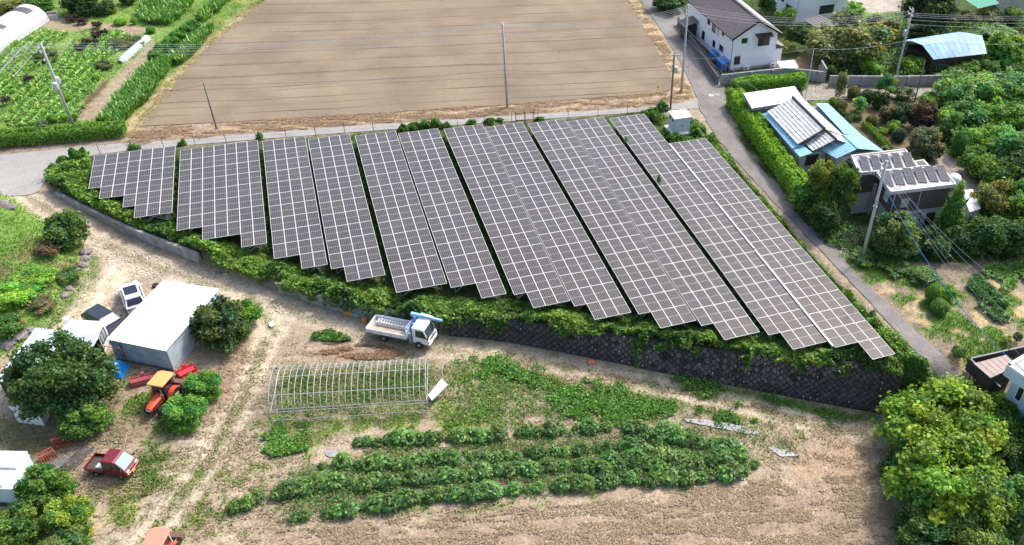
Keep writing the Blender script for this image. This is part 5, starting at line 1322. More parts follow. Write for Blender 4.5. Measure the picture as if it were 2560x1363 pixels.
# ---- white two storey house with the brown tiled gable
p0 = at(1824.4, 178); p1 = at(1932, 164)
HW = p1[0] - p0[0]; HD = 15.0; HE = 5.05; HR = 7.05
t = thing('white_house', 'white two-storey house with brown tiled gable roof beside the road', 'house', (p0[0], p0[1], 0))
m = MB(); m.add([(0, 0, 0), (HW, 0, 0), (HW, HD, 0), (0, HD, 0), (0, 0, HE), (HW, 0, HE), (HW, HD, HE), (0, HD, HE), (HW / 2, 0, HR - .12), (HW / 2, HD, HR - .12)],
      [(0, 1, 5, 8, 4), (1, 2, 6, 5), (2, 3, 7, 9, 6), (3, 0, 4, 7), (4, 8, 9, 7), (8, 5, 6, 9)]); m.build('wall', M_WSID, t)
m = MB(); m.box((HW / 2, HD / 2, 0.17), (HW + 0.06, HD + 0.06, 0.36)); m.build('foundation', M_GRYW, t)
sl_ = (HR - HE) / (HW / 2); ov = 0.5; ez = HE - sl_ * ov + 0.1
yF, yB = -0.55, HD + 0.5
rf = tile_roof('roof', [(-ov, yB, ez), (-ov, yF, ez), (HW / 2, yF, HR + .1), (HW / 2, yB, HR + .1)], 0.30, 0.30, M_TILEB, t)
tile_roof('roof', [(HW + ov, yF, ez), (HW + ov, yB, ez), (HW / 2, yB, HR + .1), (HW / 2, yF, HR + .1)], 0.30, 0.30, M_TILEB, t)
m = MB(); m.slab([(HW / 2 + 0.55, 0.2, HR + .27 - sl_ * .55), (HW / 2 + 0.55, HD - 1, HR + .27 - sl_ * .55), (HW - 0.1, HD - 1, HR + .27 - sl_ * (HW / 2 - .1)), (HW - 0.1, 0.2, HR + .27 - sl_ * (HW / 2 - .1))][::-1], 0.05); m.build('roof_cover', mat('pale_grey_roof_cover', (0.36, 0.37, 0.37), .5, 0, .15, .8), rf)
m = MB(); m.box((HW / 2, (yF + yB) / 2, HR + .17), (0.28, yB - yF, 0.16)); m.build('ridge_cap', M_TILEB, rf)
for i in range(16):
    m = MB(); m.box((HW / 2 + 0.35, yF + 0.8 + i * 0.85, HR + .02), (0.10, 0.45, 0.14)); m.build('snow_guard', M_DARK, rf)
for sx_ in (-1, 1):
    m = MB(); a = (HW / 2 + sx_ * (HW / 2 + ov), ez - .02); b_ = (HW / 2, HR + .08)
    m.add([(a[0], yF - .04, a[1]), (b_[0], yF - .04, b_[1]), (b_[0], yF - .04, b_[1] - .24), (a[0], yF - .04, a[1] - .24), (a[0], yF + .06, a[1]), (b_[0], yF + .06, b_[1]), (b_[0], yF + .06, b_[1] - .24), (a[0], yF + .06, a[1] - .24)],
          [(0, 1, 2, 3), (7, 6, 5, 4), (0, 4, 5, 1), (3, 2, 6, 7), (0, 3, 7, 4), (1, 5, 6, 2)]); m.build('bargeboard', M_DARK, t)
m = MB(); m.tube([(-ov, yF, ez - .05), (-ov, yB, ez - .05)], 0.07, 6); m.build('gutter', M_DARK, t)
m = MB(); m.tube([(-0.05, -0.06, 0.1), (-0.05, -0.06, HE - .1)], 0.045, 6); m.build('downpipe', mat('grey_pipe', (0.2, 0.2, 0.22), .5), t)
fr = ((0, -0.0), (1, 0), (0, -1))
window(t, *fr, 1.75, 4.25, 0.75, 0.6, mull=0); window(t, *fr, 0.95, 1.5, 0.8, 1.1, mull=0)
bay = MB(); bay.box((4.55, -0.2, 3.92), (2.1, 0.4, 1.5)); bo = bay.build('bay', M_WSID, t)
window(t, (0, -0.4), (1, 0), (0, -1), 4.55, 4.0, 1.7, 1.05, mull=1)
m = MB(); m.slab([(3.3, -0.9, 4.85), (5.8, -0.9, 4.85), (5.8, -0.02, 5.08), (3.3, -0.02, 5.08)], 0.12); m.build('window_hood', M_DARK, t)
lf = ((0, 0), (0, 1), (-1, 0))
for a, z, w, h, mu in ((3.3, 2.0, 1.1, 0.7, 0), (5.7, 1.7, 0.7, 0.8, 0), (9.4, 1.5, 0.8, 1.1, 0), (3.2, 4.2, 0.6, 0.5, 0), (6.2, 3.9, 1.0, 1.2, 0), (8.0, 4.1, 0.7, 0.7, 0)):
    window(t, *lf, a, z, w, h, mull=mu)
m = MB(); m.box((-0.12, 4.9, 3.9), (0.2, 0.7, 1.2)); m.build('shutter_box', mat('lavender_white', (0.66, 0.64, 0.72), .6), t)
tile_roof('porch_roof', [(HW + 1.6, -0.3, 2.6), (HW + 1.6, 3.2, 2.6), (HW - .0, 3.2, 3.3), (HW - .0, -0.3, 3.3)], 0.3, 0.3, M_TILEB, t)
m = MB(); m.box((HW + 0.85, -0.34, 2.92), (1.7, 0.1, 0.16)); m.build('bargeboard', M_DARK, t)
m = MB(); m.box((HW + 0.55, 1.5, 1.25), (1.1, 3.0, 2.5)); m.build('porch_wall', M_WSID, t)
m = MB(); m.slab([(-2.4, 11.2, 2.3), (-2.4, 13.6, 2.3), (0, 13.6, 2.9), (0, 11.2, 2.9)][::-1], 0.1); m.build('entrance_roof', M_TILEB, t)
m = MB(); m.box((-1.1, 12.4, 1.1), (1.8, 1.6, 2.2)); m.build('entrance_box', M_DARK, t)
def ac(label, loc, rz):
    a = thing('air_conditioner', label, 'air conditioner', loc, rz, 'air conditioners at the white house')
    m = MB(); m.box((0, 0, 0.42), (0.82, 0.32, 0.62)); b = m.build('casing', M_WHITE, a, bevel=0.02)
    m = MB(); m.lathe([(0.24, -0.175), (0.24, -0.165)], 16, (-0.12, 0, 0.42), 'y'); m.build('fan_grille', mat('grey_plastic', (0.3, 0.3, 0.3), .5), a)
    for x in (-0.3, 0.3):
        m = MB(); m.box((x, 0, 0.055), (0.08, 0.34, 0.11)); m.build('foot', M_GRYW, a)
ac('white air conditioner near the left corner of the white house front', (p0[0] + 2.3, p0[1] - 0.45, 0), 0)
ac('white air conditioner at the right corner of the white house front', (p0[0] + HW - 0.35, p0[1] - 0.5, 0), 0)
g1 = at(1812, 172); bt = thing('covered_rack', 'rack under a bright blue plastic cover against the white house', 'rack', (p0[0] - 0.75, p0[1] + 0.9, 0))
m = MB(); m.slab([(-.65, -.95, 1.25), (.6, -.95, 1.45), (.6, .95, 1.45), (-.65, .95, 1.25)], 0.06); m.build('cover', M_BLUEP, bt)
m = MB(); m.box((0, 0.1, 0.6), (0.9, 1.5, 1.1)); m.build('stored_goods', mat('faded_blue_goods', (0.10, 0.22, 0.5), .7, 0, .5, 4), bt)
for x, y in ((-.6, -.9), (.55, -.9), (-.6, .9), (.55, .9)):
    m = MB(); m.tube([(x, y, 0), (x, y, 1.3)], 0.03, 6); m.build('leg', M_GALV, bt)
bt = thing('storage_cage', 'blue topped tank on a stand beside the white house wall', 'tank', (p0[0] - 0.7, p0[1] + 4.2, 0))
m = MB(); m.box((0, 0, 0.95), (0.9, 1.3, 0.7)); m.build('tank', M_BLUEP, bt, bevel=0.08)
m = MB(); m.box((0, 0, 0.3), (0.8, 1.2, 0.6)); m.build('stand', M_GALV, bt)
# small white store
q = [at(u, v, 1.25) for u, v in ((1942, 154), (1986, 150), (1996, 169), (1952, 171))]
c = sum(q) / 4; st_ = thing('garden_store', 'small white metal garden store behind the block wall', 'shed', (c[0], c[1], 0))
wall_box('body', [(p - c) * 0.94 for p in q], 0, 1.15, M_WHITE, st_); m = MB(); m.slab([(p[0] - c[0], p[1] - c[1], 1.25) for p in q][::-1], 0.08); m.build('roof', M_WHITE, st_)
m = MB(); m.box((0.0, -0.86, 0.55), (0.05, 0.04, 0.9)); m.build('door_handle', M_DARK, st_)

# ---- block walls
def block_wall(label, px, h, mtl, bl=0.62, co=0.38, thick=0.16, z=0.0, piers=True, hs=None):
    P = [at(u, v, z) for u, v in px]; t = thing('block_wall', label, 'wall', P[0]); r = random.Random(len(label))
    for si in range(len(P) - 1):
        a, b = P[si] - P[0], P[si + 1] - P[0]; L_ = np.linalg.norm(b - a); d = (b - a) / L_; ang = math.atan2(d[1], d[0])
        n = max(1, int(round(L_ / bl))); k = L_ / n; nr = max(1, int(round(h / co))); ch = h / nr
        me = MB(); me.box((0, 0, 0), (k - 0.022, thick, ch - 0.022)); me = me.mesh('block', mtl)
        for i in range(n):
            for j in range(nr):
                c = a + d * k * (i + 0.5)
                link('block', me, t, (c[0] + r.uniform(-.006, .006), c[1] + r.uniform(-.01, .01), (j + 0.5) * ch), ang)
        co_ = MB(); cc = (a + b) / 2; co_.box((cc[0], cc[1], h / 2 - 0.05), (L_ - 0.1, thick * 0.7, h - 0.06), ang); co_.build('mortar_core', M_BLOCKD, t)
        cp = MB(); cp.box((cc[0], cc[1], h + 0.03), (L_, thick + 0.06, 0.06), ang); cp.build('coping', mtl, t)
        if piers:
            for q in np.arange(1.5, L_ - 0.5, 3.2):
                c = a + d * q; pm = MB(); pm.box((c[0] + d[1] * 0.14, c[1] - d[0] * 0.14, h / 2), (0.22, 0.24, h + .04), ang); pm.build('pier', mtl, t)
    return t
block_wall('light grey block wall in front of the white house with stepped end', [(1800, 214), (1850, 208), (1960, 196), (2060, 206)], 1.5, M_BLOCK)
block_wall('dark mossy block wall along the road side of the white house', [(1694, 62), (1740, 130), (1770, 180), (1794, 213)], 1.2, M_BLOCKD, piers=False)
block_wall('long grey block wall along the back lane', [(2070, 215), (2240, 216), (2358, 213), (2545, 208)], 1.45, M_BLOCK)
block_wall('short block wall running back from the white house corner', [(2061, 205), (2046, 178)], 1.9, M_BLOCK, piers=False)

# ---- white house at the top edge
p0 = at(1988, 58); t = thing('white_house', 'white house cut by the top edge, behind the green trees', 'house', (p0[0], p0[1], 0))
wall_box('wall', [(0, 0), (9.5, 0.6), (9.0, 8.5), (-.5, 8)], 0, 6.0, M_WSID, t)
m = MB(); m.slab([(-.6, -.5, 6.1), (10.1, .1, 6.1), (9.6, 9.1, 6.3), (-1.1, 8.6, 6.3)], 0.2); m.build('roof', M_TILEB, t)
uu_ = np.array([9.5, .6]) / np.linalg.norm([9.5, .6]); nn_ = np.array([uu_[1], -uu_[0]])
window(t, (0, 0), uu_, nn_, 5.6, 1.6, 2.6, 1.2, mull=1); window(t, (0, 0), uu_, nn_, 5.0, 4.2, 2.0, .9, mull=1)
window(t, (0, 0), (-.062, .998), (-.998, -.062), 2.2, 1.5, 1.8, 1.1, mull=1, frame=M_GALV); window(t, (0, 0), (-.062, .998), (-.998, -.062), 4.4, 2.6, .8, 1.1, mull=0)
m = MB(); m.box((7.6, -0.5, 3.9), (2.2, 1.0, 1.0)); m.build('balcony', M_WHITE, t)
m = MB(); m.tube([(0.02, -0.05, 0), (0.02, -0.05, 5.9)], 0.05, 6); m.build('downpipe', M_GALV, t)
q = [at(u, v, 2.2) for u, v in ((2010, 50), (2046, 36), (2100, 62), (2058, 80))]; c = sum(q) / 4
t = thing('carport', 'dark grey carport roof in front of the top edge white house', 'carport', (c[0], c[1], 0))
sheets([q[i] - V3((c[0], c[1], 0)) for i in (3, 2, 1, 0)], 6, mat('dark_grey_roof_sheet', (0.13, 0.125, 0.12), .6), t)
for p in q:
    m = MB(); d = (p - c) * 0.88; m.tube([(d[0], d[1], 0), (d[0], d[1], 2.1)], 0.05, 6); m.build('post', M_GALV, t)

# ---- blue and grey roofed house
def pw(u, v, z, o): return at(u, v, z) - o
o_ = V3((54.0, 79.0, 0)); t = thing('blue_roofed_house', 'single-storey house with silver tile roof and light blue metal skirts', 'house', o_)
rA, rB = pw(1982, 245, 4.6, o_), pw(2060, 322, 4.6, o_)
eL0, eL1, eR0, eR1 = pw(1918, 279, 3.2, o_), pw(1994, 361, 3.2, o_), pw(2009, 250, 3.2, o_), pw(2117, 337, 3.2, o_)
rf = tile_roof('roof', [eL0, eL1, rB, rA], 0.30, 0.42, M_TILEG, t, 0.05, 0.06); tile_roof('roof', [eR1 + V3((-.6, 0, 0)), eR0, rA, rB], 0.30, 0.42, M_TILEG, t, 0.05, 0.06)
m = MB(); m.tube([rA + V3((0, .1, .08)), rB + V3((0, -.1, .08))], 0.16, 8); m.build('ridge_cap', M_RIDGE, rf)
m = MB(); m.tube([eL1 + V3((.2, -.06, .0)), rB + V3((0, -.1, -.02))], 0.10, 6); m.build('verge_tile', M_RIDGE, rf)
# lower gable in front
r2a, r2b = pw(2062, 325, 4.1, o_), pw(2090, 349, 4.1, o_); e2a, e2b = pw(2013, 360, 2.95, o_), pw(2032, 378, 2.95, o_)
rf = tile_roof('front_roof', [e2a, e2b, r2b, r2a], 0.30, 0.42, M_TILEG, t, 0.05, 0.06)
e2c, e2d = r2b + (r2b - e2b) * 0.9 * V3((1, 1, -1)), r2a + (r2a - e2a) * 0.9 * V3((1, 1, -1))
tile_roof('front_roof', [e2c, e2d, r2a, r2b], 0.30, 0.42, M_TILEG, t, 0.05, 0.06)
m = MB(); m.tube([r2a + V3((0, .1, .08)), r2b + V3((0, -.1, .08))], 0.14, 8); m.build('ridge_cap', M_RIDGE, rf)
m = MB(); m.tube([e2b + V3((.1, -.05, 0)), r2b + V3((0, -.08, 0))], 0.09, 6); m.build('verge_tile', M_RIDGE, rf)
# blue skirts
b0, b1 = pw(1906, 285, 2.75, o_), pw(1980, 371, 2.75, o_)
sheets([b0, b1, eL1 + V3((.25, -.1, -.12)), eL0 + V3((.25, 0, -.12))], 22, M_BLUEM, t)
b2, b3 = pw(1981, 372, 2.65, o_), pw(2000, 392, 2.65, o_)
sheets([b2, b3, pw(2032, 380, 3.0, o_) + V3((-.05, 0, -.1)), pw(2009, 361, 3.0, o_) + V3((-.05, 0, -.1))], 5, M_BLUEM, t)
f0, f1, f2, f3 = pw(2049, 373, 2.7, o_), pw(2091, 396, 2.7, o_), pw(2144, 372, 3.6, o_), pw(2106, 337, 3.6, o_)
sheets([f0, f1, f2, f3], 7, M_BLUEM, t)
g0, g1 = pw(2210, 378, 2.75, o_), pw(2157, 340, 2.75, o_)
sheets([g0, g1, f3, f2], 9, M_BLUEM, t)
m = MB(); m.tube([f2 + V3((0, -.05, .05)), f3 + V3((0, 0, .05))], 0.07, 6); m.build('ridge_cap', M_BLUEM, t)
h0, h1 = pw(2069, 258, 2.75, o_), pw(2156, 340, 2.75, o_)
sheets([h1, h0, pw(2040, 259, 3.15, o_), pw(2112, 336, 3.15, o_)], 20, M_BLUEM, t)
k = [pw(u, v, 3.0, o_) for u, v in ((1858, 236), (1986, 218), (2010, 250), (1880, 271))]
sheets([k[3], k[2], k[1] + V3((0, 0, .15)), k[0] + V3((0, 0, .15))], 8, M_WROOF, t, 0.03)
m = MB()
kk_ = [p + V3((0, 0, -.06)) for p in k]; m.slab([kk_[3], kk_[2], kk_[1] + V3((0, 0, .12)), kk_[0] + V3((0, 0, .12))], 0.32); m.build('fascia', mat('blue_grey_fascia', (0.20, 0.25, 0.33), .6), t)
zz_ = V3((0, 0, 0))
wall_box('wall', [V3((b0[0] + .5, b0[1], 0)), V3((b1[0] + .5, b1[1] + .3, 0)), V3((h1[0] - .6, h1[1] + .2, 0)), V3((h0[0] - .6, h0[1] - .3, 0))], 0, 2.7, M_GRYW, t)
wall_box('wall', [(k[0][0] + .3, k[0][1] - .3), (k[1][0] - .3, k[1][1] - .3), (k[2][0] - .3, k[2][1] + .35), (k[3][0] + .3, k[3][1] + .35)], 0, 2.62, mat('dark_grey_wall', (0.16, 0.16, 0.175), .8), t)
wf = [(b3[0] + .35, b3[1] + .45), (f1[0] - .0, b3[1] + .45), (f1[0] - .0, b1[1] + .2), (b3[0] + .35, b1[1] + .2)]
wall_box('wall', wf, 0, 2.55, M_GRYW, t)
wall_box('gable_wall', [(f1[0] + .3, f1[1] + .35), (g0[0] - .3, f1[1] + .35), (g0[0] - .3, g1[1]), (f1[0] + .3, g1[1])], 0, 2.65, M_GRYW, t)
window(t, (b3[0] + .35, b3[1] + .45), (1, 0), (0, -1), 1.6, 1.7, 1.5, 1.2, mull=1)
window(t, (f1[0] + .3, f1[1] + .35), (1, 0), (0, -1), 2.2, 1.5, 1.5, 1.1, mull=1)

# ---- two storey brown house with flat roofs and collectors
o_ = V3((56.0, 64.0, 0)); t = thing('flat_roofed_house', 'brown and grey two-storey house with solar collectors on flat roofs', 'house', o_)
RZ = 5.4
F_ = [pw(u, v, RZ, o_) for u, v in ((2226, 482), (2392, 462), (2353, 416), (2190, 430))]; B_ = [pw(u, v, RZ - .15, o_) for u, v in ((2146, 434), (2297, 420), (2263, 373), (2127, 390))]
def inset(q, d): c = sum(q) / len(q); return [p + (c - p) / np.linalg.norm((c - p)[:2]) * d for p in q]
for nm, q, rz_ in (('roof', F_, RZ), ('roof', B_, RZ - .15)):
    m = MB(); m.slab(q, 0.28); r_ = m.build(nm, M_FLATR, t)
    for i in range(4):
        a, b = q[i], q[(i + 1) % 4]; d = b - a; L_ = np.linalg.norm(d); ang = math.atan2(d[1], d[0]); cc = (a + b) / 2; cn = (sum(q) / 4 - cc); cn /= np.linalg.norm(cn)
        m = MB(); c2 = cc + cn * 0.09; m.box((c2[0], c2[1], rz_ + .05), (L_ - .2, 0.16, 0.12), ang); m.build('parapet', mat('pale_parapet', (0.62, 0.61, 0.58), .8), r_)
fi = inset(F_, 0.55); bi = inset(B_, 0.45)
wall_box('upper_wall', fi, 2.65, RZ - .28, M_BROWN, t); wall_box('upper_wall', bi, 2.65, RZ - .43, M_BROWN, t)
fl = inset(F_, 0.75); bl_ = inset(B_, 0.6)
wall_box('lower_wall', fl, 0, 2.66, M_GRYW, t); wall_box('lower_wall', bl_, 0, 2.66, M_GRYW, t)
u_ = (fi[1] - fi[0])[:2]; u_ = u_ / np.linalg.norm(u_); n_ = np.array([u_[1], -u_[0]])
M_CURT = mat('pale_curtained_glass', (0.35, 0.42, 0.40), 0.15, 0, 0.2, 2)
window(t, fi[0], u_, n_, 1.7, 3.75, 0.8, 0.9, frame=M_GRYW, glass=M_CURT, mull=0)
window(t, fl[0], u_, n_, 3.0, 1.15, 1.9, 1.8, mull=1, glass=M_CURT); window(t, fl[0], u_, n_, 5.2, 1.0, 0.9, 1.9, mull=0)
lu = (fi[3] - fi[0])[:2]; lu = lu / np.linalg.norm(lu); ln2 = np.array([-lu[1], lu[0]])
window(t, fi[0], lu, ln2, 1.2, 4.0, 0.8, 0.8, frame=M_WHITE, glass=M_CURT, mull=0)
bu = (bi[1] - bi[0])[:2]; bu = bu / np.linalg.norm(bu); bn = np.array([bu[1], -bu[0]])
m = MB(); c0 = bl_[0][:2] + bu * 0.55 + bn * 0.05
m.box((c0[0], c0[1], 1.05), (1.6, 0.08, 2.0), math.atan2(bu[1], bu[0])); m.build('garage_door', mat('grey_shutter', (0.42, 0.42, 0.43), .5), t)
m = MB(); c0 = bl_[0][:2] + bu * 1.75 + bn * 0.35; m.box((c0[0], c0[1], 1.9), (0.34, 0.3, 3.8), math.atan2(bu[1], bu[0])); m.build('column', mat('grey_column', (0.33, 0.33, 0.33), .8), t)
for dx in (0.05, 3.1):
    pz = fi[0][:2] + u_ * (dx + .2) + n_ * 0.06; m = MB(); m.tube([(pz[0], pz[1], 2.4), (pz[0], pz[1], RZ - .3)], 0.045, 6); m.build('downpipe', mat('pale_pipe', (0.5, 0.5, 0.5), .5), t)
M_COLL = panel_glass('collector_glass', (0.022, 0.032, 0.055), (0.06, 0.07, 0.09), 0.12, 3, 4); M_COLL.node_tree.nodes['Principled BSDF'].inputs['Specular IOR Level'].default_value = 0.2
def collector(bl, tl, wpx, label_parent, z):
    P = [at(u, v, z) - o_ for u, v in (bl, (bl[0] + wpx, bl[1] + 1.0), (tl[0] + wpx, tl[1] - 2.0), tl)]
    P[2] = P[2] + V3((0, 0, .22)); P[3] = P[3] + V3((0, 0, .22))
    w = np.linalg.norm(P[1] - P[0]); h = np.linalg.norm(P[3] - P[0]); c = sum(P) / 4
    me = make_panel_mesh(w, h, 0.03, 0.02, 0.07, 2, 'collector', [mat('dark_collector_frame', (0.12, 0.12, 0.13), .4), M_COLL])
    x = (P[1] - P[0]) / w; y = P[3] - P[0]; y = y - x * (y @ x); y /= np.linalg.norm(y); n = np.cross(x, y)
    o = link('collector', me, label_parent)
    o.matrix_local = Matrix(((x[0], y[0], n[0], c[0]), (x[1], y[1], n[1], c[1]), (x[2], y[2], n[2], c[2]), (0, 0, 0, 1)))
    m = MB()
    for k_ in (0.15, 0.85):
        p = P[3] + (P[2] - P[3]) * k_; m.tube([p, (p[0], p[1], RZ - .1)], 0.03, 5)
    m.build('collector_legs', M_GALV, label_parent)
cv = lambda x, y: (2080 + x / 4.8675, 360 + y / 4.8675)
for b_, tp in (((665, 507), (570, 345)), ((800, 492), (715, 335)), ((940, 482), (840, 312)), ((1075, 467), (970, 305)), ((1215, 456), (1105, 290)), ((1352, 445), (1237, 280))):
    collector(cv(*b_), cv(*tp), 21.5, t, RZ + .12)
for b_, tp in (((395, 330), (310, 172)), ((530, 312), (437, 157)), ((655, 302), (565, 142)), ((795, 292), (697, 132)), ((932, 275), (832, 122))):
    collector(cv(*b_), cv(*tp), 20.0, t, RZ - .03)
m = MB(); pm_ = pw(2250, 470, RZ, o_); m.tube([pm_, pm_ + V3((0, 0, 1.6))], 0.03, 6); m.tube([pm_ + V3((-.4, 0, 1.5)), pm_ + V3((.4, 0, 1.55))], 0.02, 5); m.build('antenna', M_GALV, t)
q = [pw(u, v, 4.6, o_) for u, v in ((2292, 416), (2325, 415), (2310, 398), (2283, 402))]; wall_box('chimney_box', q, 0, 4.6, mat('pale_grey_wall', (0.5, 0.48, 0.45), .8), t)
wall_box('chimney_mouth', inset(q, 0.35), 4.5, 4.62, M_DARK, t)
# low white roofed annex
q = [at(u, v, 2.2) for u, v in ((2403, 476), (2432, 473), (2452, 522), (2424, 530))]; c = sum(q) / 4
t = thing('annex', 'small white corrugated roof half hidden by trees beside the brown house', 'shed', (c[0], c[1], 0))
corrugated('roof', [q[3] - V3((c[0], c[1], 0)), q[2] - V3((c[0], c[1], 0)), q[1] - V3((c[0], c[1], 0)), q[0] - V3((c[0], c[1], 0))], 0.35, 0.03, M_WROOF, t)
wall_box('wall', [(p - c) * .92 for p in q], 0, 2.1, M_GRYW, t)
# round pale water tank
p = at(2387, 446, 1.0); t = thing('water_tank', 'rounded white tank beside the gravel drive behind the flat roof', 'tank', (p[0], p[1], 0))
m = MB(); m.lathe([(0.75, 0), (0.82, 0.5), (0.8, 1.0), (0.6, 1.35), (0.3, 1.5)], 18); m.build('tank', M_WHITE, t, True); m = MB(); m.lathe([(0.18, 1.48), (0.18, 1.6)], 12); m.build('lid', M_WHITE, t)

# ---- blue gambrel barn
zr, zk, ze = 4.5, 4.05, 2.5
A = [at(2280, 103, zr), at(2415, 82, zr)]; K = [at(2306, 113, zk), at(2455, 89, zk)]; E_ = [at(2334, 149, ze), at(2468, 134, ze)]
o_ = V3(((A[0][0] + K[1][0]) / 2, A[0][1] - 1, 0)); t = thing('barn', 'long barn with weathered light blue gambrel roof among trees', 'barn', o_)
sheets([K[0] - o_, K[1] - o_, A[1] - o_, A[0] - o_], 10, M_BLUER, t, 0.02)
sheets([E_[0] - o_, E_[1] - o_, K[1] - o_, K[0] - o_], 10, M_BLUER, t, 0.02)
Bk = [A[0] + V3((0, 1.6, -.5)), A[1] + V3((0, 1.6, -.5)), A[1] + V3((0, 3.4, -2.2)), A[0] + V3((0, 3.4, -2.2))]
sheets([Bk[1] - o_, Bk[0] - o_, A[0] - o_, A[1] - o_], 10, M_BLUER, t, 0.02); sheets([Bk[2] - o_, Bk[3] - o_, Bk[0] - o_, Bk[1] - o_], 10, M_BLUER, t, 0.02)
wall_box('wall', [E_[0] - o_ + V3((.6, .5, 0)), E_[1] - o_ + V3((-.4, .5, 0)), Bk[2] - o_ + V3((-.4, -.3, 0)), Bk[3] - o_ + V3((2.0, -.3, 0))], 0, 2.4, M_WOODD, t)
for i in range(4):
    p = E_[0] + (E_[1] - E_[0]) * (i / 3) - o_; m = MB(); m.box((p[0], p[1] + .15, ze / 2 - .1), (.14, .14, ze - .2)); m.build('post', M_WOODD, t)
# beige building in the corner and green net
p = at(2512, 40); t = thing('beige_house', 'beige walled building at the top right corner', 'house', (p[0], p[1], 0))
wall_box('wall', [(0, 0), (9, -3.5), (12, 4), (3, 8)], 0, 3.6, mat('beige_wall', (0.55, 0.51, 0.44), .8), t)
m = MB(); m.slab([(-.5, -.2, 3.7), (9.1, -4.1, 3.7), (12.6, 4.2, 4.2), (3, 8.6, 4.2)], .2); m.build('roof', M_TILEB, t)
def netm():
    m = bpy.data.materials.new('green_net'); tt, b = nodes(m); b.inputs['Base Color'].default_value = (0.10, 0.42, 0.30, 1); b.inputs['Roughness'].default_value = 0.8; b.inputs['Alpha'].default_value = 0.6
    return m
q = [at(u, v, 2.6) for u, v in ((2402, -8), (2446, 21), (2497, 9), (2470, -20))]; c = sum(q) / 4; t = thing('bird_net', 'turquoise net stretched on posts at the top right edge', 'net', (c[0], c[1], 0))
m = MB(); m.slab([p - V3((c[0], c[1], 0)) for p in q], 0.015); m.build('net', netm(), t)
for i, p in enumerate(q):
    d = p - c; m = MB(); m.tube([(d[0], d[1], 0), (d[0], d[1], 2.65)], 0.04, 6); m.build('post', M_GALV, t)
    e = q[(i + 1) % 4] - c; m = MB(); m.tube([(d[0], d[1], 2.62), (e[0], e[1], 2.62)], 0.03, 5); m.build('edge_pole', mat('pale_pole', (.65, .65, .55), .6), t)

# ---- bottom right: brown lean-to and pale blue house
def grel(q): c = sum(q) / len(q); z = float(zground(c[0], c[1])); return c, z
q = [at(u, v, 1.6) for u, v in ((2434, 909), (2516, 887), (2546, 914), (2476, 945))]; c, z0 = grel(q)
o_ = V3((c[0], c[1], z0)); t = thing('lean_to', 'lean-to with flat brown sheet roof at the right edge', 'shed', o_)
sheets([q[3] - o_, q[2] - o_, q[1] - o_, q[0] - o_], 6, mat('brown_sheet_roof', (0.30, 0.225, 0.20), .6, 0, .12, 1.5), t, 0.02)
wall_box('wall', [(q[0] - c) * .8, (q[3] - c) * .86, (q[2] - c) * .86, (q[1] - c) * .8], 0, 1.5 - z0, M_WOODD, t)
for p in (q[0], q[3]):
    d = (p - c) * .95; m = MB(); m.tube([(d[0], d[1], 0), (d[0], d[1], 1.5 - z0)], .05, 6); m.build('post', M_WOODD, t)
fw = [at(u, v, -0.3) for u, v in ((2492, 985), (2455, 950), (2418, 915), (2515, 893), (2575, 880))]
t = thing('yard_wall', 'dark low yard wall around the brown lean-to', 'wall', (fw[0][0], fw[0][1], -0.6))
for a, b in zip(fw[:-1], fw[1:]):
    d = b - a; cc = (a + b) / 2 - fw[0]; m = MB(); m.box((cc[0], cc[1], .5), (np.linalg.norm(d) + .1, .12, 1.3), math.atan2(d[1], d[0])); m.build('panel', mat('dark_fence_panel', (0.045, 0.042, 0.045), .8), t)
    m = MB(); m.box((cc[0], cc[1], 1.19), (np.linalg.norm(d) + .12, .16, .06), math.atan2(d[1], d[0])); m.build('top_rail', mat('grey_rail', (.2, .2, .2), .7), t)
a = at(2517, 913, 3.0); e1 = at(2560, 943, 3.0) - a; e2 = at(2554, 890, 3.0) - a
e1 = e1 / np.linalg.norm(e1) * 8; e2 = np.array([-e1[1], e1[0], 0]) / 8 * 7
c = a + (e1 + e2) / 2; z0 = float(zground(a[0], a[1])) - .3; o_ = V3((c[0], c[1], z0)); Q = [a, a + e1, a + e1 + e2, a + e2]
t = thing('pale_blue_house', 'pale blue house with white parapet roof at the right edge', 'house', o_)
wall_box('upper_wall', [p - o_ for p in Q], 1.9 - z0, 2.95 - z0, mat('pale_blue_wall', (0.55, 0.66, 0.72), .7, 0, .08, 1), t)
wall_box('lower_wall', inset([p - o_ for p in Q], 0.9), 0, 1.92 - z0, mat('pale_blue_wall', (0, 0, 0)), t)
m = MB(); m.slab([p - o_ + V3((0, 0, -.03)) for p in inset(Q, .3)], .04); m.build('roof', M_FLATR, t)
for i in range(4):
    p, r_ = Q[i] - o_, Q[(i + 1) % 4] - o_; d = r_ - p; cc = (p + r_) / 2; cn = -cc / np.linalg.norm(cc[:2]); m = MB(); m.box((cc[0] + cn[0] * .14, cc[1] + cn[1] * .14, 3.03 - z0), (np.linalg.norm(d) - .01 * i, .3, .2), math.atan2(d[1], d[0])); m.build('parapet', M_WHITE, t)
u_ = (e1 / 8)[:2]; n_ = np.array([u_[1], -u_[0]]); ip = inset([p - o_ for p in Q], 0.9)
window(t, ip[0], u_, n_, 2.6, 1.0 - z0, 1.4, 1.1, mull=1); window(t, ip[0], u_, n_, 1.0, .9 - z0, .5, 1.7, mull=0, frame=M_WHITE)

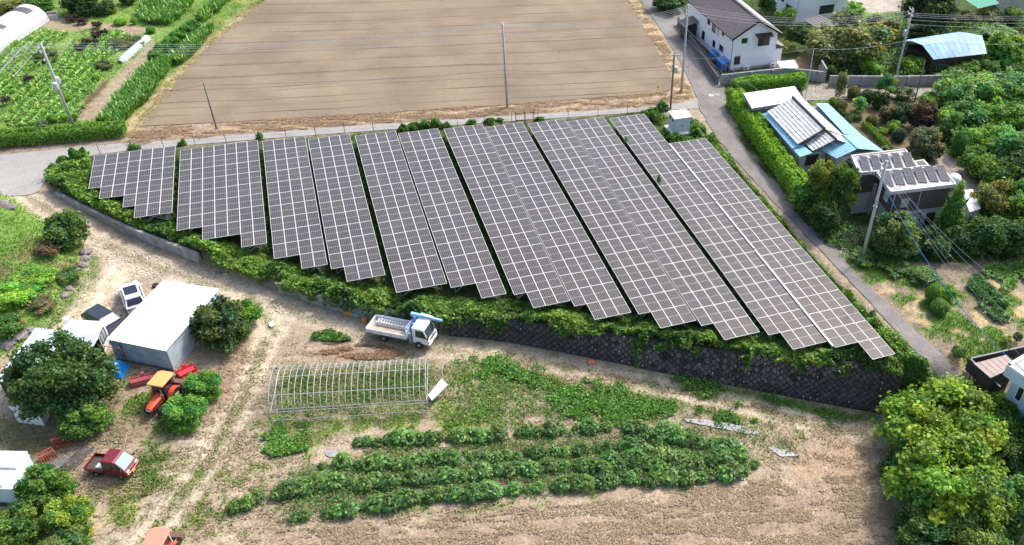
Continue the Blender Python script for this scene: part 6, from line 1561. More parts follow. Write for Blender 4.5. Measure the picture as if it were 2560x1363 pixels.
# ---- farm yard, left
def px_box(name, label, cat, px, ztop, walls, roof, over=0.15, slope=0.12, kind='corr', pitch=0.3):
    q = [at(u, v, ztop) for u, v in px]; c, z0 = grel(q); o = V3((c[0], c[1], z0)); t = thing(name, label, cat, o)
    Q = [p - o for p in q]     # back-left, back-right, front-right, front-left
    Q[0] = Q[0] + V3((0, 0, slope)); Q[1] = Q[1] + V3((0, 0, slope))
    if kind == 'corr': corrugated('roof', [Q[3], Q[2], Q[1], Q[0]], pitch, 0.035, roof, t)
    else:
        m = MB(); m.slab(Q[::-1], 0.1); m.build('roof', roof, t)
    w = inset([V3((p[0], p[1], 0)) for p in Q], over)
    if walls is not None:
        P = w
        m = MB(); vs = [(p[0], p[1], -.1) for p in (P[3], P[2], P[1], P[0])] + [(p[0], p[1], h - .05) for p, h in ((P[3], Q[3][2]), (P[2], Q[2][2]), (P[1], Q[1][2]), (P[0], Q[0][2]))]
        m.add(vs, [(3, 2, 1, 0), (4, 5, 6, 7), (0, 1, 5, 4), (1, 2, 6, 5), (2, 3, 7, 6), (3, 0, 4, 7)]); m.build('wall', walls, t)
    return t, Q, w, o
t, Q, w, o_ = px_box('storage_shed', 'large shed with bright white corrugated roof and pale blue walls', 'shed', [(408, 703), (550, 725), (415, 878), (265, 848)], 1.25, M_LBLUE, M_WROOF, 0.2, 0.1, pitch=0.26)
u_ = (w[2] - w[3])[:2]; Lw = np.linalg.norm(u_); u_ = u_ / Lw; n_ = np.array([u_[1], -u_[0]])
M_SCREW = mat('dark_fixing', (0.1, 0.12, 0.13), .6)
m = MB()
for zz in (0.45, 1.05, 1.65, 2.2):
    for a in np.arange(0.3, Lw - .1, 0.5):
        p = w[3][:2] + u_ * a + n_ * 0.006; m.box((p[0], p[1], zz), (.045, .02, .045), math.atan2(u_[1], u_[0]))
setkind(m.build('fixings', M_SCREW, t), 'stuff')
m = MB(); p = w[3][:2] + u_ * 0.45 + n_ * 0.03; m.box((p[0], p[1], 1.0), (0.9, 0.05, 1.95), math.atan2(u_[1], u_[0])); d_ = m.build('door', M_LBLUE, t)
m = MB(); p = w[3][:2] + u_ * 0.92 + n_ * 0.05; m.box((p[0], p[1], 1.0), (0.05, 0.05, 2.0), math.atan2(u_[1], u_[0])); m.build('door_frame', M_STEELB, d_)
m = MB(); cc = (w[3] + w[2])[:2] / 2 + n_ * .04; m.box((cc[0], cc[1], 0.08), (Lw, 0.06, 0.18), math.atan2(u_[1], u_[0])); m.build('base_shade_strip', mat('base_shade_grey', (.16, .17, .17), .9), t)  # dark strip standing in for the shadow line along the shed base
# metal posts leaning at the shed front, frame between the sheds
fr_ = thing('pipe_scaffold', 'rusty pipe frame between the lean-to and the white roofed shed', 'frame', G(262, 885))
o2 = np.array(fr_.location)
for a, b in (((245, 863, 1.15), (300, 872, 1.1)), ((245, 863, 1.15), (252, 892, -1.2)), ((300, 872, 1.1), (262, 905, -1.1)), ((262, 866, 1.0), (248, 892, -1.0)), ((296, 870, 1.05), (312, 905, -1.15))):
    m = MB(); m.tube([at(a[0], a[1], a[2]) - o2, at(b[0], b[1], b[2]) - o2], 0.035, 6); m.build('pipe', M_STEELB, fr_)
t, Q, w, o_ = px_box('lean_to', 'open lean-to with blue grey corrugated roof under the dark tree', 'shed', [(92, 825), (253, 843), (165, 984), (-12, 952)], 1.35, None, M_BGREY, 0.25, 0.25, pitch=0.3)
for i in range(4):
    p = w[i]; m = MB(); m.box((p[0], p[1], (Q[i][2]) / 2 - .05), (.11, .11, Q[i][2]), 0); m.build('post', M_WOODD, t)
m = MB(); m.hexa([(p[0], p[1], 0) for p in (w[0] * .98, w[0] * .98 + (w[3] - w[0]) * .98, w[0] * .96 + (w[3] - w[0]) * .98, w[0] * .96)], [(p[0], p[1], 2.2) for p in (w[0] * .98, w[0] * .98 + (w[3] - w[0]) * .98, w[0] * .96 + (w[3] - w[0]) * .98, w[0] * .96)]); m.build('back_wall', M_BGREY, t)
m = MB(); cc = (w[0] + w[1]) / 2; d = w[1] - w[0]; m.box((cc[0], cc[1], 1.15), (np.linalg.norm(d), .08, 2.3), math.atan2(d[1], d[0])); m.build('side_wall', M_WOODD, t)
t, Q, w, o_ = px_box('site_cabin', 'white flat roofed cabin between the lean-to and the black car', 'cabin', [(170, 800), (259, 804), (240, 841), (150, 830)], 1.0, M_WHITE, M_WHITE, 0.05, 0.03, 'flat')
u_ = (w[1] - w[2])[:2]; u_ /= np.linalg.norm(u_); window(t, w[2], u_, np.array([u_[1], -u_[0]]), 1.0, 1.25, 1.0, .9, mull=1, glass=M_CURT)
m = MB(); p = Q[0] * .75 + Q[3] * .15; m.box((p[0], p[1], Q[0][2] + .2), (.4, .28, .45), .4); m.box((p[0], p[1], Q[0][2] + .45), (.5, .36, .06), .4); m.build('roof_vent', M_WHITE, t)
t, Q, w, o_ = px_box('store_box', 'white storage box below the lean-to at the left edge', 'shed', [(40, 994), (108, 1000), (92, 1027), (21, 1019)], 0.55, M_WHITE, M_WHITE, 0.08, 0.05, 'flat')
t, Q, w, o_ = px_box('hut', 'pale blue hut with white roof at the lower left edge', 'hut', [(-30, 1136), (74, 1138), (44, 1224), (-70, 1218)], 0.75, mat('pale_cyan_wall', (0.50, 0.68, 0.72), .6, 0, .08, 1), M_WHITE, 0.06, 0.05, 'flat')
c1 = (Q[0] + Q[1] + Q[2] + Q[3]) / 4; ang = math.atan2((Q[1] - Q[0])[1], (Q[1] - Q[0])[0])
m = MB(); m.box((c1[0] + .25, c1[1] + .85, Q[0][2] + .16), (2.2, 1.5, .22), ang); m.box((c1[0] - .2, c1[1] - .7, Q[0][2] + .09), (1.6, 1.4, .10), ang); m.build('roof_cover', M_WHITE, t, bevel=.05)
u_ = (w[1] - w[2])[:2]; Lr = np.linalg.norm(u_); u_ /= Lr; n_ = np.array([u_[1], -u_[0]])
m = MB(); p = w[2][:2] + u_ * Lr * .55 + n_ * .02; m.box((p[0], p[1], .95), (.9, .05, 1.7), math.atan2(u_[1], u_[0])); d_ = m.build('door', mat('pale_cyan_wall', (0, 0, 0)), t); m = MB(); p = p + n_ * .04 - u_ * .3; m.box((p[0], p[1], 1.0), (.04, .06, .5), math.atan2(u_[1], u_[0])); m.build('handle', M_DARK, d_)
for i in range(7):
    p = w[3] + (w[2] - w[3]) * ((i + .5) / 7); m = MB(); m.box((p[0], p[1] - .1, .12), (.5, .06, .42), ang); m.build('skirting_board', M_WOODD, t)

# ---- white transformer cabinet
q = [at(u, v, 2.2) for u, v in ((1672, 279), (1717, 274), (1727, 293), (1683, 299))]; c = sum(q) / 4
t = thing('electrical_cabinet', 'white transformer cabinet with two doors at the solar park corner', 'cabinet', (c[0], c[1], 0))
Wd = np.linalg.norm(q[2] - q[3]); Dp = np.linalg.norm(q[0] - q[3])
m = MB(); m.box((0, 0, .12), (Wd + .5, Dp + .5, .26)); m.build('base', M_WHITE, t)
m = MB(); m.box((0, 0, 1.2), (Wd - .2, Dp - .2, 1.95)); m.build('body', mat('cabinet_grey', (0.58, 0.63, 0.64), .45), t, bevel=.02)
m = MB(); m.add([(-Wd / 2, -Dp / 2, 2.16), (Wd / 2, -Dp / 2, 2.16), (Wd / 2, Dp / 2, 2.16), (-Wd / 2, Dp / 2, 2.16), (-Wd / 2, -Dp / 2, 2.25), (Wd / 2, -Dp / 2, 2.25), (Wd / 2, Dp / 2, 2.25), (-Wd / 2, Dp / 2, 2.25), (-Wd / 2, 0, 2.34), (Wd / 2, 0, 2.34)],
      [(3, 2, 1, 0), (0, 1, 5, 4), (2, 3, 7, 6), (1, 2, 6, 9, 5), (3, 0, 4, 8, 7), (4, 5, 9, 8), (8, 9, 6, 7)]); m.build('roof', M_WHITE, t)
for sx_ in (-1, 1):
    m = MB(); m.box((sx_ * (Wd - .3) / 4, -(Dp - .2) / 2 - .015, 1.2), ((Wd - .3) / 2 - .03, .03, 1.8)); d_ = m.build('door', mat('cabinet_grey', (0, 0, 0)), t)
    m = MB(); m.box((sx_ * -.12 + sx_ * .2, -(Dp - .2) / 2 - .05, 1.15), (.04, .05, .16)); m.build('handle', M_DARK, d_)
    m = MB(); m.box((-(Wd - .2) / 2 - .02, sx_ * .4, 1.75), (.04, .35, .28)); m.build('vent', M_DARK, t)

# ---- polytunnel, top left
a = at(84, 50, 0); b = at(-75, 150, 0); o_ = V3((a[0], a[1], 0)); d = (b - a)[:2]; L_ = np.linalg.norm(d); d /= L_
t = thing('polytunnel', 'white film polytunnel with dark patches at the top left', 'polytunnel', o_, math.atan2(d[1], d[0]))
rad, hh_ = 2.35, 2.3
arc = [(rad * math.cos(k), hh_ * math.sin(k) ** 0.8) for k in np.linspace(0, math.pi, 15)]
M_FILM = mat('white_film', (0.60, 0.60, 0.62), .5, 0, .08, .7); M_SHADE = mat('dark_shade_film', (0.085, 0.085, 0.10), .6)
nb = int(L_ / 0.55)
for i in range(nb):
    x0, x1 = i * .55, (i + 1) * .55
    for j in range(0, 14):
        pass
    m = MB(); V = [(x0, y, z) for y, z in arc] + [((x0 + x1) / 2, y * 1.012, z * 1.015) for y, z in arc] + [(x1, y, z) for y, z in arc]; n_ = len(arc)
    F = [(r_ * n_ + k, r_ * n_ + k + 1, (r_ + 1) * n_ + k + 1, (r_ + 1) * n_ + k) for r_ in range(2) for k in range(n_ - 1)]
    m.add(V, F); dk = [1 if ((2 <= i <= 4 and 4 <= k <= 9) or (i in (13, 14) and 4 <= k <= 9)) else 0 for r_ in range(2) for k in range(n_ - 1)]; m.mi = dk
    m.build('film_panel', [M_FILM, M_SHADE], t)
m = MB(); m.add([(0.0, y, z) for y, z in arc], [tuple(range(len(arc)))]); m.build('end_film', mat('clear_film', (0.62, 0.66, 0.66), .4), t)
for i in range(0, nb + 1, 2):
    m = MB(); m.tube([(i * .55, y * .985, z * .985) for y, z in arc], .03, 5); m.build('hoop', M_GALV, t)
# planter box
p = G(128, 46); t = thing('planter_box', 'square concrete planter trough beside the polytunnel end', 'planter', p, .1)
for x, y, sx_, sy_ in ((0, .62, 1.9, .12), (0, -.62, 1.9, .12), (.9, 0, .12, 1.12), (-.9, 0, .12, 1.12)):
    m = MB(); m.box((x, y, .35), (sx_, sy_, .75)); m.build('side', mat('pale_planter', (.5, .48, .44), .9), t)
m = MB(); m.box((0, 0, .28), (1.7, 1.12, .5)); m.build('soil', mat('dark_planter_soil', (.06, .05, .045), .95), t)
# pale net tunnel row
a, b = G(301, 158), G(372, 95); o_ = V3(a); d = (b - a)[:2]; L_ = np.linalg.norm(d); d /= L_
t = thing('net_row', 'pale green insect net tunnel over a vegetable row', 'net', o_, math.atan2(d[1], d[0]))
m = MB(); n_ = 40; arc = np.linspace(0, math.pi, 9); V = []
for i in range(n_ + 1):
    x = L_ * i / n_; s_ = 0.52 * (0.86 + .14 * abs(math.sin(i / n_ * 9 * math.pi)) + .05 * math.sin(i * 2.1)); s_ *= min(1, .55 + min(i, n_ - i) * .2)
    V += [(x, s_ * 1.1 * math.cos(k), s_ * 1.25 * math.sin(k)) for k in arc]
m.add(V, [(i * 9 + k, i * 9 + k + 1, (i + 1) * 9 + k + 1, (i + 1) * 9 + k) for i in range(n_) for k in range(8)]); m.build('net', mat('pale_net', (.50, .60, .54), .8, 0, .15, 6), t, True)
for i in range(0, 10):
    x = L_ * (i + .5) / 10; m = MB(); m.tube([(x, .6 * math.cos(k), .68 * math.sin(k)) for k in arc], .012, 4); m.build('hoop', M_GALV, t)
# net frame arches near the pole
a, b = G(15, 205), G(82, 130); o_ = V3(a); d = (b - a)[:2]; L_ = np.linalg.norm(d); d /= L_
t = thing('hoop_frame', 'bare hoops of an old tunnel in the green weeds at left', 'frame', o_, math.atan2(d[1], d[0]))
arc = np.linspace(0, math.pi, 11)
for i in range(10):
    m = MB(); m.tube([(L_ * i / 9, 1.25 * math.cos(k), 1.5 * math.sin(k)) for k in arc], .025, 5); m.build('hoop', mat('pale_pipe', (.5, .5, .5)), t)
for y, z in ((0, 1.5), (1.1, .7), (-1.1, .7)):
    m = MB(); m.tube([(0, y, z), (L_, y, z)], .02, 5); m.build('purlin', mat('pale_pipe', (.5, .5, .5)), t)

# ---- greenhouse skeleton
A, B = at(683, 1060, -1.55), at(1070, 1030, -1.75); d = (B - A)[:2]; L_ = np.linalg.norm(d); d /= L_
o_ = V3((A[0], A[1], float(zground(A[0], A[1])))); t = thing('greenhouse_frame', 'bare white pipe skeleton of an arched greenhouse on the field', 'greenhouse', o_, math.atan2(d[1], d[0]))
M_PIPE = mat('white_pipe', (0.44, 0.435, 0.41), .45, 0, .1, 4)
W_, H_g = 5.1, 2.75
def archp(s):      # s 0..1 across
    if s < .16: return (0.0 + s * .6, s / .16 * 1.25)
    if s > .84: q = archp(1 - s); return (W_ - q[0], q[1])
    k = (s - .16) / .68; y0 = .096
    return (y0 + (W_ - 2 * y0) * (0.5 - 0.5 * math.cos(math.pi * k)) , 1.25 + (H_g - 1.25) * math.sin(math.pi * k))
AP = [archp(i / 24) for i in range(25)]
zend = float(zground(B[0], B[1])) - o_[2]
nh = 26
for i in range(nh):
    x = L_ * i / (nh - 1); zo = zend * i / (nh - 1)
    m = MB(); m.tube([(x, y, z + zo) for y, z in AP], 0.026, 6); m.build('hoop', M_PIPE, t)
for s in (0.05, .16, .2, .34, .5, .66, .8, .84, .95):
    y, z = archp(s); m = MB(); m.tube([(-.1, y, z - .05), (L_ + .1, y, z - .05 + zend)], .03, 6); m.build('purlin', M_PIPE, t)
for x, zo in ((0.0, 0), (L_, zend)):
    for y in (1.3, 2.0, 3.1, 3.8):
        k = np.interp(y, [p[0] for p in AP[:13]], [p[1] for p in AP[:13]]) if y < W_ / 2 else np.interp(W_ - y, [p[0] for p in AP[:13]], [p[1] for p in AP[:13]])
        m = MB(); m.tube([(x, y, zo), (x, y, k + zo)], .03, 6); m.build('end_post', M_PIPE, t)
    m = MB(); m.tube([(x, .1, 1.2 + zo), (x, W_ - .1, 1.2 + zo)], .03, 6); m.build('end_rail', M_PIPE, t)
for y0, y1 in ((.05, .1), (W_ - .05, W_ - .1)):
    m = MB(); m.tube([(0, y0, .1), (2.4, y1, 1.3)], .028, 6); m.build('wind_brace', M_PIPE, t)
# fallen door panel leaning at its right end
p = G(1092, 985); t = thing('door_panel', 'pale translucent greenhouse door leaning at the right end', 'panel', p, -.2)
pa, pb, pc, pd = at(1072, 998, -1.5) - p, at(1112, 972, -1.2) - p, at(1108, 950, -.5) - p, at(1078, 980, -.2) - p
m = MB(); m.slab([at(1080, 1002, -1.5) - p, at(1120, 962, -1.0) - p, at(1104, 946, -.9) - p, at(1070, 988, -1.3) - p], .03); m.build('sheet', mat('pale_sheet', (.62, .66, .65), .5), t); t.rotation_euler = (0, 0, 0)
for a, b in (((1104, 918, -1.0), (1108, 955, -1.75)),):
    m = MB(); m.tube([at(*a) - p, at(*b) - p], .035, 6); m.build('post', M_PIPE, t)
# ================================================================== VEHICLES
M_TYRE = mat('tyre_rubber', (0.022, 0.022, 0.022), .85, 0, .2, 6)
M_RIM = mat('steel_rim', (0.45, 0.45, 0.46), .35, .5, .1, 4)
M_BLACKP = mat('black_plastic', (0.02, 0.02, 0.022), .5)
M_LAMP = mat('lamp_glass', (0.75, 0.77, 0.78), .15)
M_TAIL = mat('red_lamp', (0.45, 0.02, 0.02), .25)
M_WPAINT = mat('white_car_paint', (0.84, 0.85, 0.86), .3, 0, .03, 1, coat=.6)
M_KPAINT = mat('black_car_paint', (0.018, 0.02, 0.028), .22, 0, .1, 1, coat=1.0)
M_RPAINT = mat('wine_red_paint', (0.17, 0.005, 0.009), .28, 0, .1, 1, coat=.9)
M_SCREEN = mat('windscreen_glass', (0.30, 0.42, 0.46), .08, 0, .15, 2, spec=.7)
M_DGLASS = mat('tinted_glass', (0.015, 0.02, 0.035), .06, 0, .1, 1, spec=.8)
def wheel(parent, p, r, w, rimm=None):
    m = MB(); m.lathe([(r * .62, -w / 2), (r * .94, -w / 2), (r, -w * .3), (r, w * .3), (r * .94, w / 2), (r * .62, w / 2)], 20, p, 'y'); o = m.build('wheel', M_TYRE, parent, False)
    m = MB(); m.lathe([(r * .2, -w / 2 - .012), (r * .6, -w / 2 + .01), (r * .62, 0), (r * .6, w / 2 - .01), (r * .2, w / 2 + .012)], 16, p, 'y'); m.build('rim', rimm or M_RIM, o)
    return o
def loft(name, secs, mtl, parent, sm=True, bevel=0):
    n = len(secs[0][1]); m = MB(); V = [(x, y, z) for x, ring in secs for y, z in ring]
    F = [(i * n + k, (i + 1) * n + k, (i + 1) * n + (k + 1) % n, i * n + (k + 1) % n) for i in range(len(secs) - 1) for k in range(n)]
    F += [tuple(range(n)), tuple(range(len(V) - 1, len(V) - n - 1, -1))]; m.add(V, F); o = m.build(name, mtl, parent, sm)
    if sm:
        for e in (o.modifiers.new('edges', 'EDGE_SPLIT'),): e.split_angle = R(38)
    return o
def ring(hw, zb, zt, tuck=.88, top=.9):
    r = [(hw * tuck, zb), (hw, zb + .14), (hw * 1.0, (zb + zt) / 2), (hw * .985, zt - .10), (hw * top, zt)]
    return r + [(-y, z) for y, z in r[::-1]]
def quad_part(name, pts, mtl, parent, t=.012):
    m = MB(); q = [V3(p) for p in pts]; n = np.cross(q[1] - q[0], q[2] - q[0]); n /= np.linalg.norm(n)
    m.add([p + n * t for p in q] + [p - n * t for p in q], [tuple(range(len(q)))] + [tuple(range(2 * len(q) - 1, len(q) - 1, -1))] + [((i + 1) % len(q), i, len(q) + i, len(q) + (i + 1) % len(q)) for i in range(len(q))]); return m.build(name, mtl, parent)
def car(name, label, loc, rz, paint, L=4.5, Wd=1.82, H=1.58, glassroof=False, van=False, screen=None):
    t = thing(name, label, 'car', loc, rz); h = Wd / 2; k = L / 4.5
    if van:
        st = [(-1.68, .66, .3, .95), (-1.62, .72, .26, 1.0), (0, .74, .25, 1.02), (.9, .74, .25, 1.0), (1.45, .72, .28, .92), (1.66, .68, .34, .7), (1.70, .6, .4, .55)]
        cb, ct, r0, r1 = (-1.62, 1.25), (-1.45, .75), .70, .60; H = 1.75; zb = 1.0; wx = (-1.05, 1.1); wr = .28
    else:
        st = [(-2.25 * k, h * .78, .42, .78), (-2.2 * k, h * .93, .32, 1.0), (-1.2 * k, h, .24, 1.06), (.4 * k, h, .22, 1.03), (1.05 * k, h, .24, .99), (1.85 * k, h * .95, .26, .86), (2.15 * k, h * .84, .32, .72), (2.25 * k, h * .7, .4, .6)]
        cb, ct, r0, r1 = (-2.1 * k, 1.08 * k), (-1.55 * k, .3 * k), h * .9, h * .72; zb = 1.02; wx = (-1.35 * k, 1.38 * k); wr = .34
    loft('body', [(x, ring(a, b, c)) for x, a, b, c in st], paint, t)
    B = [(cb[0], -r0, zb), (cb[1], -r0, zb), (cb[1], r0, zb), (cb[0], r0, zb)]; T = [(ct[0], -r1, H - .06), (ct[1], -r1, H - .06), (ct[1], r1, H - .06), (ct[0], r1, H - .06)]
    m = MB(); m.hexa(B, T); m.build('cabin', paint, t, bevel=.05)
    def lerp(a, b, s): return V3(a) * (1 - s) + V3(b) * s
    def face(i, j, s0, s1, a0, a1, mtl, nm):
        q = [lerp(lerp(B[i], B[j], a), lerp(T[i], T[j], a), s) for a, s in ((a0, s0), (a1, s0), (a1, s1), (a0, s1))]; return quad_part(nm, q, mtl, t)
    face(1, 2, .06, .92, .06, .94, screen or M_DGLASS, 'windscreen'); face(3, 0, .12, .9, .08, .92, M_DGLASS, 'rear_window')
    for i, j in ((0, 1), (2, 3)):
        face(i, j, .1, .86, .10, .48, M_DGLASS, 'side_window'); face(i, j, .1, .86, .53, .90, M_DGLASS, 'side_window')
    m = MB(); m.slab([(ct[0] - .05, -r1, H), (ct[1] + .05, -r1, H), (ct[1] + .05, r1, H), (ct[0] - .05, r1, H)], .07); m.build('roof', paint, t, bevel=.03)
    if glassroof: quad_part('glass_roof', [(ct[0] + (ct[1] - ct[0]) * .3, -r1 * .82, H + .01), (ct[1] + .02, -r1 * .82, H + .01), (ct[1] + .02, r1 * .82, H + .01), (ct[0] + (ct[1] - ct[0]) * .3, r1 * .82, H + .01)], M_DGLASS, t)
    e = st[-1][0]; b_ = st[0][0]
    for s in (-1, 1):
        for x in wx: wheel(t, (x, s * (h - .1), wr), wr, .22)
        m = MB(); m.box((e - .1, s * h * .62, .72), (.22, .34, .13)); m.build('headlight', M_LAMP, t, bevel=.02)
        m = MB(); m.box((b_ + .08, s * h * .72, .88), (.16, .3, .14)); m.build('tail_light', M_TAIL, t, bevel=.02)
        m = MB(); m.box((cb[1] - .25, s * (h + .08), zb + .08), (.14, .2, .13)); m.build('mirror', paint, t, bevel=.03)
    m = MB(); m.box((b_ + .02, 0, .55), (.06, .36, .17)); m.build('number_plate', M_WHITE, t)
    m = MB(); m.box((e - .02, 0, .5), (.1, h * 1.1, .14)); m.build('grille', M_BLACKP, t)
    return t
def heading(a, b): return math.atan2(b[1] - a[1], b[0] - a[0])
a, b = G(352, 790), G(322, 708); c = (a + b) / 2
car('parked_car', 'white hatchback with dark glass roof parked behind the white roofed shed', G(338, 755), heading(a, b), M_WPAINT, 4.5, 1.83, 1.62, True)
a, b = G(225, 792), G(325, 850); car('parked_car', 'black car with bright windscreen parked between cabin and shed', G(272, 818), heading(a, b), M_KPAINT, 4.6, 1.82, 1.55, screen=mat('painted_glare_windscreen', (0.62, 0.65, 0.68), .12))  # windscreen: white reflection painted in as a pale base colour
car('parked_van', 'small white van parked behind the white house at the top edge', at(1738, 26), R(250), M_WPAINT, 3.4, 1.48, 1.75, van=True, screen=M_SCREEN)

# ---- crane truck
a, b = G(962, 853), G(1050, 873); rz = heading(a, b); lf = np.array([-math.sin(rz), math.cos(rz), 0])
o_ = a + lf * 0.84; o_[2] = float(zground(o_[0], o_[1])); WB = np.linalg.norm((b - a)[:2])
t = thing('crane_truck', 'white flatbed truck with blue crane parked on the dirt track', 'truck', o_, rz); M_TW = M_WPAINT; M_CRB = mat('sky_blue_crane_paint', (0.25, 0.46, 0.78), .4, 0, .12, 2)
for y in (-.84, .84):
    wheel(t, (0, y, .38), .38, .26); wheel(t, (WB, y, .38), .38, .24)
m = MB()
for y in (-.38, .38): m.box((WB / 2 - .1, y, .62), (WB + 1.9, .1, .18))
for x in np.arange(-1.1, WB, .8): m.box((x, 0, .62), (.08, .76, .12))
m.build('chassis', M_BLACKP, t)
bx0, bx1, bw = -1.55, WB - 1.12, 1.0
m = MB(); m.box(((bx0 + bx1) / 2, 0, .86), (bx1 - bx0, 2 * bw, .14)); m.build('bed_floor', mat('worn_bed_floor', (.44, .37, .29), .8, 0, .2, 1.5), t)
M_BED = M_WPAINT
for s in (-1, 1):
    m = MB(); m.box(((bx0 + bx1) / 2, s * bw, 1.10), (bx1 - bx0 + .05, .06, .42)); sb = m.build('side_board', M_BED, t, bevel=.012)
    for x in np.linspace(bx0 + .4, bx1 - .4, 4): m = MB(); m.box((x, s * (bw + .035), 1.0), (.06, .02, .3)); m.build('board_hinge', M_GALV, sb)
m = MB(); m.box((bx0, 0, 1.10), (.06, 2 * bw - .08, .42)); m.build('tailgate', M_BED, t)
m = MB(); m.box((bx1, 0, 1.3), (.07, 2 * bw - .08, .8)); 
for y in np.linspace(-.9, .9, 6): m.tube([(bx1, y, 1.7), (bx1, y, 2.0)], .025, 5)
m.tube([(bx1, -.95, 2.0), (bx1, .95, 2.0)], .03, 6); m.build('headboard', mat('pale_blue_frame', (.45, .56, .72), .5), t)
cx0, cx1 = bx1 + .55, WB + .95
prof = [(cx0, .55), (cx1 - .02, .5), (cx1 + .04, .85), (cx1 - .04, 1.22), (cx1 - .38, 2.12), (cx1 - .6, 2.2), (cx0, 2.2)]
m = MB(); n = len(prof); hw = .87
vs = [(x, -hw * (1 if z < 1.3 else .94), z) for x, z in prof] + [(x, hw * (1 if z < 1.3 else .94), z) for x, z in prof]
m.add(vs, [tuple(range(n)), tuple(range(2 * n - 1, n - 1, -1))] + [((i + 1) % n, i, n + i, n + (i + 1) % n) for i in range(n)]); m.build('cab', M_TW, t, bevel=.05)
quad_part('windscreen', [(cx1 - .055, -.78, 1.27), (cx1 - .055, .78, 1.27), (cx1 - .355, .74, 2.05), (cx1 - .355, -.74, 2.05)], mat('dark_windscreen', (.05, .075, .08), .06, spec=.8), t, .03)
for s in (-1, 1):
    quad_part('side_window', [(cx0 + .32, s * .868, 1.32), (cx1 - .16, s * .868, 1.22), (cx1 - .45, s * .835, 1.98), (cx0 + .4, s * .84, 1.98)], M_DGLASS, t, .025)
    m = MB(); m.box((cx1 + .0, s * .66, .82), (.1, .3, .16)); m.build('headlight', M_LAMP, t, bevel=.02)
    m = MB(); m.box((cx1 + .05, s * 1.05, 1.5), (.06, .2, .3)); m.tube([(cx1 - .05, s * .85, 1.35), (cx1 + .05, s * 1.05, 1.5)], .015, 5); m.build('mirror', M_BLACKP, t)
m = MB(); m.box((cx1 + .02, 0, .55), (.14, 1.74, .2)); m.build('bumper', M_TW, t, bevel=.03)
m = MB(); m.box((cx1 + .045, 0, 1.02), (.03, 1.1, .12)); m.build('grille', M_BLACKP, t)
m = MB(); m.box((cx1 + .1, 0, .5), (.02, .4, .18)); m.build('number_plate', mat('green_plate', (.05, .25, .1), .5), t)
m = MB(); m.box((bx1 + .28, .35, 1.2), (.42, .5, 1.3)); m.tube([(bx1 + .28, .6, 1.7), (bx1 + .28, .62, 2.35)], .14, 10); cr = m.build('crane_column', M_CRB, t)
m = MB(); m.hexa([(bx1 - .15, .62, 2.22), (cx1 + .65, .78, 2.05), (cx1 + .65, .98, 2.05), (bx1 - .15, .92, 2.22)], [(bx1 - .15, .62, 2.55), (cx1 + .65, .78, 2.26), (cx1 + .65, .98, 2.26), (bx1 - .15, .92, 2.55)]); bo = m.build('crane_boom', M_CRB, t, bevel=.02)
m = MB(); m.hexa([(bx1 + .8, .66, 2.5), (cx1 - .2, .76, 2.3), (cx1 - .2, .98, 2.3), (bx1 + .8, .92, 2.5)], [(bx1 + .8, .66, 2.6), (cx1 - .2, .76, 2.4), (cx1 - .2, .98, 2.4), (bx1 + .8, .92, 2.6)]); m.build('boom_cover', mat('pale_boom', (.62, .72, .86), .4), bo)
m = MB(); m.tube([(cx1 + .62, .88, 2.05), (cx1 + .62, .88, 1.75)], .03, 6); m.box((cx1 + .62, .88, 1.68), (.12, .1, .16)); m.build('hook', M_BLACKP, bo)
for s in (-1, 1):
    m = MB(); m.box((bx1 + .3, s * .78, .95), (.22, .2, 1.1)); m.tube([(bx1 + .3, s * .86, .9), (bx1 + .3, s * .86, .3)], .05, 8); m.build('outrigger', M_GALV, t)
# loading ramps lying in the bed
rt = thing('loading_ramp', 'white ladder-like loading ramp lying on the truck bed', 'ramp', o_ + np.array([0, 0, .94]), rz)
for y in (.30, .78):
    m = MB(); m.box(((bx0 + bx1) / 2, y, .10), (bx1 - bx0 - .5, .05, .16)); m.build('rail', M_WHITE, rt)
for x in np.linspace(bx0 + .45, bx1 - .45, 12): m = MB(); m.box((x, .54, .12), (.10, .44, .04)); m.build('rung', M_WHITE, rt)
rt = thing('loading_ramp', 'narrow dark edged ramp rail beside the white ramp on the truck bed', 'ramp', o_ + np.array([0, 0, .94]), rz)
m = MB(); m.box(((bx0 + bx1) / 2 + .1, .05, .09), (bx1 - bx0 - .6, .14, .16)); m.build('rail', M_GALV, rt); m = MB(); m.box(((bx0 + bx1) / 2 + .1, .05, .175), (bx1 - bx0 - .7, .05, .02)); m.build('groove', M_BLACKP, rt)

# ---- red kei truck
a, b = G(245, 1190), G(307, 1199); rz = heading(a, b); lf = np.array([-math.sin(rz), math.cos(rz), 0]); WB = np.linalg.norm((b - a)[:2])
o_ = a + lf * .64; o_[2] = float(zground(o_[0], o_[1])) - .02; t = thing('small_truck', 'dark red small pickup truck parked in the yard', 'truck', o_, rz)
for y in (-.64, .64): wheel(t, (0, y, .27), .27, .16); wheel(t, (WB, y, .27), .27, .16)
m = MB(); m.box((WB / 2 - .1, 0, .42), (WB + 1.1, .9, .18)); m.build('chassis', M_BLACKP, t)
x0, x1, hw = -.78, .72, .73
m = MB()
for i in range(9): m.box(((x0 + x1) / 2, -hw + .08 + (i + .5) * (2 * hw - .16) / 9, .62), (x1 - x0, (2 * hw - .16) / 9 - .012, .05))
m.box(((x0 + x1) / 2, 0, .58), (x1 - x0, 2 * hw, .04)); m.build('bed_floor', mat('grey_brown_bed', (.075, .068, .06), .7, 0, .2, 3), t)
for s in (-1, 1): m = MB(); m.box(((x0 + x1) / 2, s * hw, .72), (x1 - x0, .045, .32)); m.build('side_board', M_RPAINT, t, bevel=.01)
m = MB(); m.box((x0, 0, .72), (.045, 2 * hw, .32)); m.build('tailgate', M_RPAINT, t, bevel=.01)
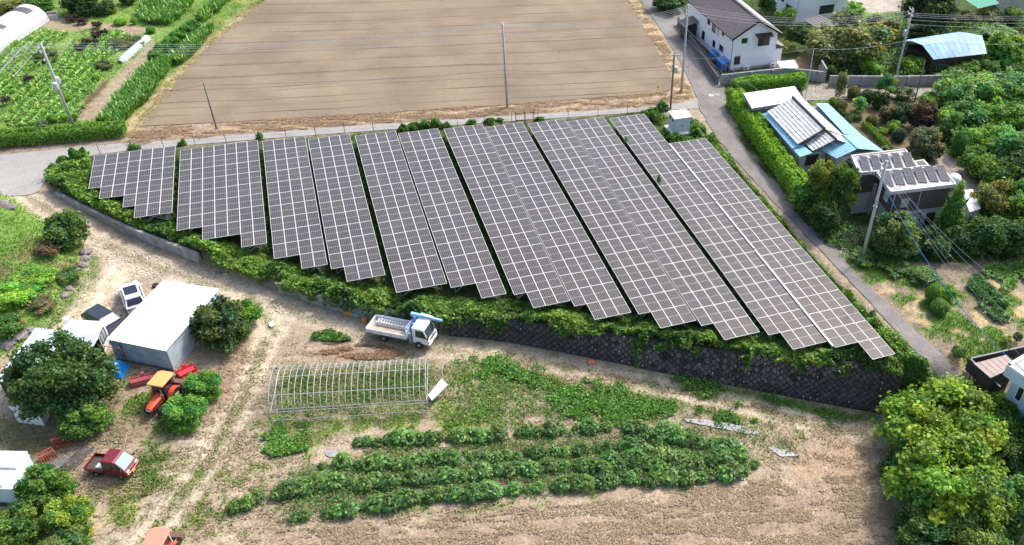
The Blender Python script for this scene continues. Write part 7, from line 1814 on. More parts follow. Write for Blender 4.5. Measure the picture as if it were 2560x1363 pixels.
f = WB + .62; prof = [(x1, .36), (f - .06, .34), (f, .55), (f - .02, .86), (f - .12, 1.0), (f - .70, 1.70), (f - .85, 1.76), (x1 + .05, 1.76), (x1, 1.7)]; n = len(prof)
vs = [(x, -hw * (1 if z < 1.05 else .90), z) for x, z in prof] + [(x, hw * (1 if z < 1.05 else .90), z) for x, z in prof]
m = MB(); m.add(vs, [tuple(range(n)), tuple(range(2 * n - 1, n - 1, -1))] + [((i + 1) % n, i, n + i, n + (i + 1) % n) for i in range(n)]); m.build('cab', M_RPAINT, t, bevel=.04)
quad_part('windscreen', [(f - .14, -.64, 1.02), (f - .14, .64, 1.02), (f - .68, .58, 1.67), (f - .68, -.58, 1.67)], M_SCREEN, t, .03)
for s in (-1, 1):
    quad_part('side_window', [(f - .95, s * .728, 1.08), (f - .34, s * .728, 1.06), (f - .75, s * .664, 1.58), (f - .95, s * .664, 1.6)], M_DGLASS, t, .02)
    quad_part('rear_quarter_window', [(x1 + .15, s * .728, 1.1), (f - 1.05, s * .728, 1.08), (f - 1.05, s * .664, 1.58), (x1 + .15, s * .664, 1.58)], M_DGLASS, t, .02)
    m = MB(); m.box((f - .02, s * .52, .78), (.1, .3, .2)); m.build('headlight', M_LAMP, t, bevel=.03)
    m = MB(); m.box((f - .25, s * .86, 1.16), (.1, .14, .2)); m.build('mirror', M_BLACKP, t, bevel=.02)
    m = MB(); m.box((x0 - .02, s * .6, .55), (.04, .16, .12)); m.build('tail_light', M_TAIL, t)
m = MB(); m.box((f + .02, 0, .48), (.08, 1.4, .2)); m.build('bumper', M_RPAINT, t, bevel=.03); m = MB(); m.box((f + .005, 0, .8), (.04, .7, .06)); m.build('chrome_bar', mat('chrome', (.7, .7, .7), .15, .9), t)
m = MB(); m.box((f + .07, -.05, .46), (.015, .33, .165)); m.build('number_plate', mat('yellow_plate', (.75, .55, .03), .5), t)
rt = thing('toolbox', 'pale box standing in the bed of the red pickup', 'box', o_ + np.array([math.cos(rz) * .38 - lf[0] * .42, math.sin(rz) * .38 - lf[1] * .42, .65]), rz)
m = MB(); m.box((0, 0, .16), (.5, .38, .3)); m.build('body', mat('pale_box', (.55, .57, .53), .6), rt, bevel=.03); m = MB(); m.box((0, 0, .33), (.54, .42, .06)); m.build('lid', mat('pale_box', (0, 0, 0)), rt, bevel=.02)

# ---- tractors and implements
def tractor(label, loc, rz, red, roofm, frame_white=False):
    t = thing('tractor', label, 'tractor', loc, rz)
    for y in (-.72, .72): wheel(t, (0, y, .62), .62, .36, mat('pale_rim', (.6, .57, .48), .6)); wheel(t, (1.75, y * .8, .4), .4, .24, mat('pale_rim', (0, 0, 0)))
    m = MB(); m.box((.9, 0, .55), (2.2, .45, .35)); m.build('chassis', M_BLACKP, t)
    secs = [(.75, [(-.33, .72), (-.36, 1.2), (-.2, 1.34), (.2, 1.34), (.36, 1.2), (.33, .72)]), (1.9, [(-.3, .72), (-.32, 1.1), (-.18, 1.22), (.18, 1.22), (.32, 1.1), (.3, .72)]), (2.35, [(-.24, .76), (-.26, 1.0), (-.15, 1.08), (.15, 1.08), (.26, 1.0), (.24, .76)])]
    loft('hood', secs, red, t); m = MB(); m.box((2.36, 0, .86), (.05, .4, .14)); m.build('headlight', M_LAMP, t)
    m = MB(); m.box((1.5, 0, .98), (1.2, .74, .08)); m.build('side_stripe', M_BLACKP, t)
    for y in (-.72, .72):
        m = MB(); arc = np.linspace(-.2, math.pi * .8, 8); V = [(.70 * math.cos(k), y + s * .22, .62 + .70 * math.sin(k)) for k in arc for s in (-1, 1)]
        m.add(V, [(2 * i, 2 * i + 1, 2 * i + 3, 2 * i + 2) for i in range(7)]); m.build('fender', red, t)
    for x, y in ((-.45, -.55), (-.45, .55), (.75, -.5), (.75, .5)): m = MB(); m.tube([(x, y, 1.0), (x * .92, y * .96, 2.2)], .04, 6); m.build('cab_post', M_WHITE if frame_white else M_BLACKP, t)
    m = MB(); m.hexa([(-.4, -.5, 1.05), (.7, -.46, 1.05), (.7, .46, 1.05), (-.4, .5, 1.05)], [(-.38, -.48, 2.1), (.62, -.44, 2.1), (.62, .44, 2.1), (-.38, .48, 2.1)]); m.build('cab_glass', M_DGLASS, t)
    m = MB(); m.prism([(-.75, -.42), (-.55, -.68), (.95, -.68), (.95, .68), (-.55, .68), (-.75, .42)], 2.18, 2.32); m.build('cab_roof', roofm, t, bevel=.05)
    m = MB(); m.tube([(.95, .4, 1.2), (.95, .4, 1.95)], .04, 8); m.build('exhaust', M_GALV, t)
    for y in (-.3, .3): m = MB(); m.tube([(-.4, y, .5), (-1.2, y * 1.3, .55)], .04, 6); m.build('lift_arm', M_GALV, t)
    m = MB(); m.box((-1.35, 0, .5), (.5, 1.5, .4)); m.build('rotary_tiller', M_STEELB, t, bevel=.05)
    return t
M_TRED = mat('tractor_red_orange', (.62, .085, .03), .4, 0, .12, 2); M_TROOF = mat('faded_orange_roof', (.85, .36, .12), .5, 0, .08, 1.5)
a, b = G(432, 985), G(392, 1032); o_ = G(424, 995)
tractor('orange cabbed tractor standing beside the round glossy bushes', o_, heading(a, b), M_TRED, M_TROOF)
a, b = G(430, 1340), G(400, 1400); o_ = G(416, 1392)
tractor('red roofed tractor cut by the bottom edge', o_, heading(a, b), M_TRED, mat('salmon_roof', (.72, .25, .17), .5), True)
def implement(label, p_a, p_b, red, h=.75, dep=.8):
    a, b = G(*p_a), G(*p_b); rz = heading(a, b); L_ = np.linalg.norm((b - a)[:2]); c = (a + b) / 2; c[2] = float(zground(c[0], c[1]))
    t = thing('tiller_attachment', label, 'farm implement', c, rz); pr_ = [(-dep * .55, .12), (-dep * .5, h * .55), (-dep * .12, h * .78), (dep * .3, h * .7), (dep * .5, h * .35)]; m = MB()
    m.add([(x, y, z) for y, z in pr_ for x in (-L_ / 2, L_ / 2)] + [(x, y, z - .04) for y, z in pr_ for x in (-L_ / 2, L_ / 2)], [(2 * i, 2 * i + 1, 2 * i + 3, 2 * i + 2) for i in range(4)] + [(10 + 2 * i, 12 + 2 * i, 13 + 2 * i, 11 + 2 * i) for i in range(4)]); m.build('cover', red, t)
    for x in (-L_ / 2, L_ / 2): m = MB(); m.box((x, 0, .35), (.06, dep * .9, .6)); m.build('end_plate', red, t, bevel=.02)
    m = MB(); m.tube([(-L_ / 2, 0, .28), (L_ / 2, 0, .28)], .07, 8)
    for i in range(int(L_ / .22)): x = -L_ / 2 + .15 + i * .22; an = i * 1.3; m.tube([(x, 0, .28), (x, .24 * math.cos(an), .28 + .24 * math.sin(an))], .03, 5)
    m.build('rotor', M_STEELB, t); m = MB(); m.box((0, .05, h * .84), (L_ * .95, .1, .1)); m.box((0, .2, h * .9), (.25, .28, .3)); m.build('hitch_beam', red, t, bevel=.02)
    m = MB(); m.box((0, -dep * .5, .32), (L_ * .96, .04, .4)); m.build('rear_flap', red, t)
implement('long faded red tiller lying left of the orange tractor', (330, 962), (396, 945), mat('faded_red_paint', (.42, .09, .10), .5, 0, .3, 3))
implement('bright red tiller cover right behind the orange tractor', (447, 945), (488, 925), mat('bright_red_paint', (.58, .02, .03), .4, 0, .1, 2), .85, 1.0)
def rack(label, u, v, w, d, h, mtl, rz, grate=False):
    p = G(u, v); t = thing('iron_frame', label, 'iron frame', p, rz)
    for i in range(7): x = -w / 2 + w * i / 6; m = MB(); m.tube([(x, -d / 2, .1), (x, -d / 4, h), (x, d / 2, h * .8)], .035, 5); m.build('tine', mtl, t)
    for y, z in ((-d / 2, .12), (-d / 4, h), (d / 2, h * .8)): m = MB(); m.box((0, y, z), (w + .1, .09, .09)); m.build('beam', mtl, t)
    for x in (-w / 2, w / 2): m = MB(); m.box((x, 0, .15), (.08, d, .3)); m.build('foot', mtl, t)
    m = MB(); m.box((0, 0, .35), (w * .6, d * .4, .3)); m.build('gearbox', mtl, t, bevel=.03)
    return t
M_RUSTR = mat('rusty_red_paint', (.34, .10, .06), .75, 0, .35, 5)
rack('rusty red cultivator standing at the foot of the dark tree', 157, 1108, 1.1, .9, .8, M_RUSTR, .2); rack('red cultivator lying on the grey grating', 122, 1148, 1.0, .8, .7, M_RUSTR, .5)
p = G(140, 1160); t = thing('metal_grating', 'grey metal grating lying beside the pickup', 'grating', p, .55)
for i in range(12): m = MB(); m.box((-.8 + i * .145, 0, .06), (.03, 1.1, .05)); m.build('bar', M_GALV, t)
for i in range(8): m = MB(); m.box((0, -.52 + i * .15, .07), (1.65, .03, .05)); m.build('cross_bar', M_GALV, t)
a, b = G(163, 1178), G(228, 1112); rz = heading(a, b); L_ = np.linalg.norm((b - a)[:2])
for i in range(6):
    c = (a + b) / 2 + np.array([-math.sin(rz), math.cos(rz), 0]) * (i - 2.5) * .19; c[2] = float(zground(c[0], c[1]))
    t = thing('pipe', 'dark grey pipe in the bundle lying left of the red pickup', 'pipe', c, rz + _tr.uniform(-.05, .05), 'bundle of dark pipes'); m = MB(); m.tube([(-L_ / 2 + _tr.uniform(0, .4), 0, .07), (L_ / 2 - _tr.uniform(0, .5), 0, .07)], .055, 7); m.build('tube', mat('dark_pipe', (.09, .085, .085), .7, 0, .3, 5), t)
# blue tarpaulin heap
p = G(282, 930); t = thing('tarpaulin_heap', 'heap under a bright blue tarpaulin between the sheds', 'tarpaulin', p, -.3); m = MB(); n_ = 15; V = []
for i in range(n_):
    for j in range(n_):
        x, y = (i / (n_ - 1) - .5) * 2, (j / (n_ - 1) - .5) * 2; r_ = max(abs(x), abs(y)); z = .95 * (1 - smooth(.45, 1.0, r_)) + .12 * float(vnoise(x * 3, y * 3, 1, 4)) * (1 - r_ * .5)
        V.append((x * 1.15, y * .85, max(.01, float(z))))
m.add(V, [(i * n_ + j, (i + 1) * n_ + j, (i + 1) * n_ + j + 1, i * n_ + j + 1) for i in range(n_ - 1) for j in range(n_ - 1)]); m.build('tarpaulin', mat('bright_blue_tarpaulin', (.02, .30, .78), .45, 0, .15, 3), t)
m = MB(); m.tube([(-1.1, -.3, .1), (-.5, -.25, 1.0), (.5, -.2, 1.02), (1.1, -.2, .1)], .015, 4); m.build('rope', M_DARK, t)
p = G(390, 716); t = thing('tyre', 'old tyre lying behind the white hatchback', 'tyre', p); m = MB(); m.lathe([(.17, .02), (.30, 0), (.32, .1), (.30, .2), (.17, .18)], 18); m.build('tread', M_TYRE, t, True); m = MB(); m.lathe([(.165, .03), (.165, .15)], 14); m.build('rim', M_GALV, t)

# ---- coloured crates
for u, v, c, lb, op in ((866, 784, (.42, .36, .10), 'olive yellow open crate, leftmost of the crate row', 1), (878, 786, (.62, .30, .08), 'orange crate beside the yellow one in the crate row', 0), (891, 789, (.18, .46, .62), 'light blue crate in the middle of the crate row', 0),
        (902, 791, (.30, .24, .22), 'brown crate between the two blue crates', 0), (913, 793, (.16, .42, .66), 'light blue crate at the right of the crate row', 0), (912, 803, (.66, .30, .10), 'orange crate set in front of the crate row', 0)):
    p = G(u, v); t = thing('crate', lb, 'crate', p, -.45, 'coloured crates below the terrace wall'); k = mat('crate_plastic_%d' % u, c, .5, 0, .12, 4); w = .42
    for x, y, sx_, sy_ in ((0, w / 2, w, .03), (0, -w / 2, w, .03), (w / 2, 0, .03, w - .03), (-w / 2, 0, .03, w - .03)): m = MB(); m.box((x, y, .2), (sx_, sy_, .38)); m.build('side', k, t)
    m = MB(); m.box((0, 0, .03 if op else .36), (w - .04, w - .04, .04)); m.build('base' if op else 'lid', k, t)
p = G(955, 796); t = thing('plank', 'pale plank lying between the crates and the truck', 'plank', p, -.4); m = MB(); m.box((0, .4, .06), (2.2, .2, .05)); m.build('board', mat('grey_wood', (.3, .27, .23), .9), t)

# ================================================================== POLES AND WIRES
M_POLE = mat('concrete_pole', (.46, .46, .46), .85, 0, .2, 1.5); M_POLED = mat('dark_steel_pole', (.16, .155, .15), .7, 0, .25, 2); M_INS = mat('white_insulator', (.75, .75, .74), .3); M_TRF = mat('grey_transformer', (.47, .50, .54), .5, 0, .1, 2)
def pix(P):
    q = (np.asarray(P, float) - CAM_POS) @ RM; return CXP + FPX * q[0] / -q[2], CYP - FPX * q[1] / -q[2]
def height_at(P, v):
    lo, hi = 0.0, 25.0
    for _ in range(40):
        mid = (lo + hi) / 2
        if pix((P[0], P[1], P[2] + mid))[1] > v: lo = mid
        else: hi = mid
    return lo
POLES = {}
def pole(key, label, base, top_v, mtl, r0=.17, r1=.11, arms=(), ang=0.0, trf=(), bits=True):
    P = G(*base); H = height_at(P, top_v); t = thing('utility_pole', label, 'utility pole', P, ang); POLES[key] = (P, H, ang)
    m = MB(); m.tube([(0, 0, -.3), (0, 0, H * .5), (0, 0, H)], r0, 10, r1=r1); m.build('shaft', mtl, t, True)
    for z, w, n in arms:
        m = MB(); m.box((0, .12, H - z), (w, .09, .09)); ar = m.build('crossarm', M_GALV, t)
        for i in range(n):
            x = -w / 2 + .1 + (w - .2) * i / max(1, n - 1); m = MB(); m.lathe([(.05, .04), (.075, .1), (.05, .16), (.07, .22), (.03, .28)], 8, (x, .12, H - z)); m.build('insulator', M_INS, ar)
    for x, z in trf:
        m = MB(); m.lathe([(.26, 0), (.28, .05), (.28, .72), (.2, .8)], 14, (x, 0, H - z)); tf = m.build('transformer', M_TRF, t)
        m = MB(); m.box((x * .5, 0, H - z - .04), (abs(x) + .3, .3, .07)); m.build('bracket', M_GALV, tf)
        m = MB(); m.lathe([(.04, .8), (.05, .92)], 6, (x, .1, H - z)); m.build('bushing', M_INS, tf)
    if bits:
        for z in np.arange(H * .30, H - .6, .9):
            m = MB(); m.tube([(-.24, 0, z), (.24, 0, z)], .014, 4); m.build('step_bolt', M_GALV, t)
        m = MB(); m.lathe([(r0 * .95 + .02, H * .55), (r0 * .95 + .02, H * .55 + .1)], 10); m.build('band', M_GALV, t)
    return t
AX = heading(at(185, 320), at(1268, 268)) + math.pi / 2
pole('L', 'concrete utility pole with two transformers in the allotment at left', (186, 321), 108, M_POLE, arms=((.35, 1.5, 3), (.9, 1.3, 2), (1.9, .9, 2)), ang=AX, trf=((-.5, 5.2), (.5, 5.0)))
pole('S', 'short plain dark pole on the verge left of the field', (541, 321), 208, M_POLED, .10, .07, bits=False)
pole('M', 'single concrete pole on the verge in the middle of the field edge', (1268, 268), 57, M_POLE, arms=((.25, .7, 2),), ang=AX)
pole('J', 'tall concrete pole at the field corner by the junction', (1703, 230), 12, M_POLE, arms=((.5, 1.9, 3), (1.1, 1.5, 3)), ang=R(60))
pole('C', 'grey steel pole with a crossarm behind the white cabinet', (1676, 273), 136, M_POLED, .13, .11, arms=((.15, 1.9, 2),), ang=R(-10), trf=((.3, 2.4),))
pole('H', 'grey concrete pole in front of the brown house', (2155, 648), 402, M_POLE, .19, .12, arms=((.3, 1.6, 3), (.9, 1.2, 2)), ang=R(20))
pole('F', 'far utility pole with transformer behind the long block wall', (2237, 206), 20, M_POLE, arms=((.3, 1.4, 2), (.9, 1.6, 3), (1.8, .8, 2)), ang=R(80), trf=((.35, 4.0),))
pole('T', 'thin plain pole on the back lane beside the garden', (2286, 254), 150, M_POLED, .09, .06, bits=False)
pole('W', 'thin white pole at the corner of the white flat roof', (2012, 252), 122, mat('white_steel_pole', (.55, .56, .52), .5), .05, .04, bits=False)
M_WIRE = mat('grey_wire', (.22, .22, .23), .5); M_WIREL = mat('pale_wire', (.50, .51, .53), .4); M_WIREB = mat('blue_wire', (.06, .24, .62), .5)
def tip(k, dz, dx=0.0):
    P, H, a = POLES[k]; return np.array([P[0] + math.cos(a) * dx - math.sin(a) * .12, P[1] + math.sin(a) * dx + math.cos(a) * .12, P[2] + H - dz])
def wire(label, A, B, sag, mtl, r=.016, group='overhead wires'):
    A, B = np.array(A, float), np.array(B, float); t = thing('overhead_wire', label, 'wire', A, 0, group); m = MB(); n_ = 26
    m.tube([tuple((B - A) * (i / n_) - np.array([0, 0, sag * 4 * (i / n_) * (1 - i / n_)])) for i in range(n_ + 1)], r, 4, cap=False); m.build('cable', mtl, t)
for dz, dx, mm in ((.1, -.65, M_WIREL), (.1, 0, M_WIREL), (.1, .65, M_WIREL), (.65, -.5, M_WIREL), (.65, .5, M_WIREL)):
    wire('pale overhead wire crossing the tilled field from left pole to middle pole', tip('L', dz, dx), tip('M', dz * 2.2, dx * .45), 1.2, mm)
    wire('pale overhead wire from the middle pole to the junction pole', tip('M', dz * 2.2, dx * .45), tip('J', dz + .3, dx), 1.0, mm)
    q = tip('L', dz, dx); wire('overhead wire leaving the left pole towards the picture edge', q, q + np.array([-30, -6, .3]), .9, mm)
wire('low dark telephone wire from the short pole past the middle pole', tip('S', .3), tip('M', 6.0), .35, M_WIRE, .03); wire('low dark telephone wire from the middle pole to the cabinet pole', tip('M', 6.0), tip('C', 1.5), .5, M_WIRE, .02)
q = tip('S', .3); wire('low telephone wire left of the short pole', q, q + np.array([-13, 3.0, -1.2]), .3, M_WIRE, .02)
for dz, dx in ((.4, -.8), (.4, 0), (.4, .8), (1.0, -.5), (1.0, .5)):
    wire('overhead wire from the junction pole past the white house to the far pole', tip('J', dz, dx), tip('F', dz + .2, dx * .7), 1.3, M_WIREL, .018)
for dz, dx in ((.9, -.7), (.9, 0), (.9, .7), (1.6, 0), (2.2, 0), (4.6, 0)):
    q = tip('F', dz, dx); wire('overhead wire from the far pole over the blue barn', q, q + np.array([40, -7.5, .2]), 1.0, M_WIREL, .018)
wire('long wire from the junction pole over the blue roof to the brown house pole', tip('J', 3.0), tip('H', 1.4), 1.0, M_WIREL, .02)
wire('second wire from the junction pole over the hedge to the brown house pole', tip('J', 4.2), tip('H', 2.0), 1.3, M_WIREL, .014)
e = at(2600, 960, 3.2); wire('bright blue wire hanging from the brown house pole to the right edge', tip('H', 2.0), e, 2.0, M_WIREB, .035)
for i, (dz, de) in enumerate(((.2, 8.5), (.2, 7.6), (.8, 6.5), (1.3, 5.4), (1.6, 4.8))): wire('thin wire from the brown house pole towards the lower right', tip('H', dz, (-.6 + i * .3)), at(2640, 800 + i * 45, de), 1.2, M_WIREL, .012)
wire('thin wire from the white pole across the block wall to the far pole', tip('W', .05), tip('F', 4.5), .5, M_WIREL, .016); wire('thin wire from the white pole along the white house front', tip('W', .05), tip('C', .6), .4, M_WIREL, .012)
# guy guard and stakes
def stake(label, a, b, mtl, r=.05):
    A = G(*a); P = at(b[0], b[1], b[2]); t = thing('marker_stake', label, 'stake', A); m = MB(); m.tube([(0, 0, 0), tuple(P - A)], r, 7); m.build('rod', mtl, t)
    m = MB(); d = P - A; m.tube([tuple(d * .45), tuple(d * .6)], r * 1.15, 7); m.build('band', M_BLACKP, t)
stake('yellow slanting guy wire guard at the field edge', (1633, 236), (1656, 203, 1.3), mat('yellow_guard', (.75, .48, .03), .5)); stake('orange stake beside the white cabinet', (1650, 308), (1655, 291, 1.1), mat('orange_stake', (.85, .32, .03), .5), .04)
stake('thin grey stake at the right end of the stone wall', (2296, 935), (2312, 890, 1.0), M_GALV, .03)
# manhole covers
for u, v, lb in ((1778, 238, 'pale ringed manhole cover, left of the pair at the junction'), (1793, 236, 'grey ringed manhole cover, right of the pair at the junction'), (2101, 569, 'white round cover on the driveway, upper'), (2112, 583, 'white round cover on the driveway, lower')):
    p = at(u, v, .045); t = thing('manhole_cover', lb, 'manhole cover', p); w_ = 'white' in lb
    m = MB(); m.lathe([(.34, -.02), (.34, .0)] if not w_ else [(.26, -.02), (.26, .02)], 20); m.build('ring', mat('pale_cover', (.62, .6, .57), .8) if 'grey' not in lb else M_BLOCK, t)
    m = MB(); m.lathe([(.2, .0), (.2, .008)] if not w_ else [(.12, .02), (.12, .03)], 16); m.build('lid', M_BLOCK if not w_ else M_WHITE, t)
# fences
def fence(label, px, every, h, mtl, r=.03, wires=2):
    pl = resample(np.array([at(u, v)[:2] for u, v in px]), every); t = thing('wire_fence', label, 'fence', (pl[0][0], pl[0][1], 0))
    m = MB(); m.tube([(0, 0, -.1), (0, 0, h)], r, 6); me = m.mesh('post', mtl)
    for p in pl: link('post', me, t, (p[0] - pl[0][0], p[1] - pl[0][1], 0))
    for k in range(wires):
        m = MB(); m.tube([(p[0] - pl[0][0], p[1] - pl[0][1], h * (k + 1) / (wires + .3)) for p in pl], .008, 4, cap=False); m.build('wire', mtl, t)
fence('thin wire fence along the lane behind the solar arrays', [(250, 384), (600, 354), (1000, 325), (1280, 308)], 3.0, 1.25, M_DARK); fence('wire fence from the gate to the white cabinet', [(1345, 303), (1520, 291), (1640, 282)], 2.6, 1.25, M_DARK)
fence('wire fence along the road side of the right solar array', [(1735, 318), (1830, 418), (1985, 590), (2140, 765), (2285, 912)], 3.2, 1.2, M_GALV)
a, b = at(1290, 309), at(1335, 305); t = thing('field_gate', 'dark metal gate in the fence behind the eighth array', 'gate', a, heading(a, b)); L_ = np.linalg.norm((b - a)[:2])
for x in (0, L_ * .5, L_): m = MB(); m.box((x, 0, .75), (.09, .09, 1.5)); m.build('post', M_DARK, t)
for z in (.4, 1.3): m = MB(); m.box((L_ / 2, 0, z), (L_, .05, .06)); m.build('rail', M_DARK, t)
for x in np.linspace(.2, L_ - .2, 8): m = MB(); m.box((x, 0, .85), (.025, .025, .9)); m.build('bar', M_DARK, t)

# ================================================================== CROPS, STONES, SHEETS
def crop_mesh(seed):
    rng = np.random.default_rng(seed); n = 240; k = rng.random(n); an = rng.uniform(0, 6.28, n); rr_ = .52 * np.sqrt(rng.random(n)); z = .12 + .62 * k * np.sqrt(np.clip(1 - (rr_ / .6) ** 2, .1, 1))
    P = np.stack([rr_ * np.cos(an), rr_ * np.sin(an), z], 1); N = unit(np.stack([np.cos(an) * .5, np.sin(an) * .5, np.ones(n)], 1) + rng.normal(size=(n, 3)) * .35)
    V, F = leaf_quads(P, N, .125 * (.5 + 1.1 * rng.random(n)), rng, 1.9); C = leaf_cols(n, rng, .4, 1.4, .13); return np_mesh('leaves', V, F, M_LEAF, C)
CROP = [crop_mesh(300 + i) for i in range(5)]; STEM = MB(); STEM.tube([(0, 0, -.05), (.02, 0, .5)], .03, 5); STEM_ME = STEM.mesh('stem', mat('green_stem', (.1, .16, .05), .8))
ONES = 'first second third fourth fifth sixth seventh eighth ninth tenth eleventh twelfth thirteenth fourteenth fifteenth sixteenth seventeenth eighteenth nineteenth'.split(); TENS = {2: 'twent', 3: 'thirt', 4: 'fort', 5: 'fift', 6: 'sixt'}
def ordinal(n):
    if n < 20: return ONES[n - 1]
    return TENS[n // 10] + ('ieth' if n % 10 == 0 else 'y-' + ONES[n % 10 - 1])
def crop_row(label, px, step, jit, sc, tint, seed, skip=.10):
    rg = random.Random(seed); pl = resample(np.array([G(u, v)[:2] for u, v in px]), step)
    cnt = 0
    for p in pl:
        if rg.random() < skip: continue
        cnt += 1
        x, y = p[0] + rg.uniform(-jit, jit), p[1] + rg.uniform(-jit, jit); s = sc * rg.uniform(.6, 1.5); t = thing('crop_plant', label if 'dense' in label else label.replace('leafy dark green crop plant', ordinal(cnt) + ' leafy crop plant from the left'), 'crop plant', (x, y, float(zground(x, y)) - .03), rg.uniform(0, 6.28), label.replace('leafy dark green crop plant in ', 'crop plants of '))
        o = link('leaves', CROP[rg.randrange(5)], t, (0, 0, 0), 0, s); k = rg.uniform(.75, 1.3); o.color = (tint[0] * k * rg.uniform(.9, 1.25), tint[1] * k, tint[2] * k, 1); link('stem', STEM_ME, t, (0, 0, 0), 0, s)
T_CROP = (.092, .168, .058)
crop_row('leafy dark green crop plant in the uppermost bed row', [(893, 1112), (1000, 1104), (1130, 1098), (1259, 1090), (1400, 1078), (1516, 1072)], .75, .16, 1.0, T_CROP, 1)
crop_row('leafy dark green crop plant in the second bed row', [(800, 1165), (860, 1160), (1007, 1168), (1053, 1155), (1259, 1143), (1400, 1132), (1515, 1125), (1640, 1116)], .72, .2, 1.0, T_CROP, 2)
crop_row('leafy dark green crop plant in the third bed row', [(590, 1270), (683, 1240), (806, 1214), (930, 1212), (1084, 1200), (1238, 1183), (1380, 1172), (1475, 1168), (1640, 1160), (1780, 1150), (1870, 1148)], .70, .2, 1.0, T_CROP, 3)
crop_row('leafy dark green crop plant in the lowest bed row', [(745, 1295), (868, 1278), (1022, 1256), (1130, 1243), (1238, 1236), (1380, 1222), (1506, 1211), (1640, 1205), (1722, 1200), (1830, 1185), (1885, 1165)], .68, .24, 1.05, T_CROP, 4)
crop_row('leafy dark green crop plant in the dense right end of the beds', [(1500, 1190), (1600, 1182), (1720, 1175), (1840, 1165), (1860, 1130), (1780, 1118), (1700, 1105), (1620, 1092), (1560, 1078), (1640, 1080), (1740, 1098), (1700, 1135), (1600, 1140), (1520, 1150)], .75, .3, 1.1, (.092, .168, .06), 5)
# tall flowering crop strips in the allotment
def big_leaf_crop(label, px, n, seed):
    rng = np.random.default_rng(seed); poly = W(px); lo, hi = poly.min(0), poly.max(0); q = rng.uniform(lo, hi, (n * 5, 2)); q = q[poly_dist(q[:, 0], q[:, 1], poly) + (fbm(q[:, 0], q[:, 1], .8, 2, seed) - .5) > 0][:n]; m = len(q)
    a = rng.uniform(0, 6.28, m); h = rng.uniform(.35, 1.15, m); tl = rng.uniform(.2, .9, m); d = np.stack([np.cos(a) * tl, np.sin(a) * tl, np.ones(m)], 1); s = np.stack([-np.sin(a), np.cos(a), np.zeros(m)], 1) * rng.uniform(.06, .13, m)[:, None]; b_ = np.column_stack([q, zground(q[:, 0], q[:, 1]) + h * .35])
    V = np.stack([b_, b_ + d * h[:, None] * .45 + s, b_ + d * h[:, None] * .9, b_ + d * h[:, None] * .45 - s], 1).reshape(-1, 3); C = np.array([.10, .21, .045]) * (.5 + 1.0 * rng.random((m, 1))); pale = rng.random(m) < .10; C[pale] = np.array([.62, .66, .36]) * (.7 + .5 * rng.random((pale.sum(), 1)))
    setkind(link('flowering_crop', np_mesh('flowering_crop', V, np.arange(m * 4).reshape(m, 4), M_WEED, np.repeat(C, 4, 0))), 'stuff', label)
big_leaf_crop('tall leafy crop with pale blooms along the field edge', [(245, 312), (300, 255), (350, 195), (400, 150), (430, 170), (400, 215), (345, 275), (300, 318)], 9000, 1); big_leaf_crop('upper strip of tall crop with pale blooms beside the bush row', [(430, 160), (470, 120), (510, 80), (535, 75), (500, 125), (450, 165)], 3000, 2)
big_leaf_crop('block of tall crop with pale blooms at the top edge', [(345, 40), (370, 8), (410, -25), (505, -25), (470, 30), (430, 62), (370, 62)], 7000, 3); big_leaf_crop('narrow strip of tall crop leading to the top edge', [(490, 55), (520, 30), (570, -15), (600, -20), (560, 20), (510, 60)], 2600, 4)
def bed(name, label, px, n, leaf, tint, h, seed):
    rng = np.random.default_rng(seed); poly = W(px); lo, hi = poly.min(0), poly.max(0); q = rng.uniform(lo, hi, (n * 5, 2)); q = q[poly_dist(q[:, 0], q[:, 1], poly) + (fbm(q[:, 0], q[:, 1], .7, 4, seed) - .5) * 5.0 > rng.random(len(q)) ** 2 * 1.6][:n]
    weed_mass(name, label, q, zground(q[:, 0], q[:, 1]) + h * rng.random(len(q)) ** .5, leaf, tint, seed, .08)
bed('vegetable_bed', 'dense dark leafy bed in the vegetable garden at right', [(2402, 700), (2440, 698), (2480, 725), (2540, 795), (2535, 812), (2495, 815), (2440, 765)], 3000, .2, (.07, .15, .055), .5, 61); bed('vegetable_bed', 'trailing pumpkin leaves in the right garden', [(2470, 680), (2520, 655), (2600, 650), (2600, 700), (2540, 700), (2520, 740), (2490, 715)], 1500, .3, (.17, .27, .08), .4, 62)
bed('weeds', 'lush green weeds in the middle of the lower field', [(1170, 895), (1260, 905), (1340, 925), (1430, 962), (1550, 965), (1660, 985), (1700, 1015), (1640, 1050), (1540, 1062), (1440, 1045), (1390, 1010), (1310, 965), (1200, 935)], 9000, .16, (.11, .21, .045), .32, 63)
bed('weeds', 'strip of weeds below the stone wall', [(1680, 942), (1770, 955), (1900, 980), (2100, 1030), (2185, 1045), (2080, 1055), (1880, 1004), (1690, 970)], 5000, .16, (.09, .18, .04), .35, 64); bed('weeds', 'small weed strip above the grey mulch film', [(1725, 1012), (1860, 1040), (1900, 1055), (1850, 1062), (1740, 1032)], 1500, .15, (.10, .19, .045), .3, 65)
bed('weeds', 'green tufts left of the greenhouse frame', [(640, 1080), (700, 1065), (770, 1085), (760, 1130), (690, 1145), (650, 1110)], 2200, .16, (.13, .23, .05), .3, 66); bed('weeds', 'green weed clump beside the dead leaves', [(780, 835), (850, 830), (880, 850), (820, 862)], 900, .16, (.09, .18, .04), .3, 67)
for i, px in enumerate(([(690, 925), (1085, 905), (1075, 1020), (700, 1050)],)): bed('weeds', 'weeds growing inside the greenhouse frame', px, 3000, .13, (.12, .18, .05), .22, 70 + i)
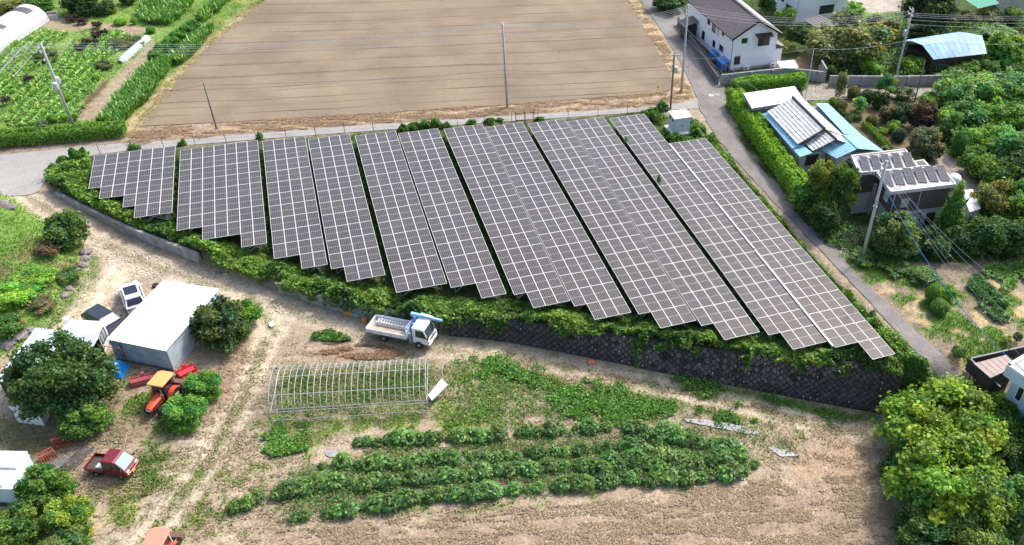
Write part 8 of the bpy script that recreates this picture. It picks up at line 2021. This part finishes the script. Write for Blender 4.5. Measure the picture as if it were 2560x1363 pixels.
bed('weeds', 'grassy weeds between the crop rows', [(800, 1150), (1000, 1110), (1500, 1080), (1760, 1085), (1900, 1150), (1880, 1195), (1500, 1215), (1100, 1250), (720, 1300), (600, 1260)], 17000, .12, (.115, .18, .055), .3, 81)
bed('weeds', 'scattered weeds right of the greenhouse frame', [(1090, 900), (1200, 900), (1300, 960), (1420, 1040), (1300, 1075), (1120, 1060)], 3500, .13, (.12, .21, .05), .25, 82)
bed('weeds', 'scattered weeds around the mulch film', [(1560, 1060), (1720, 1030), (1900, 1060), (2010, 1110), (1990, 1150), (1880, 1130), (1700, 1090)], 900, .12, (.10, .18, .055), .25, 83)
# sweet potato vines: low ridges of pale green leaves in the left allotment
rng = np.random.default_rng(91)
for lb_, px_, n_v in (('pale green vine crop growing in low ridges across the allotment', [(20, 320), (40, 240), (130, 150), (200, 100), (300, 75), (330, 90), (250, 190), (180, 300)], 15000), ('vine crop ridges beside the polytunnel', [(-60, 300), (-60, 190), (40, 110), (110, 75), (170, 80), (100, 160), (20, 250)], 9000)):
    poly = W(px_); q = rng.uniform(poly.min(0), poly.max(0), (n_v * 4, 2)); q = q[poly_dist(q[:, 0], q[:, 1], poly) + (fbm(q[:, 0], q[:, 1], .4, 3, 5) - .5) * 3 > 0][:n_v]
    dv = (at(330, 90) - at(170, 280))[:2]; dv /= np.linalg.norm(dv); ph = (q @ np.array([-dv[1], dv[0]]) + (fbm(q[:, 0], q[:, 1], .25, 2, 7) - .5) * 1.2) / 1.15; rd = .5 + .5 * np.cos(ph * 6.283); ok = rng.random(len(q)) < .25 + .75 * rd; q, rd = q[ok], rd[ok]
    tv = np.where((rng.random(len(q)) < .35)[:, None], np.array([[.32, .43, .16]]), np.array([[.16, .275, .07]])) * (.65 + .5 * rd)[:, None]
    weed_mass('vine_crop', lb_, q, .05 + .38 * rd * rng.random(len(q)) ** .6, .24, tv, 92, .08)
# boulders, rubble
def rock_mesh(seed):
    rg = random.Random(seed); m = MB(); n = 8; V = [(0, 0, .62)]
    for r_, z in ((.6, .48), (.95, .2), (1.0, -.15)):
        for k in range(n): a = 6.283 * k / n; q = r_ * rg.uniform(.8, 1.12); V.append((q * math.cos(a), q * math.sin(a), z * rg.uniform(.75, 1.2)))
    F = [(0, 1 + k, 1 + (k + 1) % n) for k in range(n)] + [(1 + r_ * n + k, 1 + (r_ + 1) * n + k, 1 + (r_ + 1) * n + (k + 1) % n, 1 + r_ * n + (k + 1) % n) for r_ in range(2) for k in range(n)]; m.add(V, F); return m
M_ROCK = mat('purplish_grey_rock', (.24, .205, .20), .9, 0, .35, 2, .5); RK = [rock_mesh(i).mesh('rock', M_ROCK) for i in range(4)]
for i, (u, v, s) in enumerate([(215, 632, .55), (212, 648, .5), (204, 664, .5), (196, 680, .42), (184, 698, .45), (170, 722, .4), (160, 740, .42), (72, 828, .5), (50, 842, .65), (20, 862, .7), (35, 850, .5), (10, 512, .6), (26, 520, .6)]):
    p = G(u, v); o = link('boulder', RK[i % 4], None, (p[0], p[1], p[2] + s * .1), i * 1.3, (s * 1.15, s * .9, s)); tag(o, ordinal(i + 1) + ' rough grey boulder from the top along the bank edge' if i < 7 else ('rough boulder beside the pink flowering bush' if i < 11 else 'pale boulder at the upper corner of the bank'), 'boulder', 'boulders of the bank')
rng = np.random.default_rng(77); rp2 = W([(150, 500), (250, 590), (450, 660), (700, 720), (860, 800), (690, 800), (600, 740), (330, 690), (300, 790), (180, 800), (250, 690), (210, 600)]); q = rng.uniform(rp2.min(0), rp2.max(0), (14000, 2)); q = q[(poly_dist(q[:, 0], q[:, 1], rp2) > 0) & (fbm(q[:, 0], q[:, 1], .5, 3, 2) > .52)][:3200]; n = len(q)
q2 = rng.uniform(W([(1180, 850)])[0] - .1, W([(1180, 850)])[0] + .1, (1, 2)); s = rng.uniform(.035, .11, n); z = zground(q[:, 0], q[:, 1]); a = rng.uniform(0, 6.28, n); cs, sn = np.cos(a) * s, np.sin(a) * s
V = np.stack([np.stack([q[:, 0] + cs, q[:, 1] + sn, z - .03], 1), np.stack([q[:, 0] - sn, q[:, 1] + cs, z - .03], 1), np.stack([q[:, 0] - cs, q[:, 1] - sn, z - .03], 1), np.stack([q[:, 0] + sn, q[:, 1] - cs, z - .03], 1), np.stack([q[:, 0] + cs * .2, q[:, 1], z + s * .8], 1)], 1).reshape(-1, 3); b5 = np.arange(n)[:, None] * 5
F = np.concatenate([b5 + np.array([[0, 1, 4]]), b5 + np.array([[1, 2, 4]]), b5 + np.array([[2, 3, 4]]), b5 + np.array([[3, 0, 4]])]); setkind(link('rubble', np_mesh('rubble', V, F, mat('pale_rubble', (.52, .45, .36), .9, 0, .3, 1), None, 3)), 'stuff', 'pale rubble strewn over the dirt track')
# mulch film and scraps lying on the ground
def sheet(name, label, cat, px, mtl, lift=.05, group=None):
    P = [G(u, v) for u, v in px]; c = sum(P) / len(P); t = thing(name, label, cat, c, 0, group); m = MB(); q = resample(np.array([p for p in P] + [P[0]]), .4)[:-1]; rg = random.Random(len(label))
    V = [(p[0] - c[0] + rg.uniform(-.04, .04), p[1] - c[1] + rg.uniform(-.04, .04), float(zground(p[0], p[1])) - c[2] + lift + rg.uniform(-.015, .02)) for p in q] + [(0, 0, lift + .04)]; n = len(q); m.add(V, [(i, (i + 1) % n, n) for i in range(n)]); m.build('film', mtl, t)
M_MULCH = mat('grey_mulch_film', (.30, .30, .31), .5, 0, .25, 2)
sheet('mulch_film', 'long grey mulch film strip right of the weeds', 'mulch film', [(1710, 1046), (1780, 1052), (1860, 1068), (1905, 1082), (1880, 1088), (1800, 1072), (1715, 1055)], M_MULCH); sheet('mulch_film', 'grey mulch film patch beside the dense crop end', 'mulch film', [(1806, 1098), (1850, 1104), (1870, 1118), (1815, 1112)], M_MULCH)
sheet('mulch_film', 'grey mulch film patch furthest right on the field', 'mulch film', [(1920, 1118), (1970, 1126), (2002, 1142), (1950, 1142)], M_MULCH); sheet('mulch_film', 'grey mulch film patch at the left end of the upper rows', 'mulch film', [(812, 1128), (846, 1126), (842, 1142), (818, 1146)], M_MULCH)
sheet('mulch_film', 'grey mulch film patch at the lower right crop corner', 'mulch film', [(1832, 1182), (1868, 1186), (1862, 1200), (1836, 1198)], M_MULCH); sheet('mulch_film', 'grey mulch film showing in the second row gap', 'mulch film', [(1154, 1142), (1178, 1142), (1176, 1158), (1156, 1158)], M_MULCH)
sheet('scrap_sheet', 'white scrap sheet lying beside the track', 'sheet', [(672, 808), (684, 803), (688, 815), (676, 822)], M_WHITE, .08); p = G(1478, 908); t = thing('sack', 'orange sack lying at the foot of the stone wall', 'sack', p); m = MB(); m.hexa([(-.4, -.25, 0), (.4, -.2, 0), (.45, .25, 0), (-.38, .28, 0)], [(-.28, -.15, .26), (.3, -.12, .2), (.3, .18, .24), (-.25, .18, .3)]); m.build('bag', mat('orange_sack', (.60, .22, .10), .7), t, bevel=.08)
